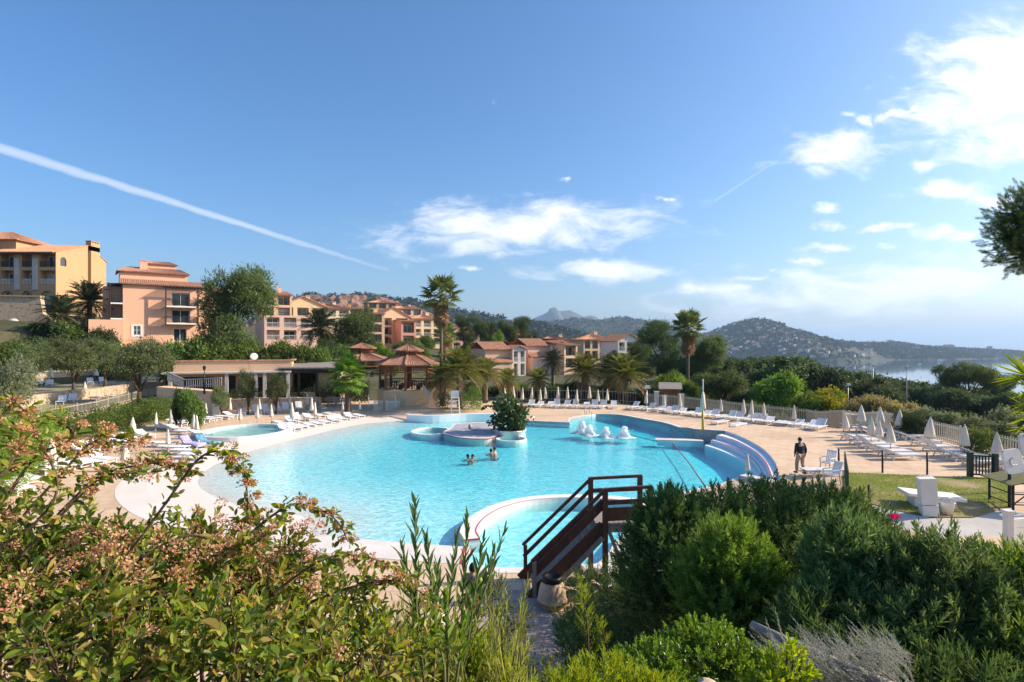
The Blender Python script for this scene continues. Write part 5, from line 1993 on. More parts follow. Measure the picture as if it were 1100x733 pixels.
def pavilion(name, label, cx, cy, zb, rad, hpost, hroof, rl, hl, rot, wall_h, mats):
    """eight-sided timber pavilion with a raised lantern roof on a plastered platform"""
    b = bld(name, label, (cx, cy, zb), rot, 'pavilion')
    n = 8
    pt = lambda r, k, z: Vector((r * math.cos(2 * math.pi * k / n), r * math.sin(2 * math.pi * k / n), z))
    if wall_h:
        mb = MB()
        mb.prism([tuple(pt(rad * 1.06, k, 0))[:2] for k in range(n)], -wall_h - .6, -.02)
        mb.build('platform', P['gazebo'], b)
    for k in range(n):
        mb = MB()
        p = pt(rad * .97, k, 0)
        mb.bar(p, p + Z * hpost, .26, .26)
        mb.build('post', M['orangewood'], b)
    mb = MB()
    for k in range(n):
        p, q = pt(rad * .97, k, 0), pt(rad * .97, k + 1, 0)
        mb.bar(p + Z * (hpost - .1), q + Z * (hpost - .1), .16, .22)
        mb.bar(p + Z * (hpost - .85), q + Z * (hpost - .85), .1, .1)
        mb.bar(p + Z * (hpost - .48), q + Z * (hpost - .48), .06, .06)
        for i in range(1, 8):
            r_ = p.lerp(q, i / 8)
            mb.bar(r_ + Z * (hpost - .85), r_ + Z * (hpost - .1), .06, .06)
    mb.build('lattice', M['orangewood'], b)
    mb = MB()
    for k in range(n):
        if k == 5:
            continue
        p, q = pt(rad * .97, k, 0), pt(rad * .97, k + 1, 0)
        mb.bar(p + Z * .95, q + Z * .95, .08, .1)
        mb.bar(p + Z * .2, q + Z * .2, .06, .08)
        for i in range(1, 12):
            r_ = p.lerp(q, i / 12)
            mb.bar(r_ + Z * .2, r_ + Z * .95, .05, .05)
    mb.build('railing', M['darkwood'], b)
    mb = MB()
    for k in range(n):
        tiled(mb, pt(rad * 1.16, k, hpost - .05), pt(rad * 1.16, k + 1, hpost - .05), pt(rl, k + 1, hpost + hroof), pt(rl, k, hpost + hroof))
        mb.bar(pt(rad * 1.17, k, hpost + .03), pt(rl, k, hpost + hroof + .06), .16, .1, 0)
    mb.build('roof', M[mats], b)
    mb = MB()
    for k in range(n):
        p, q = pt(rl * .97, k, hpost + hroof - .1), pt(rl * .97, k + 1, hpost + hroof - .1)
        mb.bar(p, p + Z * (hl + .1), .16, .16)
        mb.bar(p + Z * hl * .55, q + Z * hl * .55, .06, .06)
        for i in range(1, 5):
            r_ = p.lerp(q, i / 5)
            mb.bar(r_, r_ + Z * hl, .05, .05)
    mb.build('lantern', M['orangewood'], b)
    mb = MB()
    for k in range(n):
        tiled(mb, pt(rl * 1.3, k, hpost + hroof + hl - .1), pt(rl * 1.3, k + 1, hpost + hroof + hl - .1), (0, 0, hpost + hroof + hl + .62), (0, 0, hpost + hroof + hl + .62))
    mb.build('lantern_roof', M[mats], b)
    mb = MB()
    mb.bar((0, 0, 0), (0, 0, hpost + hroof), .3, .3)
    for k in range(5):
        p = pt(rad * .55, k * 1.6, 0)
        mb.lathe([(.05, 0), (.05, .7), (.5, .72), (.5, .78)], p, 10)
        mb.box(p + Vector((.7, 0, .25)), (.45, .45, .5))
    mb.build('furniture', M['darkwood'], b)
    return b


zpl = HC - (420 - HY) / F * 60
pavilion('timber_pavilion', 'eight-sided timber pavilion with a two tier tiled roof by the pool', XY(436, 62), 63.5, zpl, 3.2, 2.75, .95, 1.35, .62, R(5), zpl, 'tilebrown')
pavilion('timber_pavilion', 'smaller pavilion roof behind and left of the poolside pavilion', XY(385, 76), 78, HC - (405 - HY) / F * 76, 3.6, 2.3, .75, 1.5, .9, R(12), 0, 'tilebrown')
# ------------------------------------------------------------------ terraces on the left
for i, (tp, tz) in enumerate(TERRACES):
    mb = MB()
    mb.prism(tp, -3, tz)
    tag(mb.build('terrace_ground', M['terrace']), kind='structure')


def stone_wall(name, label, a, b, z0, z1, th=.5):
    mb = MB()
    a, b = Vector(a), Vector(b)
    n = max(2, int((b - a).length / 1.1))
    side = Vector((-(b - a).y, (b - a).x)).normalized() * th / 2
    for i in range(n):
        p, q = a.lerp(b, i / n), a.lerp(b, (i + .985) / n)
        zt_ = z1 + random.uniform(-.05, .06)
        mb.prism([tuple(p - side), tuple(q - side), tuple(q + side), tuple(p + side)], z0 - 1, zt_)
    return tag(mb.build(name, M['stone']), label, 'stone wall')


stone_wall('stone_wall', 'long rough stone wall between the two lower terraces', (-45.3, 44), (-45.4, 84), 1.2, 2.25)
stone_wall('stone_wall', 'upper rough stone wall below the olive trees', (-56.6, 50), (-56.6, 84), 2.1, 3.5)
stone_wall('stone_wall', 'low stone wall along the front edge of the lowest terrace', (-36.5, 39), (-36.9, 49.5), 0, 1.22)
stone_wall('stone_wall', 'low stone planter wall before the orange bar', (XY(236, 60), 60), (XY(345, 61.5), 61.5), 0, 1.25)

# ------------------------------------------------------------------ fences


def fence(name, label, pts, h_, mat, picket=.13, pw=.06, post=2.4, post_mat=None, net=None, cat='fence', posth=.08, zf=None):
    pts = [Vector(p) for p in pts]
    o3 = pts[0].copy()
    root = tag(empty(name, o3), label, cat)
    pk, rl, rl2 = MB(), MB(), MB()
    fine = []
    for a, b in zip(pts[:-1], pts[1:]):
        ln = (b - a).length
        n = max(1, int(ln / .5))
        for i in range(n):
            q = a.lerp(b, i / n)
            if zf:
                q.z = zf(q.x, q.y)
            fine.append(q)
    fine.append(pts[-1].copy())
    if zf:
        fine[-1].z = zf(fine[-1].x, fine[-1].y)
    run, nxt, npost = 0.0, 0.0, 0.0
    for a, b in zip(fine[:-1], fine[1:]):
        ln = (b - a).length
        d = (b - a).normalized()
        rl.bar(a - o3 + Z * h_ * .86, b - o3 + Z * h_ * .86, .05, .07)
        rl2.bar(a - o3 + Z * h_ * .2, b - o3 + Z * h_ * .2, .05, .07)
        while picket and nxt <= run + ln:
            q = a + d * (nxt - run) - o3
            pk.bar(q + Z * .06, q + Z * (h_ + random.uniform(-.015, .015)), pw, .022)
            nxt += picket
        while npost <= run + ln:
            q = a + d * (npost - run) - o3
            p_ = MB()
            p_.bar(q - Z * .15, q + Z * (h_ + posth), .09, .09)
            p_.build('post', post_mat or mat, root)
            npost += post
        run += ln
    rl.build('rail', post_mat or mat, root)
    rl2.build('rail', post_mat or mat, root)
    if pk.v:
        pk.build('pickets', mat, root)
    if net:
        mb = MB()
        for a, b in zip(fine[:-1], fine[1:]):
            mb.quad(a - o3 + Z * .08, b - o3 + Z * .08, b - o3 + Z * h_ * .97, a - o3 + Z * h_ * .97)
        mb.build('netting', net, root)
    return root


m, nt4, out = new_mat('dark_netting')
pn = N(nt4, 'ShaderNodeBsdfDiffuse')
pn.inputs[0].default_value = (.03, .03, .028, 1)
tp_ = N(nt4, 'ShaderNodeBsdfTransparent')
mx4 = N(nt4, 'ShaderNodeMixShader', Fac=.5)
L(nt4, pn.outputs[0], mx4.inputs[1])
L(nt4, tp_.outputs[0], mx4.inputs[2])
L(nt4, mx4.outputs[0], out.inputs[0])
M['net'] = m
zg = lambda x, y: zdeck(x, y)
fence('picket_fence', 'pale picket fence along the edge of the lowest terrace', [(-36.2, 40.5, 1.0), (-36.6, 50, 1.15), (-39.3, 60, 1.25), (-40.8, 80, 1.45)], .9, M['picket'], .16, .09)
fence('picket_fence', 'short picket fence below the widest olive tree', [A(144, 410.5, 75), A(180, 409, 72)], 1.25, M['concrete'], .16, .06)
fence('picket_fence', 'thin wire fence at the top of the terraces below the yellow house', [A(30, 392, 82), A(140, 393, 82)], 1.2, M['metal'], .25, .03, net=None)
pf = [Gd(556, 433), Gd(610, 433.5), Gd(665, 435), Gd(688, 437)]
pf = [Vector((p.x, p.y + 2.2, zdeck(p.x, p.y + 2.2))) for p in pf]
fence('netted_fence', 'dark netted fence behind the far row of loungers', pf, 1.55, M['metal'], .35, .03, 2.6, M['picket'], M['net'])
pf2 = [(688, 436), (720, 439), (750, 443), (780, 447.5), (820, 453), (860, 457.5), (903, 461)]
fence('picket_fence', 'weathered picket fence behind the long right row of loungers', [Gd(*p) + Vector((.9, .8, 0)) for p in pf2], 1.35, M['picket'], .2, .1, 2.6, zf=zg)
pf3 = [(905, 461), (922, 459), (950, 461), (985, 470), (1015, 477), (1040, 484), (1066, 490), (1100, 499), (1130, 507)]
fence('picket_fence', 'pale picket fence curving round the right loungers', [Gd(*p) + Vector((.2, .25, 0)) for p in pf3], 1.25, surf('pale_picket', [(.52, .47, .38), (.62, .57, .47)], 5, .7), .19, .075, 2.6, zf=zg)
for i, (pa, pb, dd) in enumerate([((402, 442), (411, 442), 1), ((415, 442.5), (430, 442), 1), ((352, 437), (372, 438), 0)]):
    fence('white_gate', ['white barred gate panel left of the pavilion steps', 'white barred gate panel before the pavilion platform', 'grey barrier behind the left parasols'][i], [G(*pa), G(*pb)], 1.15, M['white'] if i < 2 else M['metal'], .12, .05, 1.0, cat='gate')
fence('pavilion_rail', 'pale sloping handrail beside the pavilion', [A(455, 424, 58), A(463, 432, 57)], .9, M['concrete'], .15, .04, 1.5, cat='handrail')

# ------------------------------------------------------------------ raised wall and features of the pool
mb = MB()
wl = [xy(p) for p in catmull([G(*p) for p in [(439, 451), (465, 451.6), (500, 450.2), (535, 449.6)]], 5)]
mb.strip(wl, offset(wl, .45), -1.5, [.5] * len(wl), 0)
tag(mb.build('pool_wall', M['poolwhite']), 'low curved pale wall behind the pool island', 'pool wall')

# white wall with red lines round the small pool
mb = MB()
ring_xy = [xy(p) for p in ring]
out_ = offset(ring_xy, -.62)
n = len(ring_xy)
for (l0, l1, z1, mi) in [(ring_xy, out_, .10, 0)]:
    mb.strip(l0, l1, -1.6, z1, mi)
ins = offset(ring_xy, -.06)
for i in range(n - 1):
    a, b = ring_xy[i], ring_xy[i + 1]
    c, d = ins[i + 1], ins[i]
    mb.quad((a[0], a[1], .104), (b[0], b[1], .104), (c[0], c[1], .104), (d[0], d[1], .104), 1)
a, d = ring_xy[0], out_[0]
mb.bar((a[0], a[1] - .01, .07), (d[0], d[1] - .01, .07), .02, .06, 1)
tag(mb.build('splash_pool_wall', [M['white'], M['red']]), 'curved white wall with a red line round the small splash pool', 'pool wall')

# stepped terrace with red lines down into the deep corner
inner = catmull([G(813, 515, 0), G(809, 507, 0), G(803, 500, 0), G(796, 495, 0), G(782, 488, 0), G(768, 482.5, 0), G(757, 479, 0)], 4)
nn = len(inner)
outer = catmull([Gd(838, 517), Gd(836, 507), Gd(831, 494), Gd(818, 481), Gd(796, 469), Gd(785, 465.5), Gd(776, 463.5)], 4)
mb = MB()
levels = [.56, .30, .04]
cuts = [0, .36, .68, 1.0]
lines = [[o_.lerp(i_, t) for o_, i_ in zip(outer, inner)] for t in cuts]
for k in range(3):
    mb.strip([xy(p) for p in lines[k]], [xy(p) for p in lines[k + 1]], -2.6, [levels[k]] * nn, 0)
    if k < 2:
        l1 = [xy(p) for p in lines[k + 1]]
        l0 = [xy(p.lerp(q, .17)) for p, q in zip(lines[k + 1], lines[k])]
        for i in range(nn - 1):
            mb.quad((*l0[i], levels[k] + .004), (*l0[i + 1], levels[k] + .004), (*l1[i + 1], levels[k] + .004), (*l1[i], levels[k] + .004), 1)
tag(mb.build('pool_steps', [M['poolwhite'], M['red']]), 'curved pale steps with two red lines in the right corner of the pool', 'steps')
mb = MB()
a, b = G(706, 472.5, 0), G(755, 474, 0)
mb.bar(a - Z * .2, b - Z * .2, .7, .36)
mb.bar(a + Z * .03 - Vector((.15, 0, 0)), b + Z * .03, .8, .08, 1)
tag(mb.build('pool_jetty', [M['poolwhite'], M['coping']]), 'low pale wall jutting into the pool below the yellow pole', 'pool wall')

# ropes with floats
def rope(label, pts, step, col, sag=0.0):
    root = tag(empty('float_rope', pts[0]), label, 'rope')
    o3 = Vector(pts[0])
    mb = MB()
    mb.tube([Vector(p) - o3 for p in pts], .022, 5)
    mb.build('cord', M['dark'], root)
    mb = MB()
    for a, b in zip(pts[:-1], pts[1:]):
        a, b = Vector(a), Vector(b)
        n = int((b - a).length / step)
        for i in range(n):
            q = a.lerp(b, (i + .5) / n) - o3
            d = (b - a).normalized() * .09
            mb.tube([q - d, q - d * .5, q + d * .5, q + d], [.015, .036, .036, .015], 7)
    mb.build('floats', col, root)


rope('red float rope running to the near right edge of the pool', [G(722, 476, -.09), G(740, 497, -.08), G(757, 522, -.09)], .38, M['red'])
rope('dark float rope between the fountains and the low jetty', [G(672, 465.5, -.09), G(690, 470.5, -.08), G(706, 474.5, -.09)], .6, M['dark'])

# round paddling pool on the left deck
c0 = G(264, 467, 0)
root = tag(empty('paddling_pool', c0), 'round raised paddling pool with a white rim on the left deck', 'paddling pool')
mb = MB()
for (r0_, r1_, z0, z1) in [(2.95, 3.3, -.05, .36)]:
    N_ = 40
    ci = [(r0_ * math.cos(2 * math.pi * i / N_), r0_ * 1.12 * math.sin(2 * math.pi * i / N_)) for i in range(N_ + 1)]
    co_ = [(r1_ * math.cos(2 * math.pi * i / N_), r1_ * 1.1 * math.sin(2 * math.pi * i / N_)) for i in range(N_ + 1)]
    mb.strip(ci, co_, z0, z1)
mb.build('rim', M['white'], root)
mb = MB()
mb.prism(ci[:-1], .02, .06)
mb.build('basin_floor', M['liner'], root)
mb = MB()
mb.prism([(x * 1.01, y * 1.01) for x, y in ci[:-1]], .03, .27)
mb.build('water', M['water'], root)

# island: spa basin, flat rock, planter
c1 = G(464, 463, 0)
root = tag(empty('spa_basin', (c1.x, c1.y, 0)), 'round white spa basin at the left end of the pool island', 'basin')
mb = MB()
N_ = 36
ci = [(1.35 * math.cos(2 * math.pi * i / N_), 1.75 * math.sin(2 * math.pi * i / N_)) for i in range(N_ + 1)]
co_ = [(1.68 * math.cos(2 * math.pi * i / N_), 2.1 * math.sin(2 * math.pi * i / N_)) for i in range(N_ + 1)]
mb.strip(ci, co_, -1.7, .03)
mb.build('rim', M['white'], root)
mb = MB()
mb.prism(ci[:-1], -1.6, -.42)
mb.build('basin_floor', M['liner'], root)
mb = MB()
mb.prism([(x * 1.01, y * 1.01) for x, y in ci[:-1]], -.5, -.03)
mb.build('water', M['water'], root)

isl_px = [(476, 466), (484, 461), (488, 457), (500, 455.5), (518, 455), (532, 456), (541, 458.5), (541, 464), (533, 469), (520, 472), (500, 471.5), (484, 469)]
isl = catmull([G(*p) for p in isl_px], 4, True)
cI = sum(isl, Vector()) / len(isl)
root = tag(empty('pool_island', (cI.x, cI.y, 0)), 'flat grey paved island with a pale red-lined rim in the pool', 'island')
rel = [(p - cI) for p in isl]
mb = MB()
mb.prism([tuple(p)[:2] for p in rel], -1.7, .05)
for (s0, s1, z1) in [(.93, 1.03, .09)]:
    mb.strip([tuple(p * s0)[:2] for p in rel + rel[:1]], [tuple(p * s1)[:2] for p in rel + rel[:1]], .0, z1)
mb.build('rim', M['coping'], root)
mb = MB()
for i in range(len(rel)):
    p, q = rel[i], rel[(i + 1) % len(rel)]
    mb.quad((p.x * 1.034, p.y * 1.034, .02), (q.x * 1.034, q.y * 1.034, .02), (q.x * 1.034, q.y * 1.034, .07), (p.x * 1.034, p.y * 1.034, .07))
mb.build('red_line', M['red'], root)
mb = MB()
mb.prism([tuple(p * .925)[:2] for p in rel], .0, .09)
mb.lathe([(1.1, .08), (1.0, .16), (.4, .2), (.02, .2)], (.6, .2, 0), 20)
mb.lathe([(.16, .14), (.14, .4), (.05, .46)], (-.4, .3, 0), 8)
mb.build('paving', surf('island_paving', [(.26, .26, .29), (.38, .36, .39), (.46, .43, .44)], 1.5, .8, .4, 8), root)
c2 = G(548, 466.5, 0)
root = tag(empty('pool_planter', (c2.x, c2.y, 0)), 'round white planter at the right end of the pool island', 'planter')
mb = MB()
mb.lathe([(1.22, -1.7), (1.22, .28), (1.26, .3), (1.26, .38), (1.06, .38), (1.06, .28), (.02, .3)], n=30)
mb.build('tub', M['white'], root)
mb = MB()
mb.lathe([(1.05, .29), (.6, .36), (.02, .38)], n=16)
mb.build('soil', M['ground'], root)
mb = MB()
ci = [(1.0 * math.cos(2 * math.pi * i / 24), 1.0 * math.sin(2 * math.pi * i / 24)) for i in range(25)]
co_ = [(1.16 * math.cos(2 * math.pi * i / 24), 1.16 * math.sin(2 * math.pi * i / 24)) for i in range(25)]
mb.strip(ci, co_, -1.5, -.02)
ob = mb.build('overflow_ring', M['white'], root)
ob.location = (.1, -1.9, 0)
# broad leaved bush in it
lob = blob_lobes(8, 1.0, .5, 2.0, .75, .9, 33) + [(-1.6, .2, 1.7, .55, .5, .4)]
mbk = MB()
limbs(mbk, (0, 0, 0), [(l[0], l[1], l[2]) for l in lob], .08, 6, .2)
g1 = cloud(lob, 150, 12, .34, .35, tpl=LEAF_OVAL, wid=.5, shell=.5)
root = tag(empty('planter_bush', (c2.x, c2.y + .2, .36)), 'dense broad leaved bush growing in the white pool planter', 'bush')
link('leaves', np_mesh('planter_leaves', [g1], [leaf_mat('broad_leaf', [(.025, .05, .015), (.045, .08, .022), (.08, .12, .03)], rough=.35, spec=.5)]), root)
mbk.build('stems', M['bark'], root)

# fountains
m, nt5, out = new_mat('white_foam')
pf_ = N(nt5, 'ShaderNodeBsdfPrincipled', Roughness=.5)
pf_.inputs['Base Color'].default_value = (.86, .9, .92, 1)
ts_ = N(nt5, 'ShaderNodeBsdfTranslucent')
ts_.inputs[0].default_value = (.9, .95, .97, 1)
mx5 = N(nt5, 'ShaderNodeMixShader', Fac=.5)
L(nt5, pf_.outputs[0], mx5.inputs[1])
L(nt5, ts_.outputs[0], mx5.inputs[2])
L(nt5, mx5.outputs[0], out.inputs[0])
M['foam'] = m
for i, (px, py, sc) in enumerate([(625.5, 466, 1.1), (633, 468, .95), (650.5, 470.5, .95), (670.5, 470.5, 1.0)]):
    g = G(px, py, WATER)
    rr = random.Random(i)
    ph = [rr.random() * 6 for _ in range(6)]
    wob = lambda t, z: 1 + .22 * math.sin(3 * t + ph[0] + z * 9) + .16 * math.sin(5 * t + ph[1] - z * 17) + .1 * math.sin(9 * t + ph[2] + z * 31)
    mb = MB()
    mb.lathe([(.02, .95), (.13, .93), (.2, .85), (.22, .76), (.17, .68), (.26, .6), (.3, .5), (.27, .42), (.36, .34), (.4, .22), (.46, .12), (.62, .05), (.75, .01)][::-1], n=18, wob=wob)
    for k in range(60):
        a, q, zq = rr.random() * 6.28, rr.random() ** .7 * .75, rr.random() ** 2 * .8
        s_ = .015 + .03 * rr.random()
        mb.lathe([(.01, -s_), (s_, -s_ * .3), (s_, s_ * .3), (.01, s_)], (q * math.cos(a), q * math.sin(a), zq + .03), 5)
    o = mb.build('fountain_jet', M['foam'])
    o.location = g
    o.scale = (sc, sc, sc * .95)
    tag(o, 'foaming white water jet in the pool, %s of the four' % ordinal(i, 4), 'fountain', 'water jets in the pool')

# ------------------------------------------------------------------ loungers
def lounger_proto(raise_deg, detailed=True):
    bed, back, legs = MB(), MB(), []
    for s in (-1, 1):
        bed.bar((-.95, s * .3, .29), (.3, s * .3, .29), .05, .07)
    for i in range(14):
        bed.box((-.92 + i * .092, 0, .31), (.07, .56, .02))
    c, sn = math.cos(R(raise_deg)), math.sin(R(raise_deg))
    for s in (-1, 1):
        back.bar((.3, s * .3, .31), (.3 + .68 * c, s * .3, .31 + .68 * sn), .05, .06)
    for i in range(7):
        q = .06 + i * .098
        p = Vector((.3 + q * c, 0, .32 + q * sn))
        back.box(p, (.075, .56, .02), ry=-R(raise_deg))
    if raise_deg > 5:
        back.bar((.3 + .5 * c, .2, .3 + .5 * sn), (.62, .2, .1), .03, .03)
        back.bar((.3 + .5 * c, -.2, .3 + .5 * sn), (.62, -.2, .1), .03, .03)
    for x in (-.8, .55):
        for s in (-1, 1):
            l = MB()
            l.bar((x, s * .3, .28), (x + (.1 if x > 0 else -.05), s * .3, 0), .05, .06)
            legs.append(l)
        legs[-1].bar((x, -.3, .12), (x, .3, .12), .03, .03)
    bed.bar((.3, .3, .27), (.9, .3, .27), .05, .05)
    bed.bar((.3, -.3, .27), (.9, -.3, .27), .05, .05)
    return [('bed', bed.mesh('lounger_bed', M['plastic'])), ('backrest', back.mesh('lounger_backrest', M['plastic']))] + [('leg', l.mesh('lounger_leg', M['plastic'])) for l in legs]


LP = {k: lounger_proto(k) for k in (0, 22, 42, 58)}


def whole_mesh(parts):
    mb = MB()
    for _, me in parts:
        mb.add([v.co.copy() for v in me.vertices], [tuple(p.vertices) for p in me.polygons])
    return mb.mesh('sun_lounger', M['plastic'])


LW = {k: whole_mesh(v) for k, v in LP.items()}


def lounger(p, yaw, lift, label, group, parts=True):
    if not parts:
        o = link('sun_lounger', LW[lift], None, p, yaw)
        return tag(o, label, 'sun lounger', group)
    r_ = tag(empty('sun_lounger', p, yaw), label, 'sun lounger', group)
    for nm, me in LP[lift]:
        link(nm, me, r_)
    return r_


def row(a, b, n, yaw, lifts, text, group, parts=False, zf=None, jitter=4):
    """n loungers between two pixels of the photograph"""
    for i in range(n):
        t = i / max(1, n - 1)
        px, py = a[0] + (b[0] - a[0]) * t, a[1] + (b[1] - a[1]) * t
        p = Gd(px, py) if zf is None else G(px, py, zf)
        p = p + Vector((random.uniform(-.16, .16), random.uniform(-.16, .16), 0))
        lounger(p, R(yaw + random.uniform(-1.6, 1.6) * jitter), random.choice(lifts), 'white sun lounger, %s %s' % (ordinal(i, n), text), group, parts)


random.seed(12)
row((570, 437.5), (658, 439), 10, 72, (42, 58, 22), 'before the netted fence', 'loungers before the netted fence')
row((680, 439.5), (880, 461.5), 24, 48, (22, 42, 22, 0, 42), 'along the weathered right fence', 'loungers along the right fence')
row((772, 456), (792, 459), 2, 40, (0, 0), 'alone behind the pool corner', 'loungers on the deck behind the pool corner')
row((915, 473), (967, 494), 6, 184, (22, 22, 42), 'in the near right row', 'loungers in the near right row', True, jitter=2)
row((977, 473), (1050, 501), 6, 184, (22, 42, 22), 'in the second right row', 'loungers in the second right row', True, jitter=2)
row((918, 463.5), (962, 468), 4, 186, (22, 22), 'at the back by the curved fence', 'loungers by the curved fence', True, jitter=2)
row((1050, 492), (1092, 506), 3, 184, (22, 22), 'behind the green gate', 'loungers behind the green gate', True)
row((306, 464.5), (384, 449), 10, 128, (0, 0, 22), 'lining the beach edge on the left', 'loungers lining the beach edge', True)
row((300, 457), (352, 447.5), 6, 128, (0, 22, 42), 'in the second row behind the beach edge', 'loungers in the second left row', True)
row((262, 446), (345, 439), 8, 120, (42, 58, 22), 'backed onto the dark hedge by the bar', 'loungers by the bar hedge')
row((188, 458), (250, 449), 7, 160, (0, 22), 'below the upright shrubs by the paddling pool', 'loungers below the upright shrubs')
row((176, 462), (216, 469), 4, 168, (0, 22), 'by the two close parasols', 'loungers near the two close parasols', True)
row((176, 480), (212, 493), 4, 172, (0, 0), 'at the near left beach edge', 'loungers at the near left of the beach', True)
row((84, 487), (152, 471), 6, 150, (0, 22), 'along the foot of the long hedge', 'loungers along the long hedge', True)
row((20, 528), (62, 498), 4, 150, (0, 22), 'beside the bright left hedge', 'loungers beside the left hedge', True)
row((66, 505), (110, 497), 4, 160, (22, 0), 'behind the flowering shrub at the left', 'loungers behind the flowering shrub', True)
# two with striped towels
towel = [surf('purple_towel', [(.16, .14, .42), (.45, .42, .62), (.2, .16, .48)], 6, .95), surf('blue_towel', [(.06, .09, .30), (.10, .30, .36), (.30, .28, .45)], 6, .95)]
for i, (px, py) in enumerate([(206, 481), (222, 479.5)]):
    p = Gd(px, py)
    lounger(p, R(158), 42, 'white sun lounger under the %s towel' % ('purple', 'dark blue')[i], 'loungers with towels', True)
    mb = MB()
    prof = [(-.97, .16), (-.96, .34), (-.3, .345), (.3, .35), (.3 + .5 * .743, .365 + .5 * .669), (.3 + .69 * .743, .37 + .69 * .669), (.3 + .72 * .743, .12 + .69 * .669)]
    ys = [-.36, -.33, -.1, .15, .33, .36]
    vs = [(x, y, z - (.12 if abs(y) > .34 else 0) + .012 * math.sin(9 * x + 5 * y)) for (x, z) in prof for y in ys]
    k = len(ys)
    mb.add(vs, [(a * k + j, a * k + j + 1, (a + 1) * k + j + 1, (a + 1) * k + j) for a in range(len(prof) - 1) for j in range(k - 1)], 0, True)
    o = mb.build('beach_towel', towel[i])
    o.location, o.rotation_euler = p, (0, 0, R(158))
    tag(o, ('purple and white patterned towel spread on a lounger', 'dark blue patterned towel spread on a lounger')[i], 'towel', 'towels on loungers')
# on the terraces
for i, (px, py, z, yw) in enumerate([(66, 434, 1.2, 120), (77, 432, 1.2, 120), (42, 415, 2.1, 125), (53, 415.5, 2.1, 125), (97, 413, 2.1, 130), (110, 412, 2.1, 130), (42, 404, 3.3, 150), (104, 430, 1.2, 150), (120, 428, 1.2, 150)]):
    lounger(G(px, py, z), R(yw), 42 if i < 6 else 0, ['reclined white lounger on the lowest terrace, left of a pair', 'reclined white lounger on the lowest terrace, right of a pair', 'left white lounger of the pair under the cream parasol on the middle terrace', 'right white lounger of the pair under the cream parasol on the middle terrace', 'left white lounger of the pair under the olive tree', 'right white lounger of the pair under the olive tree', 'flat lounger at the top left of the terraces', 'left flat lounger behind the picket fence', 'right flat lounger behind the picket fence'][i], 'loungers on the terraces', True)

# ------------------------------------------------------------------ closed parasols
def parasol_proto(rad):
    can, pole, base = MB(), MB(), MB()
    n = 24
    prof = [(.012, .985), (.03, .95), (rad * .5, .80), (rad * .78, .62), (rad * .95, .47), (rad, .385), (rad * .72, .375), (.02, .40)]
    can.lathe(prof, n=n, wob=lambda t, z: 1 + .16 * math.sin(8 * t) + .06 * math.sin(3 * t + z * 5))
    pole.tube([(0, 0, 0), (0, 0, .99)], .011, 6)
    pole.lathe([(.016, .98), (.018, 1.0), (.004, 1.02)], n=6)
    base.prism([(.12 * math.cos(a), .12 * math.sin(a)) for a in [i * math.pi / 4 for i in range(8)]], 0, .035)
    base.lathe([(.03, .03), (.026, .12)], n=8)
    return [('canopy', can.mesh('parasol_canopy', M['fabric'])), ('pole', pole.mesh('parasol_pole', M['metal'])), ('base', base.mesh('parasol_base', M['concrete']))]


PP = {'wide': parasol_proto(.135), 'slim': parasol_proto(.085)}


def parasol(px, yt, yb, kind, label, group, z=None, tilt=0.0):
    p = Gd(px, yb) if z is None else G(px, yb, z)
    h_ = (yb - yt) / F * p.y
    r_ = tag(empty('closed_parasol', p, random.uniform(0, 6)), label, 'parasol', group)
    r_.scale = (h_, h_, h_)
    r_.rotation_euler = (R(random.uniform(-2.5, 2.5)), R(random.uniform(-2.5, 2.5) + tilt), random.uniform(0, 6))
    for nm, me in PP[kind]:
        link(nm, me, r_)
    return r_


def parasols(lst, kind, text, group, z=None):
    xs_ = sorted(q[0] for q in lst)
    for q in lst:
        parasol(q[0], q[1], q[2], kind, 'closed cream parasol, %s %s' % (ordinal(xs_.index(q[0]), len(xs_)), text), group, z)


parasols([(542.5, 417, 437), (551.5, 414.5, 435), (560.6, 416.5, 437), (570.5, 416, 436), (580.5, 418, 438), (586.6, 416, 436), (599, 415.5, 436), (609.6, 416, 436), (619, 418.5, 439), (633.3, 415, 436), (642.8, 418.5, 439), (652, 418, 438)], 'slim', 'before the netted fence', 'parasols before the netted fence')
parasols([(693.7, 421, 441), (713, 424, 443), (731, 424, 445), (755.5, 422, 449), (775, 429, 450), (799, 429, 453), (806.7, 430, 455), (821, 433, 456), (853, 436, 460)], 'slim', 'along the weathered right fence', 'parasols along the right fence')
parasols([(909, 444, 470), (926, 435, 464), (946, 437, 465), (965.5, 440, 468), (935.5, 448.5, 478), (944, 452, 480), (957, 455.5, 488), (998, 448, 482), (1036, 456.5, 492), (1071, 465, 504)], 'wide', 'among the right loungers', 'parasols among the right loungers')
parasols([(207, 445, 471), (212, 446, 471.5), (216.6, 432, 451), (221.5, 433, 451), (247.6, 428, 448), (257.5, 439, 459), (184, 440, 463), (167, 443, 464), (180.6, 461, 487)], 'slim', 'left of the paddling pool', 'parasols left of the paddling pool')
parasols([(279, 428, 447), (276, 435, 458), (291.6, 434, 456), (298, 424.5, 444), (311, 423.5, 443), (314.7, 432, 459), (330.5, 423, 442), (335, 427, 450), (337.8, 432, 454), (368.5, 431.5, 447), (387, 430, 446)], 'slim', 'among the beach edge loungers', 'parasols among the beach loungers')
parasols([(39, 483, 501), (48.5, 477, 507), (54.5, 471, 501), (134, 476, 506), (142, 448, 470)], 'wide', 'beside the left hedges', 'parasols beside the left hedges')
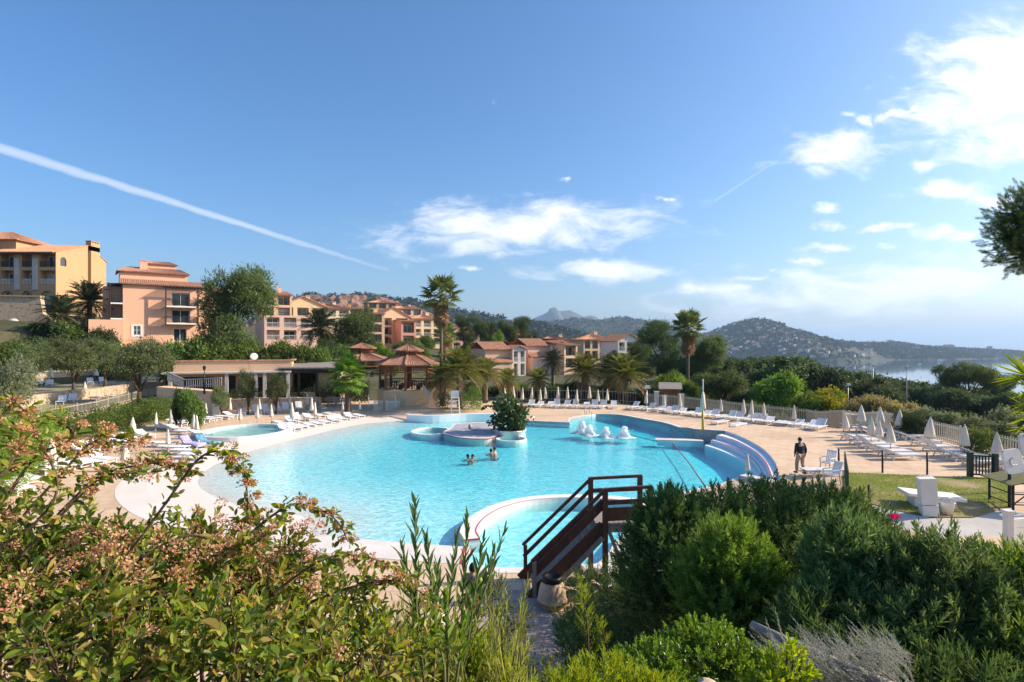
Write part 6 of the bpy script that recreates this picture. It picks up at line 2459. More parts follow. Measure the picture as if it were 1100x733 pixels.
for (px, yt, yb, z, lb) in [(54, 395, 413, 2.1, 'closed cream parasol above the pair of loungers on the middle terrace'), (52, 384, 402, 3.3, 'closed cream parasol highest on the terraces'), (103, 392.5, 411, 2.1, 'closed cream parasol under the olive tree on the middle terrace'), (90.5, 410, 428, 1.2, 'closed cream parasol standing before the stone terrace wall')]:
    parasol(px, yt, yb, 'wide', lb, 'parasols on the terraces', z)
pp_ = parasol(803, 487, 517, 'slim', 'closed white parasol standing at the near right edge of the pool', None, .0)

# ------------------------------------------------------------------ poles, lamps, small furniture
def lamp(px, yt, yb, d, label, mat='metal', globe='lantern'):
    p = A(px, yb, d)
    h_ = (yb - yt) / F * d
    root = tag(empty('lamp_post', p), label, 'lamp post')
    mb = MB()
    mb.lathe([(.09, -.6), (.09, .5), (.05, .6), (.04, h_ - .45)], n=8)
    mb.build('pole', M[mat], root)
    mb = MB()
    if globe == 'lantern':
        mb.lathe([(.05, h_ - .45), (.14, h_ - .4), (.18, h_ - .12), (.2, h_ - .1), (.05, h_), (.01, h_ + .03)], n=6, smooth=False)
    else:
        mb.box((0, -.12, h_ - .3), (.5, .35, .3))
        mb.bar((-.4, 0, h_ - .45), (.4, 0, h_ - .45), .06, .06)
    mb.build('lamp_head', M['dark' if globe == 'lantern' else 'white'], root)


lamp(219.5, 393, 417, 57, 'black lantern post before the orange bar', 'dark')
lamp(241.5, 374, 396, 70, 'white floodlight on a pole above the orange bar', 'metal', 'flood')
lamp(880, 399, 424, 100, 'grey lamp post above the yellowing shrub', 'metal', 'flood')
lamp(938, 391, 430, 105, 'tall grey floodlight mast left of the concrete pole', 'metal', 'flood')
lamp(974, 392, 438, 85, 'tall pale concrete pole above the brownish shrub', 'concrete', 'flood')
lamp(911, 411, 438, 80, 'slim pole right of the yellowing shrub', 'metal', 'flood')
lamp(695, 413, 437, 64, 'small white floodlight post at the fence corner', 'metal', 'flood')
p = Gd(755, 463)
root = tag(empty('signal_pole', p), 'tall slender pole with a yellow foot at the pool corner', 'pole')
mb = MB()
mb.tube([(0, 0, 1.5), (0, 0, 3.75)], .05, 8)
mb.build('upper_pole', M['concrete'], root)
mb = MB()
mb.tube([(0, 0, 0), (0, 0, 1.5)], .085, 8)
mb.build('yellow_foot', M['yellow'], root)
mb = MB()
mb.lathe([(.02, 1.5), (.2, 1.6), (.14, 2.3), (.04, 2.9)], n=10)
mb.build('folded_flag', M['fabric'], root)
for i, (px, yt, yb) in enumerate([(700.7, 422, 441), (727.5, 425, 444.5), (709.5, 427, 442)]):
    p = Gd(px, yb) + Vector((.6, .6, 0))
    h_ = (yb - yt) / F * p.y
    mb = MB()
    mb.box((0, 0, h_ / 2), (.42, .42, h_))
    mb.box((0, 0, h_ + .04), (.52, .52, .08))
    o = mb.build('fence_pillar', M['concrete'])
    o.location = p
    tag(o, 'square pale pillar in the right fence, %s of three' % ordinal([0, 2, 1][i], 3), 'pillar', 'pillars in the right fence')
# shed roofed shelter behind the fence
b = tag(empty('garden_shed', A(720, 436, 66), R(-14)), 'small brown timber shed behind the right fence', 'shed')
mb = MB()
mb.box((0, 0, .9), (1.9, 1.6, 2.4))
mb.build('wall', M['orangewood'], b)
mb = MB()
mb.prism([(-1.3, -1.2), (1.3, -1.2), (1.3, 1.0), (-1.3, 1.0)], [1.95, 1.95, 2.55, 2.55], [2.05, 2.05, 2.65, 2.65])
mb.build('roof', M['greywood'], b)
# lifeguard chair
b = tag(empty('lifeguard_chair', Gd(489, 441.5), R(8)), 'tall white lifeguard chair beside the big feather palm', 'lifeguard chair')
for x in (-.42, .42):
    for y, y2 in ((-.5, -.15), (.5, .2)):
        mb = MB()
        mb.bar((x, y, 0), (x * .8, y2, 1.5), .09, .09)
        mb.build('leg', M['white'], b)
for k in range(4):
    mb = MB()
    z = .3 + k * .32
    mb.bar((-.42 + .03 * k, -.5 + .08 * k, z), (.42 - .03 * k, -.5 + .08 * k, z), .06, .07)
    mb.build('rung', M['white'], b)
mb = MB()
mb.box((0, .02, 1.52), (.8, .6, .07))
mb.build('seat', M['white'], b)
mb = MB()
mb.box((0, .32, 1.88), (.8, .06, .62))
mb.build('backrest', M['white'], b)
# cabinet and red bin near the left parasols
b = tag(empty('white_cabinet', Gd(233.5, 447), R(5)), 'small white cabinet on the deck near the hedge', 'cabinet')
mb = MB()
mb.box((0, 0, .55), (.72, .5, 1.1))
mb.build('body', M['white'], b, .03)
mb = MB()
mb.box((0, 0, 1.13), (.8, .58, .06))
mb.build('lid', M['white'], b)
b = tag(empty('litter_bin', Gd(242, 448)), 'small red bin beside the white cabinet', 'bin')
mb = MB()
mb.lathe([(.2, 0), (.25, .5), (.27, .52)], n=14)
mb.build('body', M['red'], b)
mb = MB()
mb.lathe([(.27, .52), (.22, .62), (.02, .66)], n=14)
mb.build('lid', M['red'], b)
# white board signs by the pavilion gates
for i, (px, yt, yb) in enumerate([(396, 424, 441), (424.5, 424, 442), (480, 425, 441)]):
    p = G(px, yb)
    h_ = (yb - yt) / F * p.y
    o = tag(empty('slim_post', p), 'slim white post by the pavilion, %s of three' % ordinal(i, 3), 'post', 'slim white posts by the pavilion')
    mb = MB()
    mb.tube([(0, 0, 0), (0, 0, h_)], .05, 8)
    mb.lathe([(.09, 0), (.09, .04), (.02, .05)], n=8)
    mb.build('shaft', M['white'], o)
# pool ladder rails on the far edge
for i, px in enumerate((632,)):
    p = G(px, 445.5)
    b = tag(empty('pool_ladder', p, R(10)), 'bright metal pool ladder on the far edge', 'ladder')
    for s in (-.25, .25):
        mb = MB()
        mb.tube([(s, -.3, -.8), (s, -.28, .3), (s, -.1, .65), (s, .25, .7), (s, .45, .4), (s, .45, 0)], .025, 6)
        mb.build('rail', M['metal'], b)

# ------------------------------------------------------------------ lawn and the things on the right
def zl(dz):
    return dz
lawn_px = [(905, 508), (960, 510), (1010, 512), (1062, 514), (1090, 522), (1085, 545), (1045, 556), (1000, 556), (965, 549), (935, 541), (906, 533)]
LAWN = [xy(Gd(*p)) for p in lawn_px]
mb = MB()
fill(LAWN, [], 1.0, lambda x, y: zdeck(x, y) + .012, mb)
tag(mb.build('lawn', M['lawn']), kind='structure')
pts = []
while len(pts) < 16000:
    x, y = random.uniform(10, 24), random.uniform(18, 30)
    if inside(x, y, LAWN) and float(vnoise(x * .55 + 9, y * .55, 3)) + .25 * random.random() + (22.5 - x) * .03 > .52:
        pts.append((x, y, zdeck(x, y) + .01))
pts = np.array(pts)
g = scatter(LEAF_RHOMB, pts - pts[0], rdir(len(pts), 1.4), rdir(len(pts)), .05 + .05 * RNG.random(len(pts)), .022) + (0,)
o = link('grass', np_mesh('grass', [g], [leaf_mat('grass_blade', [(.10, .15, .025), (.15, .20, .035), (.22, .24, .06)])]), None, tuple(pts[0]))
tag(o, 'short green grass growing on part of the lawn', 'grass', kind='stuff')
mb = MB()
PATH = [xy(Gd(*p)) for p in [(902, 534), (935, 542), (965, 550), (1000, 557), (1045, 557), (1085, 546), (1120, 560), (1120, 600), (1000, 600), (902, 570)]]
fill(PATH, [], 2.0, lambda x, y: zdeck(x, y) + .008, mb)
tag(mb.build('lawn_path', M['concrete']), kind='structure')
for i, (px, yt, yb) in enumerate([(901, 483, 508), (948, 485, 508), (996, 487, 510), (933.5, 522, 556)]):
    p = Gd(px, yb)
    h_ = (yb - yt) / F * p.y
    o = tag(empty('garden_post', p), 'thin black post at the lawn edge, ' + ['left at the back', 'middle at the back', 'right at the back', 'alone at the front'][i], 'post', 'thin posts round the lawn')
    mb = MB()
    mb.tube([(0, 0, 0), (0, 0, h_)], .045, 8)
    mb.lathe([(.045, h_ - .02), (.05, h_ + .02), (.01, h_ + .05)], n=8)
    mb.build('shaft', M['dark'], o)
# dark green mesh panel at the lawn's left corner
b = tag(empty('mesh_panel', Gd(908, 512)), 'narrow dark green mesh fence panel at the left corner of the lawn', 'fence panel')
a_, c_ = Gd(907.5, 511), Gd(911, 536)
mb = MB()
for t in [i / 22 for i in range(23)]:
    q = a_.lerp(c_, t) - b.location
    mb.bar(q, q + Z * 1.15, .05, .02)
for z in (.08, .6, 1.12):
    mb.bar(a_ - b.location + Z * z, c_ - b.location + Z * z, .03, .05)
mb.build('bars', M['greenmetal'], b)
# gate
ga, gb = Gd(1042, 512), Gd(1069, 514)
b = tag(empty('garden_gate', ga), 'dark green barred gate between two thick posts behind the lawn', 'gate')
v = gb - ga
for t in (0, 1):
    mb = MB()
    mb.bar(v * t, v * t + Z * 1.15, .19, .19)
    mb.build('post', M['greenmetal'], b)
mb = MB()
for z in (.12, 1.0):
    mb.bar(v * .06 + Z * z, v * .94 + Z * z, .05, .07)
for i in range(1, 8):
    mb.bar(v * (i / 8) + Z * .12, v * (i / 8) + Z * 1.0, .04, .04)
mb.build('bars', M['greenmetal'], b)
# white block, slab table and bin
p = Gd(998.5, 554)
b = tag(empty('white_block', p, R(-14)), 'tall white leaning block standing on the lawn', 'block')
mb = MB()
mb.prism([(-.27, -.16), (.27, -.16), (.27, .2), (-.27, .2)], 0, .42)
mb.build('foot', M['white'], b, .015)
mb = MB()
mb.prism([(-.27, -.16), (.27, -.16), (.27, .2), (-.27, .2)], .44, 1.42)
mb.build('upper', M['white'], b, .015)
b.rotation_euler = (R(2), R(-5), R(-14))
p = Gd(1000, 543)
b = tag(empty('slab_table', p, R(-12)), 'low white slab table behind the leaning block', 'table')
mb = MB()
mb.box((0, 0, .42), (2.0, 1.0, .12), ry=R(4))
mb.build('table_top', M['white'], b, .02)
for x in (-.6, .6):
    mb = MB()
    mb.box((x, 0, .18), (.22, .7, .36))
    mb.build('leg', M['white'], b)
b = tag(empty('white_bucket', Gd(1017, 552)), 'small white bucket beside the leaning block', 'bucket')
mb = MB()
mb.lathe([(.2, 0), (.25, .42), (.27, .44), (.24, .44), (.19, .05), (.01, .04)], n=16)
mb.build('body', M['white'], b)
mb = MB()
mb.tube([(.26 * math.cos(t), 0, .42 + .2 * math.sin(t)) for t in [math.pi * k / 8 for k in range(9)]], .012, 5)
mb.build('handle', M['metal'], b)
# two white chairs near the green panel
def garden_chair(px, py, rz, label):
    b = tag(empty('garden_chair', Gd(px, py), R(rz)), label, 'chair', 'white chairs by the lawn')
    mb = MB()
    mb.box((0, 0, .42), (.5, .48, .05))
    mb.build('seat', M['plastic'], b, .02)
    mb = MB()
    for i in range(6):
        mb.bar((-.2 + i * .08, .24, .44), (-.2 + i * .08, .4, .95), .06, .02)
    mb.bar((-.24, .41, .95), (.24, .41, .95), .04, .08)
    mb.build('backrest', M['plastic'], b)
    for x in (-.22, .22):
        for y in (-.2, .22):
            mb = MB()
            mb.bar((x, y, .4), (x * 1.15, y * 1.2, 0), .05, .05)
            mb.build('leg', M['plastic'], b)
    for x in (-.26, .26):
        mb = MB()
        mb.bar((x, -.2, .64), (x, .3, .66), .06, .03)
        mb.bar((x, -.2, .42), (x, -.2, .63), .04, .04)
        mb.build('armrest', M['plastic'], b)


garden_chair(889, 506, -60, 'white plastic chair with an upright back by the thin black post')
garden_chair(893, 520, -75, 'white plastic chair nearest the green mesh panel')
lounger(Gd(884, 511), R(185), 0, 'low flat lounger beside the two white plastic chairs', None, True)

# white panels with a grey mark on dark posts, play frame and low fence at the right edge
def board(px, py, d, w_, h_, rz, label, ypost):
    p = A(px, ypost, d)
    b = tag(empty('panel_sign', p, R(rz)), label, 'panel')
    zc = (ypost - py) / F * d
    mb = MB()
    n = 6
    r_ = .16
    poly = []
    for (cx, cy, a0) in [(w_ / 2 - r_, h_ / 2 - r_, 0), (-w_ / 2 + r_, h_ / 2 - r_, 90), (-w_ / 2 + r_, -h_ / 2 + r_, 180), (w_ / 2 - r_, -h_ / 2 + r_, 270)]:
        poly += [(cx + r_ * math.cos(R(a0 + 90 * k / n)), cy + r_ * math.sin(R(a0 + 90 * k / n))) for k in range(n + 1)]
    mb.prism(poly, -.05, .05)
    o = mb.build('panel', M['white'], b)
    o.location, o.rotation_euler = (0, -.12, zc), (R(82), R(-7), 0)
    mb = MB()
    mb.tube([(.17 * math.cos(R(a)), .15 * math.sin(R(a)), .052) for a in range(60, 310, 20)], [.008 + .013 * math.sin(math.pi * k / 12) for k in range(13)], 6)
    mk = mb.build('curved_mark', M['metal'], o)
    mb = MB()
    mb.tube([(0, 0, -.1), (0, 0, zc)], .06, 8)
    mb.build('post', M['dark'], b)


board(1084.5, 495, 22, .76, .92, 6, 'white rounded panel with a grey curved mark on a dark post', 545)
board(1103, 477, 24, .8, .95, 2, 'white rounded panel set higher behind the first one', 540)
b = tag(empty('play_frame', A(1112, 556, 21.5), R(-8)), 'dark metal frame with an olive canvas top at the right edge', 'play frame')
for x in (-.75, .9):
    for y in (0, 1.3):
        mb = MB()
        mb.tube([(x, y, -.1), (x, y, 1.2 if x < 0 else 1.6)], .045, 7)
        mb.build('post', M['dark'], b)
for (qa, qb) in [((-.75, 0, z), (.9, 0, z)) for z in (.45, .85, 1.25)] + [((-.75, 0, z), (-.75, 1.3, z)) for z in (.45, .85)] + [((-.75, 0, .45), (.2, 0, 1.25)), ((-.2, 0, .45), (.7, 0, 1.25))]:
    mb = MB()
    mb.tube([qa, qb], .025, 6)
    mb.build('bar', M['dark'], b)
mb = MB()
mb.prism([(-.95, -.2), (1.0, -.2), (1.0, 1.5), (-.95, 1.5)], [1.2, 1.62, 1.62, 1.2], [1.24, 1.68, 1.68, 1.24])
mb.build('canvas', surf('olive_canvas', [(.15, .14, .06), (.22, .20, .09)], 3, .9), b)
b = tag(empty('white_fence', A(1083, 592, 18.4), 0), 'white low boarded fence with a square post at the right edge', 'fence')
mb = MB()
mb.box((0, 0, .6), (.2, .2, 1.3))
mb.box((0, 0, 1.28), (.27, .27, .08))
mb.build('post', M['white'], b)
mb = MB()
for z in (.25, .55, .85):
    mb.box((1.0, .3, z), (1.8, .06, .26), rz=R(12))
mb.build('boards', M['white'], b)

# ------------------------------------------------------------------ people
SKIN = surf('skin', [(.40, .22, .15), (.46, .26, .18)], 8, .55, spec=.35)
HAIR = surf('dark_hair', [(.012, .009, .007), (.02, .015, .012)], 20, .6)


def skin_mesh(name, verts, edges, radii, root=0, level=2):
    me = bpy.data.meshes.new(name)
    me.from_pydata([tuple(v) for v in verts], edges, [])
    o = bpy.data.objects.new(name, me)
    COL.objects.link(o)
    sk = o.modifiers.new('skin', 'SKIN')
    sk.use_smooth_shade = True
    if not me.skin_vertices:
        me.skin_vertices.new()
    for i, r_ in enumerate(radii):
        rr_ = r_ if hasattr(r_, '__len__') else (r_, r_)
        me.skin_vertices[0].data[i].radius = rr_
    me.skin_vertices[0].data[root].use_root = True
    ss = o.modifiers.new('sub', 'SUBSURF')
    ss.levels = ss.render_levels = level
    dg_ = bpy.context.evaluated_depsgraph_get()
    out_me = bpy.data.meshes.new_from_object(o.evaluated_get(dg_))
    bpy.data.objects.remove(o)
    vs = [v.co.copy() for v in out_me.vertices]
    fs = [tuple(p.vertices) for p in out_me.polygons]
    return vs, fs


def person(loc, rz, label, J, hair_len=0.0, top=None, bottom=None, shoes=True, topmat=None, botmat=None, only_upper=False, swim=False, badge=False):
    """J: joint name -> position, metres, person facing +y"""
    root = tag(empty('person', loc, rz), label, 'person')
    names = ['pelvis', 'spine', 'chest', 'neck', 'head', 'crown', 'lsh', 'lel', 'lwr', 'lha', 'rsh', 'rel', 'rwr', 'rha', 'lhip', 'lkn', 'lan', 'lto', 'rhip', 'rkn', 'ran', 'rto']
    rad = dict(pelvis=(.15, .11), spine=(.14, .10), chest=(.165, .115), neck=(.058, .058), head=(.078, .095), crown=(.07, .085), lsh=.06, rsh=.06, lel=.042, rel=.042, lwr=.03, rwr=.03, lha=(.038, .02), rha=(.038, .02),
               lhip=.095, rhip=.095, lkn=.06, rkn=.06, lan=.042, ran=.042, lto=.032, rto=.032)
    idx = {n: i for i, n in enumerate(names)}
    ed = [('pelvis', 'spine'), ('spine', 'chest'), ('chest', 'neck'), ('neck', 'head'), ('head', 'crown'), ('chest', 'lsh'), ('lsh', 'lel'), ('lel', 'lwr'), ('lwr', 'lha'), ('chest', 'rsh'), ('rsh', 'rel'), ('rel', 'rwr'), ('rwr', 'rha'),
          ('pelvis', 'lhip'), ('lhip', 'lkn'), ('lkn', 'lan'), ('lan', 'lto'), ('pelvis', 'rhip'), ('rhip', 'rkn'), ('rkn', 'ran'), ('ran', 'rto')]
    vs, fs = skin_mesh('body', [J[n] for n in names], [(idx[a], idx[b_]) for a, b_ in ed], [rad[n] for n in names])
    mb = MB()
    mb.add(vs, fs, 0, True)
    hd = Vector(J['head'])
    fwd = Vector((0, 1, 0))
    for s in (-1, 1):                        # face: eyes, ears
        mb.lathe([(.004, -.012), (.013, -.004), (.013, .004), (.004, .012)], hd + Vector((s * .032, .086, .03)), 8)
        mb.tube([hd + Vector((s * .078, .0, .035)), hd + Vector((s * .09, -.008, .01)), hd + Vector((s * .078, .005, -.025))], [.012, .02, .01], 6)
    mb.tube([hd + Vector((0, .09, .03)), hd + Vector((0, .118, -.008)), hd + Vector((0, .09, -.016))], [.008, .015, .009], 6)
    mb.tube([hd + Vector((-.025, .084, -.046)), hd + Vector((0, .094, -.046)), hd + Vector((.025, .084, -.046))], [.005, .008, .005], 5)
    for s, w in (('l', J['lha']), ('r', J['rha'])):
        w = Vector(w)
        d = (w - Vector(J[s + 'wr'])).normalized()
        sd_ = d.cross(Vector((1, 0, 0)))
        if sd_.length < .2:
            sd_ = Vector((0, 1, 0))
        sd_.normalize()
        for k, (of, ln) in enumerate([(-.03, .062), (-.01, .075), (.01, .07), (.03, .055)]):
            p0 = w + sd_ * of
            mb.tube([p0 - d * .01, p0 + d * ln * .55, p0 + d * ln + Vector((-.012 if s == 'r' else .012, 0, 0))], [.011, .0095, .007], 6)
        p0 = w - d * .045 + sd_ * .035
        mb.tube([p0, p0 + sd_ * .03 + d * .02, p0 + sd_ * .042 + d * .05], [.012, .011, .008], 6)
    mb.build('body', SKIN, root)
    # hair as a cap over the skull
    mb = MB()
    n = 14
    vs, fs = [], []
    for i in range(9):
        ph = math.pi * .62 * i / 8
        for k in range(n):
            t = 2 * math.pi * k / n
            front = max(0, math.sin(t))
            ph2 = ph * (1 - .42 * front)
            ex = hair_len * (i / 8) ** 3 * (1 - front)
            vs.append(hd + Vector((.094 * math.sin(ph2) * math.cos(t), .108 * math.sin(ph2) * math.sin(t) - .008, .03 + .118 * math.cos(ph2) - ex)))
    for i in range(8):
        for k in range(n):
            fs.append((i * n + k, i * n + (k + 1) % n, (i + 1) * n + (k + 1) % n, (i + 1) * n + k))
    mb.add(vs, fs, 0, True)
    mb.build('hair', HAIR, root)
    gp = 1.22
    if topmat:
        nm = ['spine', 'chest', 'neck0', 'lsh', 'lel', 'lcf', 'rsh', 'rel', 'rcf', 'hem']
        JJ = dict(J)
        JJ['neck0'] = tuple(Vector(J['chest']).lerp(Vector(J['neck']), .75))
        sl = .88 if top == 'long' else -.0
        for s in 'lr':
            JJ[s + 'cf'] = tuple(Vector(J[s + 'el']).lerp(Vector(J[s + 'wr']), .88 if top == 'long' else .02))
            if top != 'long':
                JJ[s + 'el'] = tuple(Vector(J[s + 'sh']).lerp(Vector(J[s + 'el']), .55))
                JJ[s + 'cf'] = tuple(Vector(J[s + 'sh']).lerp(Vector(J[s + 'el']), .85))
        JJ['hem'] = tuple(Vector(J['pelvis']) + Vector((0, 0, -.06)))
        rr2 = dict(spine=(.175, .135), chest=(.2, .145), neck0=(.085, .085), lsh=.085, rsh=.085, lel=.066, rel=.066, lcf=.052, rcf=.052, hem=(.18, .14))
        vs, fs = skin_mesh('top', [JJ[q] for q in nm], [(9, 0), (0, 1), (1, 2), (1, 3), (3, 4), (4, 5), (1, 6), (6, 7), (7, 8)], [rr2[q] for q in nm])
        mb = MB()
        mb.add(vs, fs, 0, True)
        mb.build('jacket' if top == 'long' else 'shirt', topmat, root)
        if badge:
            mb = MB()
            c_ = Vector(J['chest'])
            mb.box(c_ + Vector((0, -.152, .05)), (.17, .012, .055))
            mb.build('back_print', M['white'], root)
    if botmat:
        nm = ['pelvis', 'lhip', 'lkn', 'lan', 'rhip', 'rkn', 'ran']
        JJ = dict(J)
        if bottom == 'short':
            for s in 'lr':
                JJ[s + 'an'] = tuple(Vector(J[s + 'hip']).lerp(Vector(J[s + 'kn']), .75))
                JJ[s + 'kn'] = tuple(Vector(J[s + 'hip']).lerp(Vector(J[s + 'kn']), .4))
        else:
            for s in 'lr':
                JJ[s + 'an'] = tuple(Vector(J[s + 'kn']).lerp(Vector(J[s + 'an']), .9))
        rr2 = dict(pelvis=(.172, .135), lhip=.118, rhip=.118, lkn=.09, rkn=.09, lan=.075, ran=.075)
        vs, fs = skin_mesh('bottom', [JJ[q] for q in nm], [(0, 1), (1, 2), (2, 3), (0, 4), (4, 5), (5, 6)], [rr2[q] for q in nm])
        mb = MB()
        mb.add(vs, fs, 0, True)
        mb.build('shorts' if bottom == 'short' else 'trousers', botmat, root)
    if shoes:
        for s in 'lr':
            a_, t_ = Vector(J[s + 'an']), Vector(J[s + 'to'])
            d = (t_ - a_)
            d.z = 0
            d.normalize()
            mb = MB()
            h0 = Vector((a_.x, a_.y, t_.z))
            mb.tube([h0 - d * .05 + Z * .015, h0 + Z * .03, h0 + d * .1 + Z * .015, h0 + d * .2, h0 + d * .235], [.03, .052, .048, .04, .018], 8)
            mb.build('shoe', M['dark'], root)
    return root


WALK = dict(pelvis=(0, 0, .95), spine=(0, .01, 1.14), chest=(0, .03, 1.34), neck=(0, .04, 1.5), head=(0, .06, 1.61), crown=(0, .06, 1.67), lsh=(-.19, .03, 1.42), lel=(-.27, -.03, 1.16), lwr=(-.26, .07, .94), lha=(-.25, .1, .86),
            rsh=(.19, .03, 1.42), rel=(.27, -.01, 1.16), rwr=(.27, .05, .93), rha=(.26, .07, .85), lhip=(-.1, 0, .9), lkn=(-.12, .12, .5), lan=(-.13, .1, .09), lto=(-.14, .24, .035), rhip=(.1, 0, .9), rkn=(.11, .02, .49), ran=(.12, -.16, .1), rto=(.13, -.03, .035))
jacket = surf('navy_jacket', [(.012, .014, .02), (.022, .024, .032)], 6, .8, .3)
khaki = surf('khaki_cloth', [(.36, .24, .17), (.44, .31, .22)], 6, .9, .3)
person(Gd(860, 509), R(6), 'person in a dark jacket and khaki trousers walking away across the deck', WALK, 0, 'long', 'long', True, jacket, khaki, badge=True)
STAND = dict(WALK)
STAND.update(lkn=(-.11, .02, .5), lan=(-.12, -.02, .09), lto=(-.14, .12, .035), rkn=(.11, .02, .49), ran=(.12, -.02, .09), rto=(.14, .12, .035), rwr=(.2, .2, 1.0), rha=(.16, .26, .97), rel=(.28, -.02, 1.16))
person(G(507, 684), R(-20), 'person in a lime green shirt and red shorts standing by the pool behind the plants', STAND, .03, 'short', 'short', True, surf('lime_cloth', [(.28, .42, .05), (.36, .52, .07)], 6, .9, .3), surf('red_cloth', [(.42, .03, .03), (.5, .05, .045)], 6, .9, .3))
# bathers, standing or swimming with the water round their shoulders
SWIM = dict(head=(0, 0, .14), crown=(0, -.01, .2), neck=(0, -.03, .03), chest=(0, -.08, -.13), spine=(0, -.13, -.32), pelvis=(0, -.14, -.5), lhip=(-.1, -.12, -.54), rhip=(.1, -.12, -.54), lkn=(-.16, .26, -.66), rkn=(.16, .2, -.7),
            lan=(-.14, .08, -1.02), ran=(.14, -.02, -1.04), lto=(-.15, .2, -1.08), rto=(.15, .1, -1.1), lsh=(-.19, -.07, -.05), rsh=(.19, -.07, -.05), lel=(-.33, .12, -.16), rel=(.33, .12, -.16), lwr=(-.2, .32, -.12), rwr=(.2, .32, -.12), lha=(-.14, .38, -.11), rha=(.14, .38, -.11))
CHESTUP = dict(STAND)
CHESTUP.update(lel=(-.34, .12, 1.2), lwr=(-.3, .34, 1.22), lha=(-.24, .42, 1.2), rel=(.34, .12, 1.2), rwr=(.3, .34, 1.22), rha=(.24, .42, 1.2))
for i, (px, py, J_, dz, rz, lb, hl) in enumerate([(502.5, 492.5, SWIM, .02, 60, 'dark haired bather on the left of the nearer pair in the pool', 0), (508, 492.5, SWIM, .03, -110, 'dark haired bather on the right of the nearer pair in the pool', .03),
                                               (527.5, 486.5, SWIM, .0, 30, 'bather with wet dark hair on the left of the farther pair in the pool', .05), (532, 488, CHESTUP, 1.3, 70, 'bare chested bather standing on the right of the farther pair', 0)]):
    g = G(px, py, WATER)
    person((g.x, g.y, WATER - dz), R(rz), lb, J_, hl, None, 'short', False, None, M['dark'] if i != 3 else surf('swim_shorts', [(.05, .08, .2), (.06, .1, .26)], 5, .8))
# ------------------------------------------------------------------ the near bank: path, stair, jar, rocks
mb = MB()
PW = [(-1.1, 16.1), (-.9, 13), (-.6, 10.5), (-.2, 8.2), (1.9, 8.0), (1.7, 10.5), (1.15, 12.6), (1.2, 14.3), (.75, 15.6), (.62, 16.2)]
fill(PW, [], .5, lambda x, y: max(0, terr(x, y) if y < 11 else 0) + .016, mb)
tag(mb.build('flagstone_path', M['slab']), kind='structure')
mb = MB()
fill([(2.2, 16.0), (2.8, 15.5), (5.5, 17.5), (6.3, 20.5), (4.6, 21.5), (4.15, 21.2), (3.35, 19.4), (2.95, 18.2)], [], 1.0, lambda x, y: .02, mb)
tag(mb.build('pool_margin', M['coping']), kind='structure')

st = tag(empty('wooden_stair', (0, 0, 0)), 'dark red-brown wooden stair with railings climbing beside the splash pool', 'stair')
Y0, Y1 = 15.7, 17.0
xb, xt, zt_ = .62, 2.55, 2.02
slope = zt_ / (xt - xb)
lz = lambda x: (x - xb) * slope
for k, (y, nm) in enumerate(((Y0, 'near'), (Y1, 'far'))):
    dx = 0 if k == 0 else -.22
    mb = MB()
    mb.bar((xb + dx - .12, y, lz(xb - .12) + .1), (xt + dx, y, zt_ - .05), .07, .36)
    mb.build('stringer', M['brownwood'], st)
    mb = MB()
    mb.bar((xb + dx - .05, y + .002, lz(xb) + .66), (xt + dx, y + .002, zt_ + .62), .05, .24 if k == 0 else .10)
    mb.build('middle_rail', M['brownwood'], st)
    mb = MB()
    mb.bar((xb + dx - .08, y, lz(xb) + 1.0), (xt + dx + .03, y, zt_ + .97), .09, .08)
    mb.build('handrail', M['brownwood'], st)
    mb = MB()
    mb.bar((xb + dx, y - .004, -.1), (xb + dx, y - .004, 1.0), .11, .11)
    mb.build('post', M['brownwood'] if k else M['greywood'], st)
    mb = MB()
    mb.bar((xt + dx + .02, y - .004, -.1), (xt + dx + .02, y - .004, zt_ + 1.0), .14, .14)
    mb.build('post', M['brownwood'], st)
    mb = MB()
    mb.bar((xt + dx, y, zt_ + .97), (3.9, y + .12, zt_ + 1.02), .09, .08)
    mb.build('handrail', M['brownwood'], st)
    mb = MB()
    mb.bar((xt + dx, y + .003, zt_ + .6), (3.9, y + .12, zt_ + .64), .06, .12)
    mb.build('middle_rail', M['brownwood'], st)
    if k == 0:
        mb = MB()
        mb.bar((xt + .05, y + .004, zt_ + .28), (3.9, y + .12, zt_ + .3), .05, .36)
        mb.build('side_board', M['brownwood'], st)
    mb = MB()
    mb.bar((3.85, y + .12, -.1), (3.85, y + .12, zt_ + 1.04), .14, .14)
    mb.build('post', M['brownwood'], st)
mb = MB()
mb.bar((xb + .35, Y0 - .05, lz(xb + .35) - .26), (xt - .05, Y0 - .05, zt_ - .34), .06, .13)
mb.build('brace', M['greywood'], st)
mb = MB()
mb.bar((xt + .12, Y0 - .02, zt_ - .15), (xt + .75, Y0 - .1, .2), .08, .1)
mb.build('brace', M['greywood'], st)
for i in range(11):
    x = xb + (xt - xb) * (i + .3) / 11
    mb = MB()
    mb.box((x + .02, (Y0 + Y1) / 2, lz(x) + .14), (.27, Y1 - Y0 - .08, .045))
    mb.build('tread', M['greywood'], st)
mb = MB()
for i in range(10):
    mb.box((xt + .07 + i * .143, (Y0 + Y1) / 2 + .06, zt_), (.13, Y1 - Y0 + .1, .05))
mb.build('platform', M['greywood'], st)
mb = MB()
mb.bar((xt - .1, Y0 + .06, zt_ - .13), (3.9, Y0 + .16, zt_ - .13), .08, .2)
mb.build('beam', M['greywood'], st)

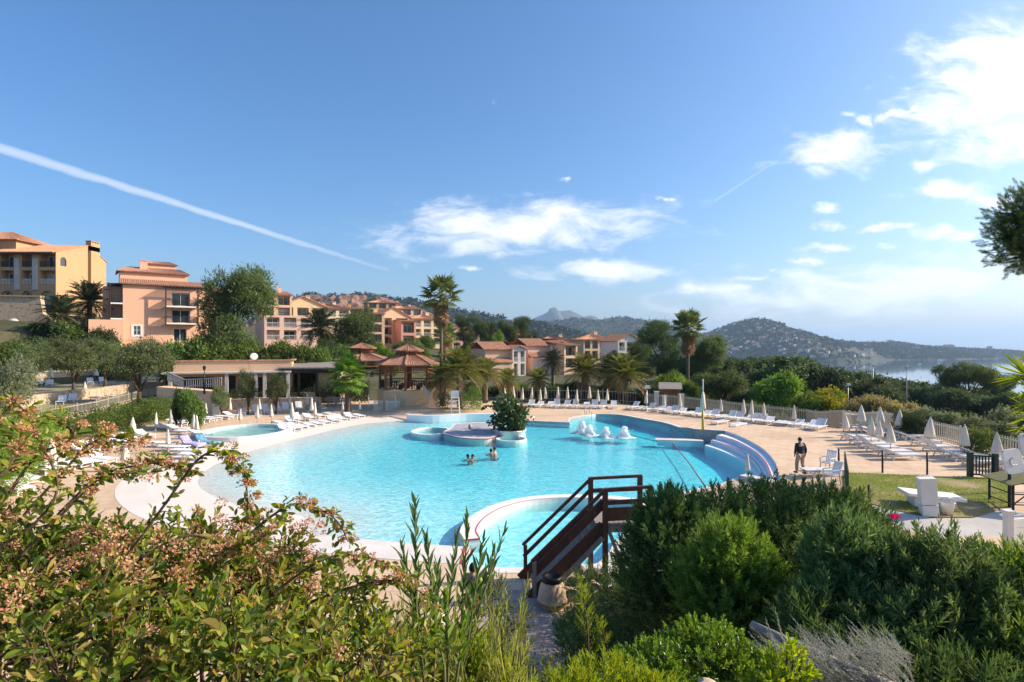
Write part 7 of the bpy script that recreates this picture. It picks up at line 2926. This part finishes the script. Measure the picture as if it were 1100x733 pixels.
p = G(593, 652)
jar = tag(empty('clay_jar', p), 'large pale clay jar used as a bin, black bag in its mouth, by the stair', 'jar')
mb = MB()
mb.lathe([(.26, 0), (.33, .03), (.37, .12), (.385, .17), (.40, .18), (.405, .21), (.385, .22), (.375, .3), (.34, .5), (.27, .68), (.235, .74), (.25, .78), (.22, .79), (.2, .72)], n=28, wob=lambda t, z: 1 + .008 * math.sin(3 * t))
mb.build('body', surf('pale_clay', [(.36, .24, .16), (.54, .39, .27), (.62, .48, .36)], 3, .85, .35, 9, coord='object'), jar)
mb = MB()
mb.lathe([(.405, .14), (.41, .19), (.40, .215), (.385, .15)], n=28)
mb.build('band', surf('red_clay', [(.34, .15, .09), (.42, .2, .12)], 3, .85), jar)
mb = MB()
mb.lathe([(.262, .66), (.285, .74), (.275, .82), (.24, .85), (.19, .8), (.05, .7)], n=26, wob=lambda t, z: 1 + .06 * math.sin(9 * t + z * 30) + .04 * math.sin(17 * t))
mb.build('bin_bag', surf('black_plastic', [(.008, .008, .009), (.014, .014, .015)], 8, .3, .4, 20), jar)


def rock(name, p, r_, label, group=None, seed=0, mat='stone'):
    rr = random.Random(seed)
    ph = [rr.random() * 6.28 for _ in range(6)]
    mb = MB()
    mb.lathe([(.02, -.75), (.62, -.6), (.95, -.15), (.92, .25), (.6, .62), (.25, .76), (.02, .78)], n=11, smooth=False,
             wob=lambda t, z: 1 + .16 * math.sin(2 * t + ph[0] + z * 2) + .12 * math.sin(3 * t + ph[1] - z * 3) + .06 * math.sin(5 * t + ph[2]))
    o = mb.build(name, M[mat])
    o.location = p
    o.scale = (r_ * rr.uniform(.85, 1.25), r_ * rr.uniform(.8, 1.1), r_ * rr.uniform(.65, .95))
    o.rotation_euler = (rr.uniform(-.3, .3), rr.uniform(-.3, .3), rr.uniform(0, 6))
    return tag(o, label, 'rock', group)


M['rockgrey'] = surf('grey_rock', [(.10, .085, .07), (.20, .17, .14), (.27, .23, .19)], 3, .95, .8, 6, coord='object')
rk = [(612, 640, .22), (616, 625, .2), (626, 642, .24), (628, 627, .22), (638, 634, .22), (622, 612, .2), (636, 616, .22), (646, 622, .2), (606, 652, .16)]
for i, (px, py, r_) in enumerate(rk):
    d = 15.45 + (i % 3) * .25
    p = A(px, py, d)
    rock('garden_rock', (p.x, p.y, p.z), r_, 'grey rock in the dry heap under the stair beside the jar', 'rocks under the stair', i, 'rockgrey')
mb = MB()
mb.lathe([(3.2, -.3), (2.7, .25), (1.9, .8), (1.0, 1.1), (.02, 1.2)], n=24, sy=.55, wob=lambda t, z: 1 + .08 * math.sin(3 * t + 1))
o = mb.build('earth_bank', M['ground'])
o.location = (4.0, 13.9, -.05)
tag(o, kind='structure')


# ------------------------------------------------------------------ near plants
LF['oleander'] = leaf_mat('oleander_leaf', [(.03, .06, .018), (.058, .105, .028), (.10, .155, .042), (.15, .19, .06)], trans=.28, rough=.55, tint=.12, spec=.2)
LF['oleander_grey'] = leaf_mat('grey_oleander_leaf', [(.04, .075, .026), (.07, .12, .038), (.12, .175, .055), (.19, .23, .085)], trans=.3, rough=.55, tint=.12, spec=.2)
LF['oleander_bright'] = leaf_mat('bright_oleander_leaf', [(.06, .12, .02), (.10, .18, .03), (.15, .23, .045), (.19, .26, .07)], trans=.38, rough=.55, tint=.1, spec=.2)
LF['pitto'] = leaf_mat('glossy_round_leaf', [(.05, .10, .014), (.085, .155, .02), (.14, .21, .03), (.20, .25, .045)], trans=.33, rough=.35, tint=.1, spec=.5)
LF['lime'] = leaf_mat('lime_leaf', [(.12, .18, .02), (.20, .26, .03), (.30, .32, .05)], trans=.4, tint=.1)
LF['cotoneaster'] = leaf_mat('bush_leaf', [(.03, .05, .012), (.075, .12, .018), (.15, .21, .028), (.26, .29, .045), (.34, .25, .07), (.06, .10, .018), (.12, .17, .025)], trans=.45, rough=.45, tint=.05, spec=.3)
LF['blossom'] = leaf_mat('spent_blossom', [(.34, .14, .08), (.46, .23, .14), (.52, .32, .20), (.42, .25, .11), (.26, .10, .055)], trans=.3, tint=.05)
LF['silvertwig'] = leaf_mat('silver_twig_leaf', [(.16, .17, .14), (.25, .26, .22), (.34, .34, .29)], trans=.2, tint=.1)
LF['myrtle'] = leaf_mat('small_dark_leaf', [(.035, .05, .018), (.07, .085, .03), (.12, .13, .045), (.17, .17, .07)], trans=.3, tint=.1)
LF['reed'] = leaf_mat('reed_leaf', [(.13, .16, .03), (.22, .24, .05), (.32, .30, .09), (.10, .14, .03)], trans=.4, tint=.1)
M['twig'] = surf('twig_bark', [(.08, .045, .03), (.15, .09, .06)], 9, .85, .3, 30)
M['greentwig'] = surf('green_twig', [(.10, .11, .04), (.16, .15, .06)], 9, .8)


def shoots(base, dirs, length, nleaf, ll, lw, ang, tpl=LEAF_LONG, mi=0, from_=.25, droop=.0, twist=2.39996):
    """leafy shoots: base (n,3), dirs (n,3): leaves spiral round each stem"""
    base, dirs = np.asarray(base, float), unit(np.asarray(dirs, float))
    n = len(base)
    length = np.broadcast_to(np.asarray(length, float), (n,))
    a = unit(np.cross(dirs, np.array([.3, .2, .9])))
    b = np.cross(dirs, a)
    pos, ds, ns, ls = [], [], [], []
    for k in range(nleaf):
        t = from_ + (1 - from_) * k / max(1, nleaf - 1)
        th = k * twist + RNG.random(n) * .7
        radial = a * np.cos(th)[:, None] + b * np.sin(th)[:, None]
        an = ang * (1.15 - .7 * t) + RNG.normal(size=n) * .12
        d = dirs * np.cos(an)[:, None] + radial * np.sin(an)[:, None] + np.array([0, 0, -droop])
        pos.append(base + dirs * (length * t)[:, None])
        ds.append(d)
        ns.append(dirs - radial * .3 + RNG.normal(size=(n, 3)) * .25)
        ls.append(ll * (.7 + .5 * RNG.random(n)) * (1 - .35 * max(0, t - .75) / .25))
    pos, ds, ns, ls = np.concatenate(pos), np.concatenate(ds), np.concatenate(ns), np.concatenate(ls)
    return scatter(tpl, pos, ds, ns, ls, ls * lw) + (mi,)


def stems_group(mb, base, dirs, length, r_=.006, mi=0, every=1):
    for i in range(0, len(base), every):
        p = Vector(base[i])
        q = p + Vector(dirs[i]) * (length[i] if hasattr(length, '__len__') else length)
        mb.tube([p, q], [r_, r_ * .5], 3, mi)


def dome_shrub(name, label, lobes, nsh, leafset, nleaf=24, ll=.13, lw=.17, length=.45, ang=.85, tpl=LEAF_LONG, inner=2500, cat='shrub', group=None, up=.75, inner_size=.14, outer_leaf=None, from_=.2):
    """shrub of leafy shoots standing out of a set of rounded masses; lobes in world metres (x, y, z, rx, ry, rz)"""
    lo = np.array(lobes, float)
    o3 = np.array([lo[:, 0].mean(), lo[:, 1].mean(), (lo[:, 2] - lo[:, 5]).min()])
    wgt = (lo[:, 3] * lo[:, 5])
    pick = RNG.choice(len(lo), nsh, p=wgt / wgt.sum())
    d = rdir(nsh, .25)
    c = lo[pick, :3] + d * lo[pick, 3:6] * (.72 + .28 * RNG.random(nsh))[:, None]
    dr = unit(d * np.array([1, 1, .8]) + np.array([0, 0, up]) + RNG.normal(size=(nsh, 3)) * .28)
    ln = length * (.7 + .7 * RNG.random(nsh))
    base = c - dr * ln[:, None] * .6 - o3
    gs = [shoots(base, dr, ln, nleaf, ll, lw, ang, tpl, 0, from_)]
    pk = RNG.choice(len(lo), inner, p=wgt / wgt.sum())
    di = rdir(inner)
    pi = lo[pk, :3] + di * lo[pk, 3:6] * (.35 + .5 * RNG.random(inner))[:, None] - o3
    gs.append(scatter(LEAF_RHOMB, pi, rdir(inner, .2), rdir(inner, .6), inner_size * (.7 + .6 * RNG.random(inner)), inner_size * .45) + (0,))
    root = tag(empty(name, tuple(o3)), label, cat, group)
    link('leaves', np_mesh(name + '_leaves', gs, [LF[leafset]]), root)
    mb = MB()
    foot = Vector((0, 0, -.5))
    for i in range(0, nsh, max(1, nsh // 40)):
        p = Vector(base[i])
        m_ = foot.lerp(p, .5) + Vector((random.uniform(-.15, .15), random.uniform(-.15, .15), .05))
        mb.tube([foot + Vector((random.uniform(-.25, .25), random.uniform(-.25, .25), 0)), m_, p, p + Vector(dr[i]) * float(ln[i]) * .8], [.022, .016, .009, .004], 4)
    mb.build('stems', M['twig'], root)
    return root


def lobe(px, py, d, rpx, rpy=None, depth=None):
    """rounded mass whose centre shows at (px, py) at distance d, half sizes in pixels"""
    p = A(px, py, d)
    rx = rpx / F * d
    rz = (rpy or rpx) / F * d
    return (p.x, p.y, p.z, rx, depth or (rx + rz) / 2, rz)


dome_shrub('oleander', 'tall dark oleander rising behind the bright green shrub on the right', [lobe(735, 597, 11.3, 64, 68), lobe(705, 620, 11.0, 42, 64), lobe(775, 584, 11.6, 52, 60), lobe(720, 560, 11.4, 38, 34)], 1250, 'oleander', length=.42, lw=.21, inner=6000)
dome_shrub('oleander', 'dark oleander mass along the back of the right planting', [lobe(830, 570, 12.2, 58, 54), lobe(880, 566, 12.4, 50, 46), lobe(915, 576, 12.0, 44, 46), lobe(850, 615, 11.4, 64, 72)], 1300, 'oleander', length=.42, lw=.21, inner=6000)
dome_shrub('oleander', 'bright green sunlit oleander in the middle of the right planting', [lobe(785, 610, 9.6, 44, 50), lobe(755, 635, 9.5, 34, 46), lobe(818, 640, 9.5, 34, 46), lobe(785, 650, 9.2, 50, 40)], 820, 'oleander_bright', length=.42, lw=.2)
dome_shrub('oleander', 'grey-green oleander with long pale leaves right of the dark mass', [lobe(918, 625, 8.6, 52, 68), lobe(960, 650, 8.2, 60, 66), lobe(900, 670, 8.0, 46, 50)], 720, 'oleander_grey', length=.46, ll=.15, lw=.2)
dome_shrub('oleander', 'wide grey-green oleander below the white block on the lawn', [lobe(1010, 640, 7.8, 62, 62), lobe(1050, 680, 7.3, 66, 66), lobe(980, 700, 7.2, 60, 56)], 740, 'oleander_grey', length=.45, ll=.14, lw=.2)
dome_shrub('oleander', 'sunlit green oleander at the right edge by the white fence', [lobe(1085, 640, 7.8, 56, 50), lobe(1125, 650, 7.6, 50, 60), lobe(1100, 720, 6.8, 60, 60)], 640, 'oleander_bright', length=.42, ll=.13, lw=.2)
dome_shrub('oleander', 'shaded dark oleander filling the lower right corner', [lobe(930, 745, 6.6, 70, 60), lobe(1040, 760, 6.2, 80, 50), lobe(870, 700, 7.6, 46, 50)], 420, 'oleander', length=.45)
# two pink blossoms on the wide oleander
b = tag(empty('oleander_flower', A(962, 552, 7.7)), 'deep pink oleander blossom on top of the wide grey-green shrub', 'flower')
pt_ = []
pk = leaf_mat('pink_petal', [(.55, .02, .12), (.65, .05, .2)], trans=.4)
for k in range(3):
    q = Vector((random.uniform(-.06, .06), random.uniform(-.04, .04), random.uniform(-.06, .06)))
    for j in range(5):
        a = j * 1.257 + k
        pt_.append((q, Vector((math.cos(a), -.35, math.sin(a)))))
g = scatter(LEAF_OVAL, np.array([tuple(q) for q, _ in pt_]), np.array([tuple(d) for _, d in pt_]), np.tile(np.array([0, -1.0, .3]), (len(pt_), 1)), .038, .034) + (0,)
link('petals', np_mesh('petals', [g], [pk]), b)
mb = MB()
mb.tube([(0, .02, -.35), (0, 0, 0)], [.006, .004], 4)
mb.build('stalk', M['greentwig'], b)

dome_shrub('pittosporum', 'rounded bright glossy shrub at the bottom right of the path', [lobe(755, 730, 5.4, 70, 52), lobe(700, 735, 5.2, 46, 42), lobe(810, 745, 5.2, 52, 40), lobe(760, 700, 5.6, 46, 30)], 900, 'pitto', nleaf=14, ll=.05, lw=.48, length=.16, ang=1.0, tpl=LEAF_OVAL, inner=3500, inner_size=.055, up=.6, from_=.3)
dome_shrub('lime_shrub', 'low yellow-green shrub at the bottom edge below the path', [lobe(650, 748, 4.6, 62, 34), lobe(612, 752, 4.4, 36, 22), lobe(700, 758, 4.4, 40, 26)], 460, 'lime', nleaf=13, ll=.07, lw=.2, length=.16, ang=.7, inner=1200, inner_size=.06, up=1.0)
dome_shrub('lime_shrub', 'small yellow leaved sprig shrub beside the grey log', [lobe(848, 722, 4.8, 24, 26), lobe(830, 748, 4.7, 30, 24)], 140, 'lime', nleaf=10, ll=.06, lw=.42, length=.16, ang=.9, tpl=LEAF_OVAL, inner=300, inner_size=.05)
dome_shrub('ground_cover', 'dark feathery ground cover on the bank under the stair platform', [lobe(650, 640, 14.2, 46, 34), lobe(690, 655, 13.4, 50, 42), lobe(625, 668, 12.6, 36, 22), lobe(668, 612, 14.6, 26, 20), lobe(715, 690, 11.5, 60, 40)], 900, 'oleander', nleaf=22, ll=.10, lw=.10, length=.4, ang=.6, inner=3000, inner_size=.12, cat='ground cover')
dome_shrub('dark_bush', 'small dark bush in front of the clay jar', [lobe(612, 682, 10.5, 18, 16), lobe(624, 700, 9.5, 26, 24), lobe(644, 684, 9.8, 22, 22)], 300, 'oleander', nleaf=16, ll=.05, lw=.4, length=.18, ang=.9, tpl=LEAF_OVAL, inner=1500, inner_size=.06)
dome_shrub('myrtle_bush', 'small leaved twiggy bush spilling over the left of the path', [lobe(545, 700, 6.2, 26, 30), lobe(530, 645, 6.6, 20, 24), lobe(580, 735, 5.8, 34, 26), lobe(530, 720, 5.4, 36, 40), lobe(556, 665, 6.4, 18, 12)], 420, 'myrtle', nleaf=18, ll=.035, lw=.42, length=.26, ang=.9, tpl=LEAF_OVAL, inner=900, inner_size=.04, up=.5)


# upright conifer-like sprig in the middle
def spire(name, label, px, yt, yb, d, w_, leaf, n=70):
    p0, p1 = A(px, yb, d), A(px, yt, d)
    p1 = p1 + Vector((-.12, 0, 0))
    h_ = (p1 - p0).length
    root = tag(empty(name, p0), label, 'shrub')
    t = RNG.random(n) ** .8
    base = np.array([tuple((p1 - p0) * float(q)) for q in t])
    az = RNG.random(n) * 6.28
    dr = np.stack([np.cos(az) * .7, np.sin(az) * .7, np.full(n, .9)], 1)
    ln = w_ * (1.1 - t) + .04
    g_ = shoots(base, dr, ln, 16, .03, .35, .8, LEAF_RHOMB, 0, .1)
    link('leaves', np_mesh(name + '_leaves', [g_], [LF[leaf]]), root)
    mb = MB()
    mb.tube([(0, 0, -.3), tuple((p1 - p0) * .5 + Vector((.02, 0, 0))), tuple(p1 - p0)], [.018, .012, .004], 5)
    mb.build('stem', M['twig'], root)


spire('spire_shrub', 'tall yellow-green feathery spire standing before the rocks', 634, 622, 712, 7.0, .28, 'lime', 90)
spire('spire_shrub', 'shorter feathery spire right of the tall one', 655, 665, 720, 6.6, .2, 'lime', 50)

# silver bush and weathered log rail
b = tag(empty('silver_bush', A(900, 720, 6.0)), 'silvery twiggy bush beside the weathered log', 'shrub')
n = 520
o3 = np.array(tuple(b.location))
s_ = np.array([tuple(A(random.uniform(840, 985), random.uniform(700, 760), random.uniform(5.2, 6.4))) for _ in range(n)]) - o3
dr = unit(np.array([-.75, .05, .62]) + RNG.normal(size=(n, 3)) * .28)
ln = .22 + .22 * RNG.random(n)
g_ = shoots(s_, dr, ln, 26, .036, .34, .7, LEAF_RHOMB, 0, .1)
link('leaves', np_mesh('silver_leaves', [g_], [LF['silvertwig']]), b)
mb = MB()
for i in range(n):
    mb.tube([s_[i], s_[i] + dr[i] * ln[i]], [.003, .0015], 3)
mb.build('stems', surf('silver_twig', [(.22, .21, .18), (.32, .31, .27)], 9, .9), b)
b = tag(empty('log_rail', (0, 0, 0)), 'weathered grey log rail running down through the silvery bush', 'rail')
mb = MB()
q = [A(808, 672, 6.6), A(850, 692, 6.2), A(900, 714, 5.8), A(965, 742, 5.3)]
mb.tube(q, [.055, .062, .06, .06], 9)
mb.build('log', M['greywood'], b)
mb = MB()
mb.tube([q[1] - Z * .9, q[1]], .05, 7)
mb.build('support', M['greywood'], b)
rock('garden_rock', A(762, 742, 4.6), .13, 'tan rock at the bottom edge under the glossy shrub', None, 31, 'stone')

# upright oleander sprigs and reeds, lower middle
def sprig(name, label, tips, d, foot, leaf, ll, lw, nleaf, ang=.6, cat='plant', r_=.007):
    p0 = A(*foot, d)
    root = tag(empty(name, p0), label, cat)
    mb = MB()
    gs = []
    for (px, py, dd, nl) in tips:
        q = A(px, py, d + dd) - p0
        m_ = q * .5 + Vector((random.uniform(-.04, .04), random.uniform(-.04, .04), .03))
        mb.tube([(0, 0, 0), m_, q], [r_ * 1.3, r_, r_ * .5], 5)
        v = (q - m_)
        gs.append(shoots(np.array([tuple(m_ + v * .05)]), np.array([tuple(v)]), v.length * .98, nl, ll, lw, ang, LEAF_LONG, 0, .1))
    link('leaves', np_mesh(name + '_leaves', gs, [LF[leaf]]), root)
    mb.build('stems', M['greentwig'], root)


sprig('oleander_sprig', 'upright oleander sprig with narrow leaves before the pool edge', [(446, 540, .1, 30), (458, 580, -.1, 26), (432, 590, .2, 24), (470, 612, 0, 26), (445, 640, .1, 24)], 3.0, (462, 790), 'oleander_grey', .115, .2, 24)
sprig('oleander_sprig', 'leaning oleander sprig reaching towards the red pool lines', [(502, 562, .1, 30), (518, 585, -.1, 24), (490, 580, .2, 26), (528, 600, .1, 20), (508, 640, 0, 26), (540, 575, .1, 16)], 3.3, (478, 800), 'oleander_grey', .12, .19, 24)
sprig('oleander_sprig', 'short broad leaved sprig between the two tall oleander sprigs', [(478, 640, 0, 14), (466, 660, .1, 12), (500, 668, 0, 12)], 2.6, (480, 790), 'pitto', .085, .42, 12)
n = 230
b = tag(empty('reed_clump', A(485, 800, 3.4)), 'yellow-green clump of reedy leaves at the bottom middle', 'plant')
o3 = np.array(tuple(b.location))
s_ = np.array([tuple(A(random.uniform(415, 560), random.uniform(715, 800), random.uniform(3.0, 4.2))) for _ in range(n)]) - o3
dr = unit(np.array([0, 0, 1.2]) + RNG.normal(size=(n, 3)) * .35)
gs = [scatter(LEAF_LONG, s_, dr, rdir(n), .2 + .24 * RNG.random(n), .016) + (0,)]
gs.append(shoots(s_[:160], dr[:160], .35 + .25 * RNG.random(160), 14, .085, .14, .5, LEAF_LONG, 0, .2))
link('leaves', np_mesh('reed_leaves', gs, [LF['reed']]), b)
mb = MB()
stems_group(mb, s_[:160], dr[:160], .4, .004)
mb.build('stems', M['greentwig'], b)
dome_shrub('lime_shrub', 'pale lime bush below the reeds at the bottom edge', [lobe(455, 728, 3.4, 44, 34), lobe(500, 722, 3.5, 40, 34), lobe(540, 742, 3.6, 30, 24)], 330, 'lime', nleaf=12, ll=.06, lw=.3, length=.14, ang=.8, inner=400, inner_size=.05)


# ------------------------------------------------------------------ big flowering bush at the left
def blossom(c, r_, n):
    """one spent flower head: many small petals in a flattish ball"""
    d = rdir(n, .3)
    pos = c + d * r_ * (.35 + .65 * RNG.random(n))[:, None] * np.array([1, 1, .75])
    return pos, d


bl_lobes = [lobe(40, 660, 2.3, 100, 100), lobe(150, 660, 2.35, 110, 90), lobe(250, 655, 2.4, 95, 90), lobe(340, 680, 2.4, 80, 72), lobe(90, 720, 1.75, 150, 100), lobe(230, 740, 1.75, 140, 90), lobe(350, 745, 1.9, 110, 70), lobe(-70, 640, 2.2, 100, 110),
            lobe(180, 600, 2.6, 60, 40), lobe(95, 590, 2.55, 60, 40), lobe(420, 715, 2.4, 60, 50), lobe(270, 615, 2.7, 50, 34)]
lo = np.array(bl_lobes)
o3 = np.array(tuple(A(150, 740, 2.2)))
wgt = lo[:, 3] * lo[:, 5]
root = tag(empty('flowering_bush', tuple(o3)), 'large sunlit bush with spent pinkish blossom filling the lower left corner', 'bush')
nsh = 1150
pick = RNG.choice(len(lo), nsh, p=wgt / wgt.sum())
d = rdir(nsh, .5)
c = lo[pick, :3] + d * lo[pick, 3:6] * (.6 + .4 * RNG.random(nsh))[:, None]
dr = unit(d * .8 + np.array([0, 0, .5]) + RNG.normal(size=(nsh, 3)) * .45)
ln = .10 + .12 * RNG.random(nsh)
base = c - dr * ln[:, None] * .5 - o3
gs = [shoots(base, dr, ln, 9, .046, .44, 1.05, LEAF_OVAL, 0, .1, .05)]
big = RNG.choice(nsh, 260)
gs.append(shoots(base[big], dr[big], ln[big], 4, .070, .42, .9, LEAF_OVAL, 0, .5, .05))
inn = 6500
pk = RNG.choice(len(lo), inn, p=wgt / wgt.sum())
di = rdir(inn)
pi = lo[pk, :3] + di * lo[pk, 3:6] * (.3 + .6 * RNG.random(inn))[:, None] - o3
gs.append(scatter(LEAF_RHOMB, pi, rdir(inn, .2), rdir(inn, .6), .04 * (.7 + .6 * RNG.random(inn)), .02) + (0,))
stems_mb = MB()
for i in range(0, nsh, 3):
    p = Vector(base[i])
    f0 = Vector(lo[pick[i], :3] - o3)
    f0.z -= .25
    stems_mb.tube([f0.lerp(p, .15), f0.lerp(p, .6) + Vector((random.uniform(-.03, .03), random.uniform(-.03, .03), .02)), p, p + Vector(dr[i]) * float(ln[i])], [.006, .005, .0035, .002], 4)
heads = []
hn = fbm(base[:, 0] * 2.2 + 7, base[:, 2] * 2.2 + base[:, 1] * 1.3, 3, 4)
for i in [k for k in range(nsh) if hn[k] + .12 * RNG.random() > .56]:
    heads.append((base[i] + dr[i] * ln[i] * 1.25, .022 + .02 * random.random()))
# arching canes with flower heads: through points seen in the photograph
CANES = [([(120, 620), (175, 545), (215, 492), (245, 488), (262, 512), (266, 545), (262, 566)], 2.2, 26, .020),
         ([(230, 610), (275, 568), (312, 543), (340, 546), (362, 560), (374, 582)], 2.3, 16, .017),
         ([(-20, 600), (40, 560), (62, 520), (40, 470), (20, 436), (-20, 428)], 1.9, 16, .026),
         ([(20, 560), (70, 505), (95, 478), (120, 470), (150, 476)], 2.2, 22, .026),
         ([(60, 560), (110, 512), (150, 500), (185, 498), (205, 512)], 2.3, 20, .022),
         ([(20, 600), (75, 540), (110, 512), (170, 508)], 2.0, 8, .02),
         ([(150, 600), (205, 575), (260, 590), (300, 560)], 2.1, 12, .018),
         ([(290, 640), (350, 600), (400, 600), (440, 622)], 2.2, 14, .016),
         ([(300, 660), (380, 630), (430, 625), (470, 650)], 2.3, 14, .016),
         ([(-30, 540), (10, 500), (20, 470), (-10, 455)], 1.8, 12, .026),
         ([(10, 530), (40, 490), (80, 470), (60, 448)], 2.0, 6, .02)]
for ci, (pts, dd, nh, hr) in enumerate(CANES):
    P3 = catmull([A(px, py, dd + .25 * k / len(pts)) for k, (px, py) in enumerate(pts)], 8)
    P3 = [p - Vector(o3) for p in P3]
    m_ = len(P3)
    stems_mb.tube(P3, [.0048 * (1 - .75 * i / m_) + .0012 for i in range(m_)], 5)
    bb, dd_ = [], []
    for i in range(4, m_ - 1):
        t = (P3[i + 1] - P3[i]).normalized()
        for _ in range(2):
            r3 = Vector(tuple(RNG.normal(size=3)))
            bb.append(tuple(P3[i]))
            dd_.append(tuple((t * .6 + r3.normalized() * .9 + Z * .3)))
    gs.append(shoots(np.array(bb), np.array(dd_), .035, 2, .045, .45, .8, LEAF_OVAL, 0, .3, .05))
    for k in range(nh):
        i = int(m_ * (.45 + .54 * k / nh))
        off = RNG.normal(size=3) * hr * .9
        heads.append((np.array(tuple(P3[min(i, m_ - 1)])) + off, hr * random.uniform(.7, 1.2)))
pp, pd, pl = [], [], []
for (c_, r_) in heads:
    q, dq = blossom(np.asarray(c_), r_, 46)
    pp.append(q)
    pd.append(dq)
    pl.append(np.full(len(q), .009 + .11 * r_))
pp, pd, pl = np.concatenate(pp), np.concatenate(pd), np.concatenate(pl)
link('leaves', np_mesh('bush_leaves', gs, [LF['cotoneaster']]), root)
link('blossom', np_mesh('bush_blossom', [scatter(LEAF_RHOMB, pp, pd + RNG.normal(size=pp.shape) * .5, rdir(len(pp)), pl, pl * .75) + (0,)], [LF['blossom']]), root)
stems_mb.build('stems', M['twig'], root)

# ------------------------------------------------------------------ pine and spiky plant at the right edge
pcx, pcy, pcz = XY(1205, 13.0), 13.0, HC + (HY - 245) / F * 13.0
lob = [lobe(1100, 232, 13.0, 34, 27), lobe(1083, 255, 13.1, 24, 24), lobe(1108, 274, 12.9, 38, 25), lobe(1122, 212, 13.0, 32, 20), lobe(1145, 250, 13.0, 48, 44), lobe(1215, 225, 13.2, 70, 48), lobe(1260, 250, 13.0, 60, 40), lobe(1190, 285, 12.8, 60, 26)]
lo = np.array(lob)
zb = terr(pcx + .6, pcy)
o3 = np.array([pcx + .6, pcy, zb])
root = tag(empty('pine_tree', tuple(o3)), 'near pine whose branch tip hangs into the right edge against the sky', 'pine tree')
nsh = 3000
wgt = lo[:, 3] * lo[:, 5]
pick = RNG.choice(len(lo), nsh, p=wgt / wgt.sum())
d = rdir(nsh, .1)
c = lo[pick, :3] + d * lo[pick, 3:6] * (.3 + .7 * RNG.random(nsh) ** .8)[:, None]
dr = unit(d + np.array([0, 0, .5]) + RNG.normal(size=(nsh, 3)) * .35)
base = c - o3
LF['needle'] = leaf_mat('near_pine_needle', [(.05, .08, .025), (.085, .12, .035), (.15, .19, .07)], trans=.45, tint=.05)
g_ = shoots(base, dr, .16 + .1 * RNG.random(nsh), 50, .11, .10, .75, LEAF_RHOMB, 0, .1)
link('crown', np_mesh('near_pine_crown', [g_], [LF['needle']]), root)
mb = MB()
fork = Vector((0, 0, (pcz - zb) * .62))
mb.tube([(0, 0, -.4), Vector((.15, 0, fork.z * .5)), fork], [.3, .24, .19], 9)
for l in lob:
    e = Vector((l[0], l[1], l[2])) - Vector(o3)
    mb.tube([fork, fork.lerp(e, .5) + Vector((0, 0, .35)), e], [.12, .08, .035], 7)
for i in range(0, nsh, 2):
    e = Vector(lo[pick[i], :3] - o3)
    mb.tube([e.lerp(Vector(base[i]), .1), Vector(base[i])], [.02, .006], 3)
mb.build('trunk', M['bark'], root)
b = tag(empty('spiky_plant', A(1118, 480, 7.2)), 'spiky yellow-green plant poking in at the right edge before the bay', 'plant')
gs = []
mb = MB()
for k in range(5):
    c_ = np.array([random.uniform(-.1, .15), random.uniform(-.1, .1), .25 + k * .16])
    n = 40
    dq = rdir(n, .45)
    gs.append(scatter(LEAF_LONG, np.tile(c_, (n, 1)), dq, rdir(n, 1.0), .30 + .12 * RNG.random(n), .03) + (0,))
mb.tube([(0, 0, -3.5), (.03, 0, 0), (.05, 0, 1.0)], [.08, .06, .04], 8)
link('leaves', np_mesh('spiky_leaves', gs, [LF['lime']]), b)
mb.build('stem', M['palmbark'], b)
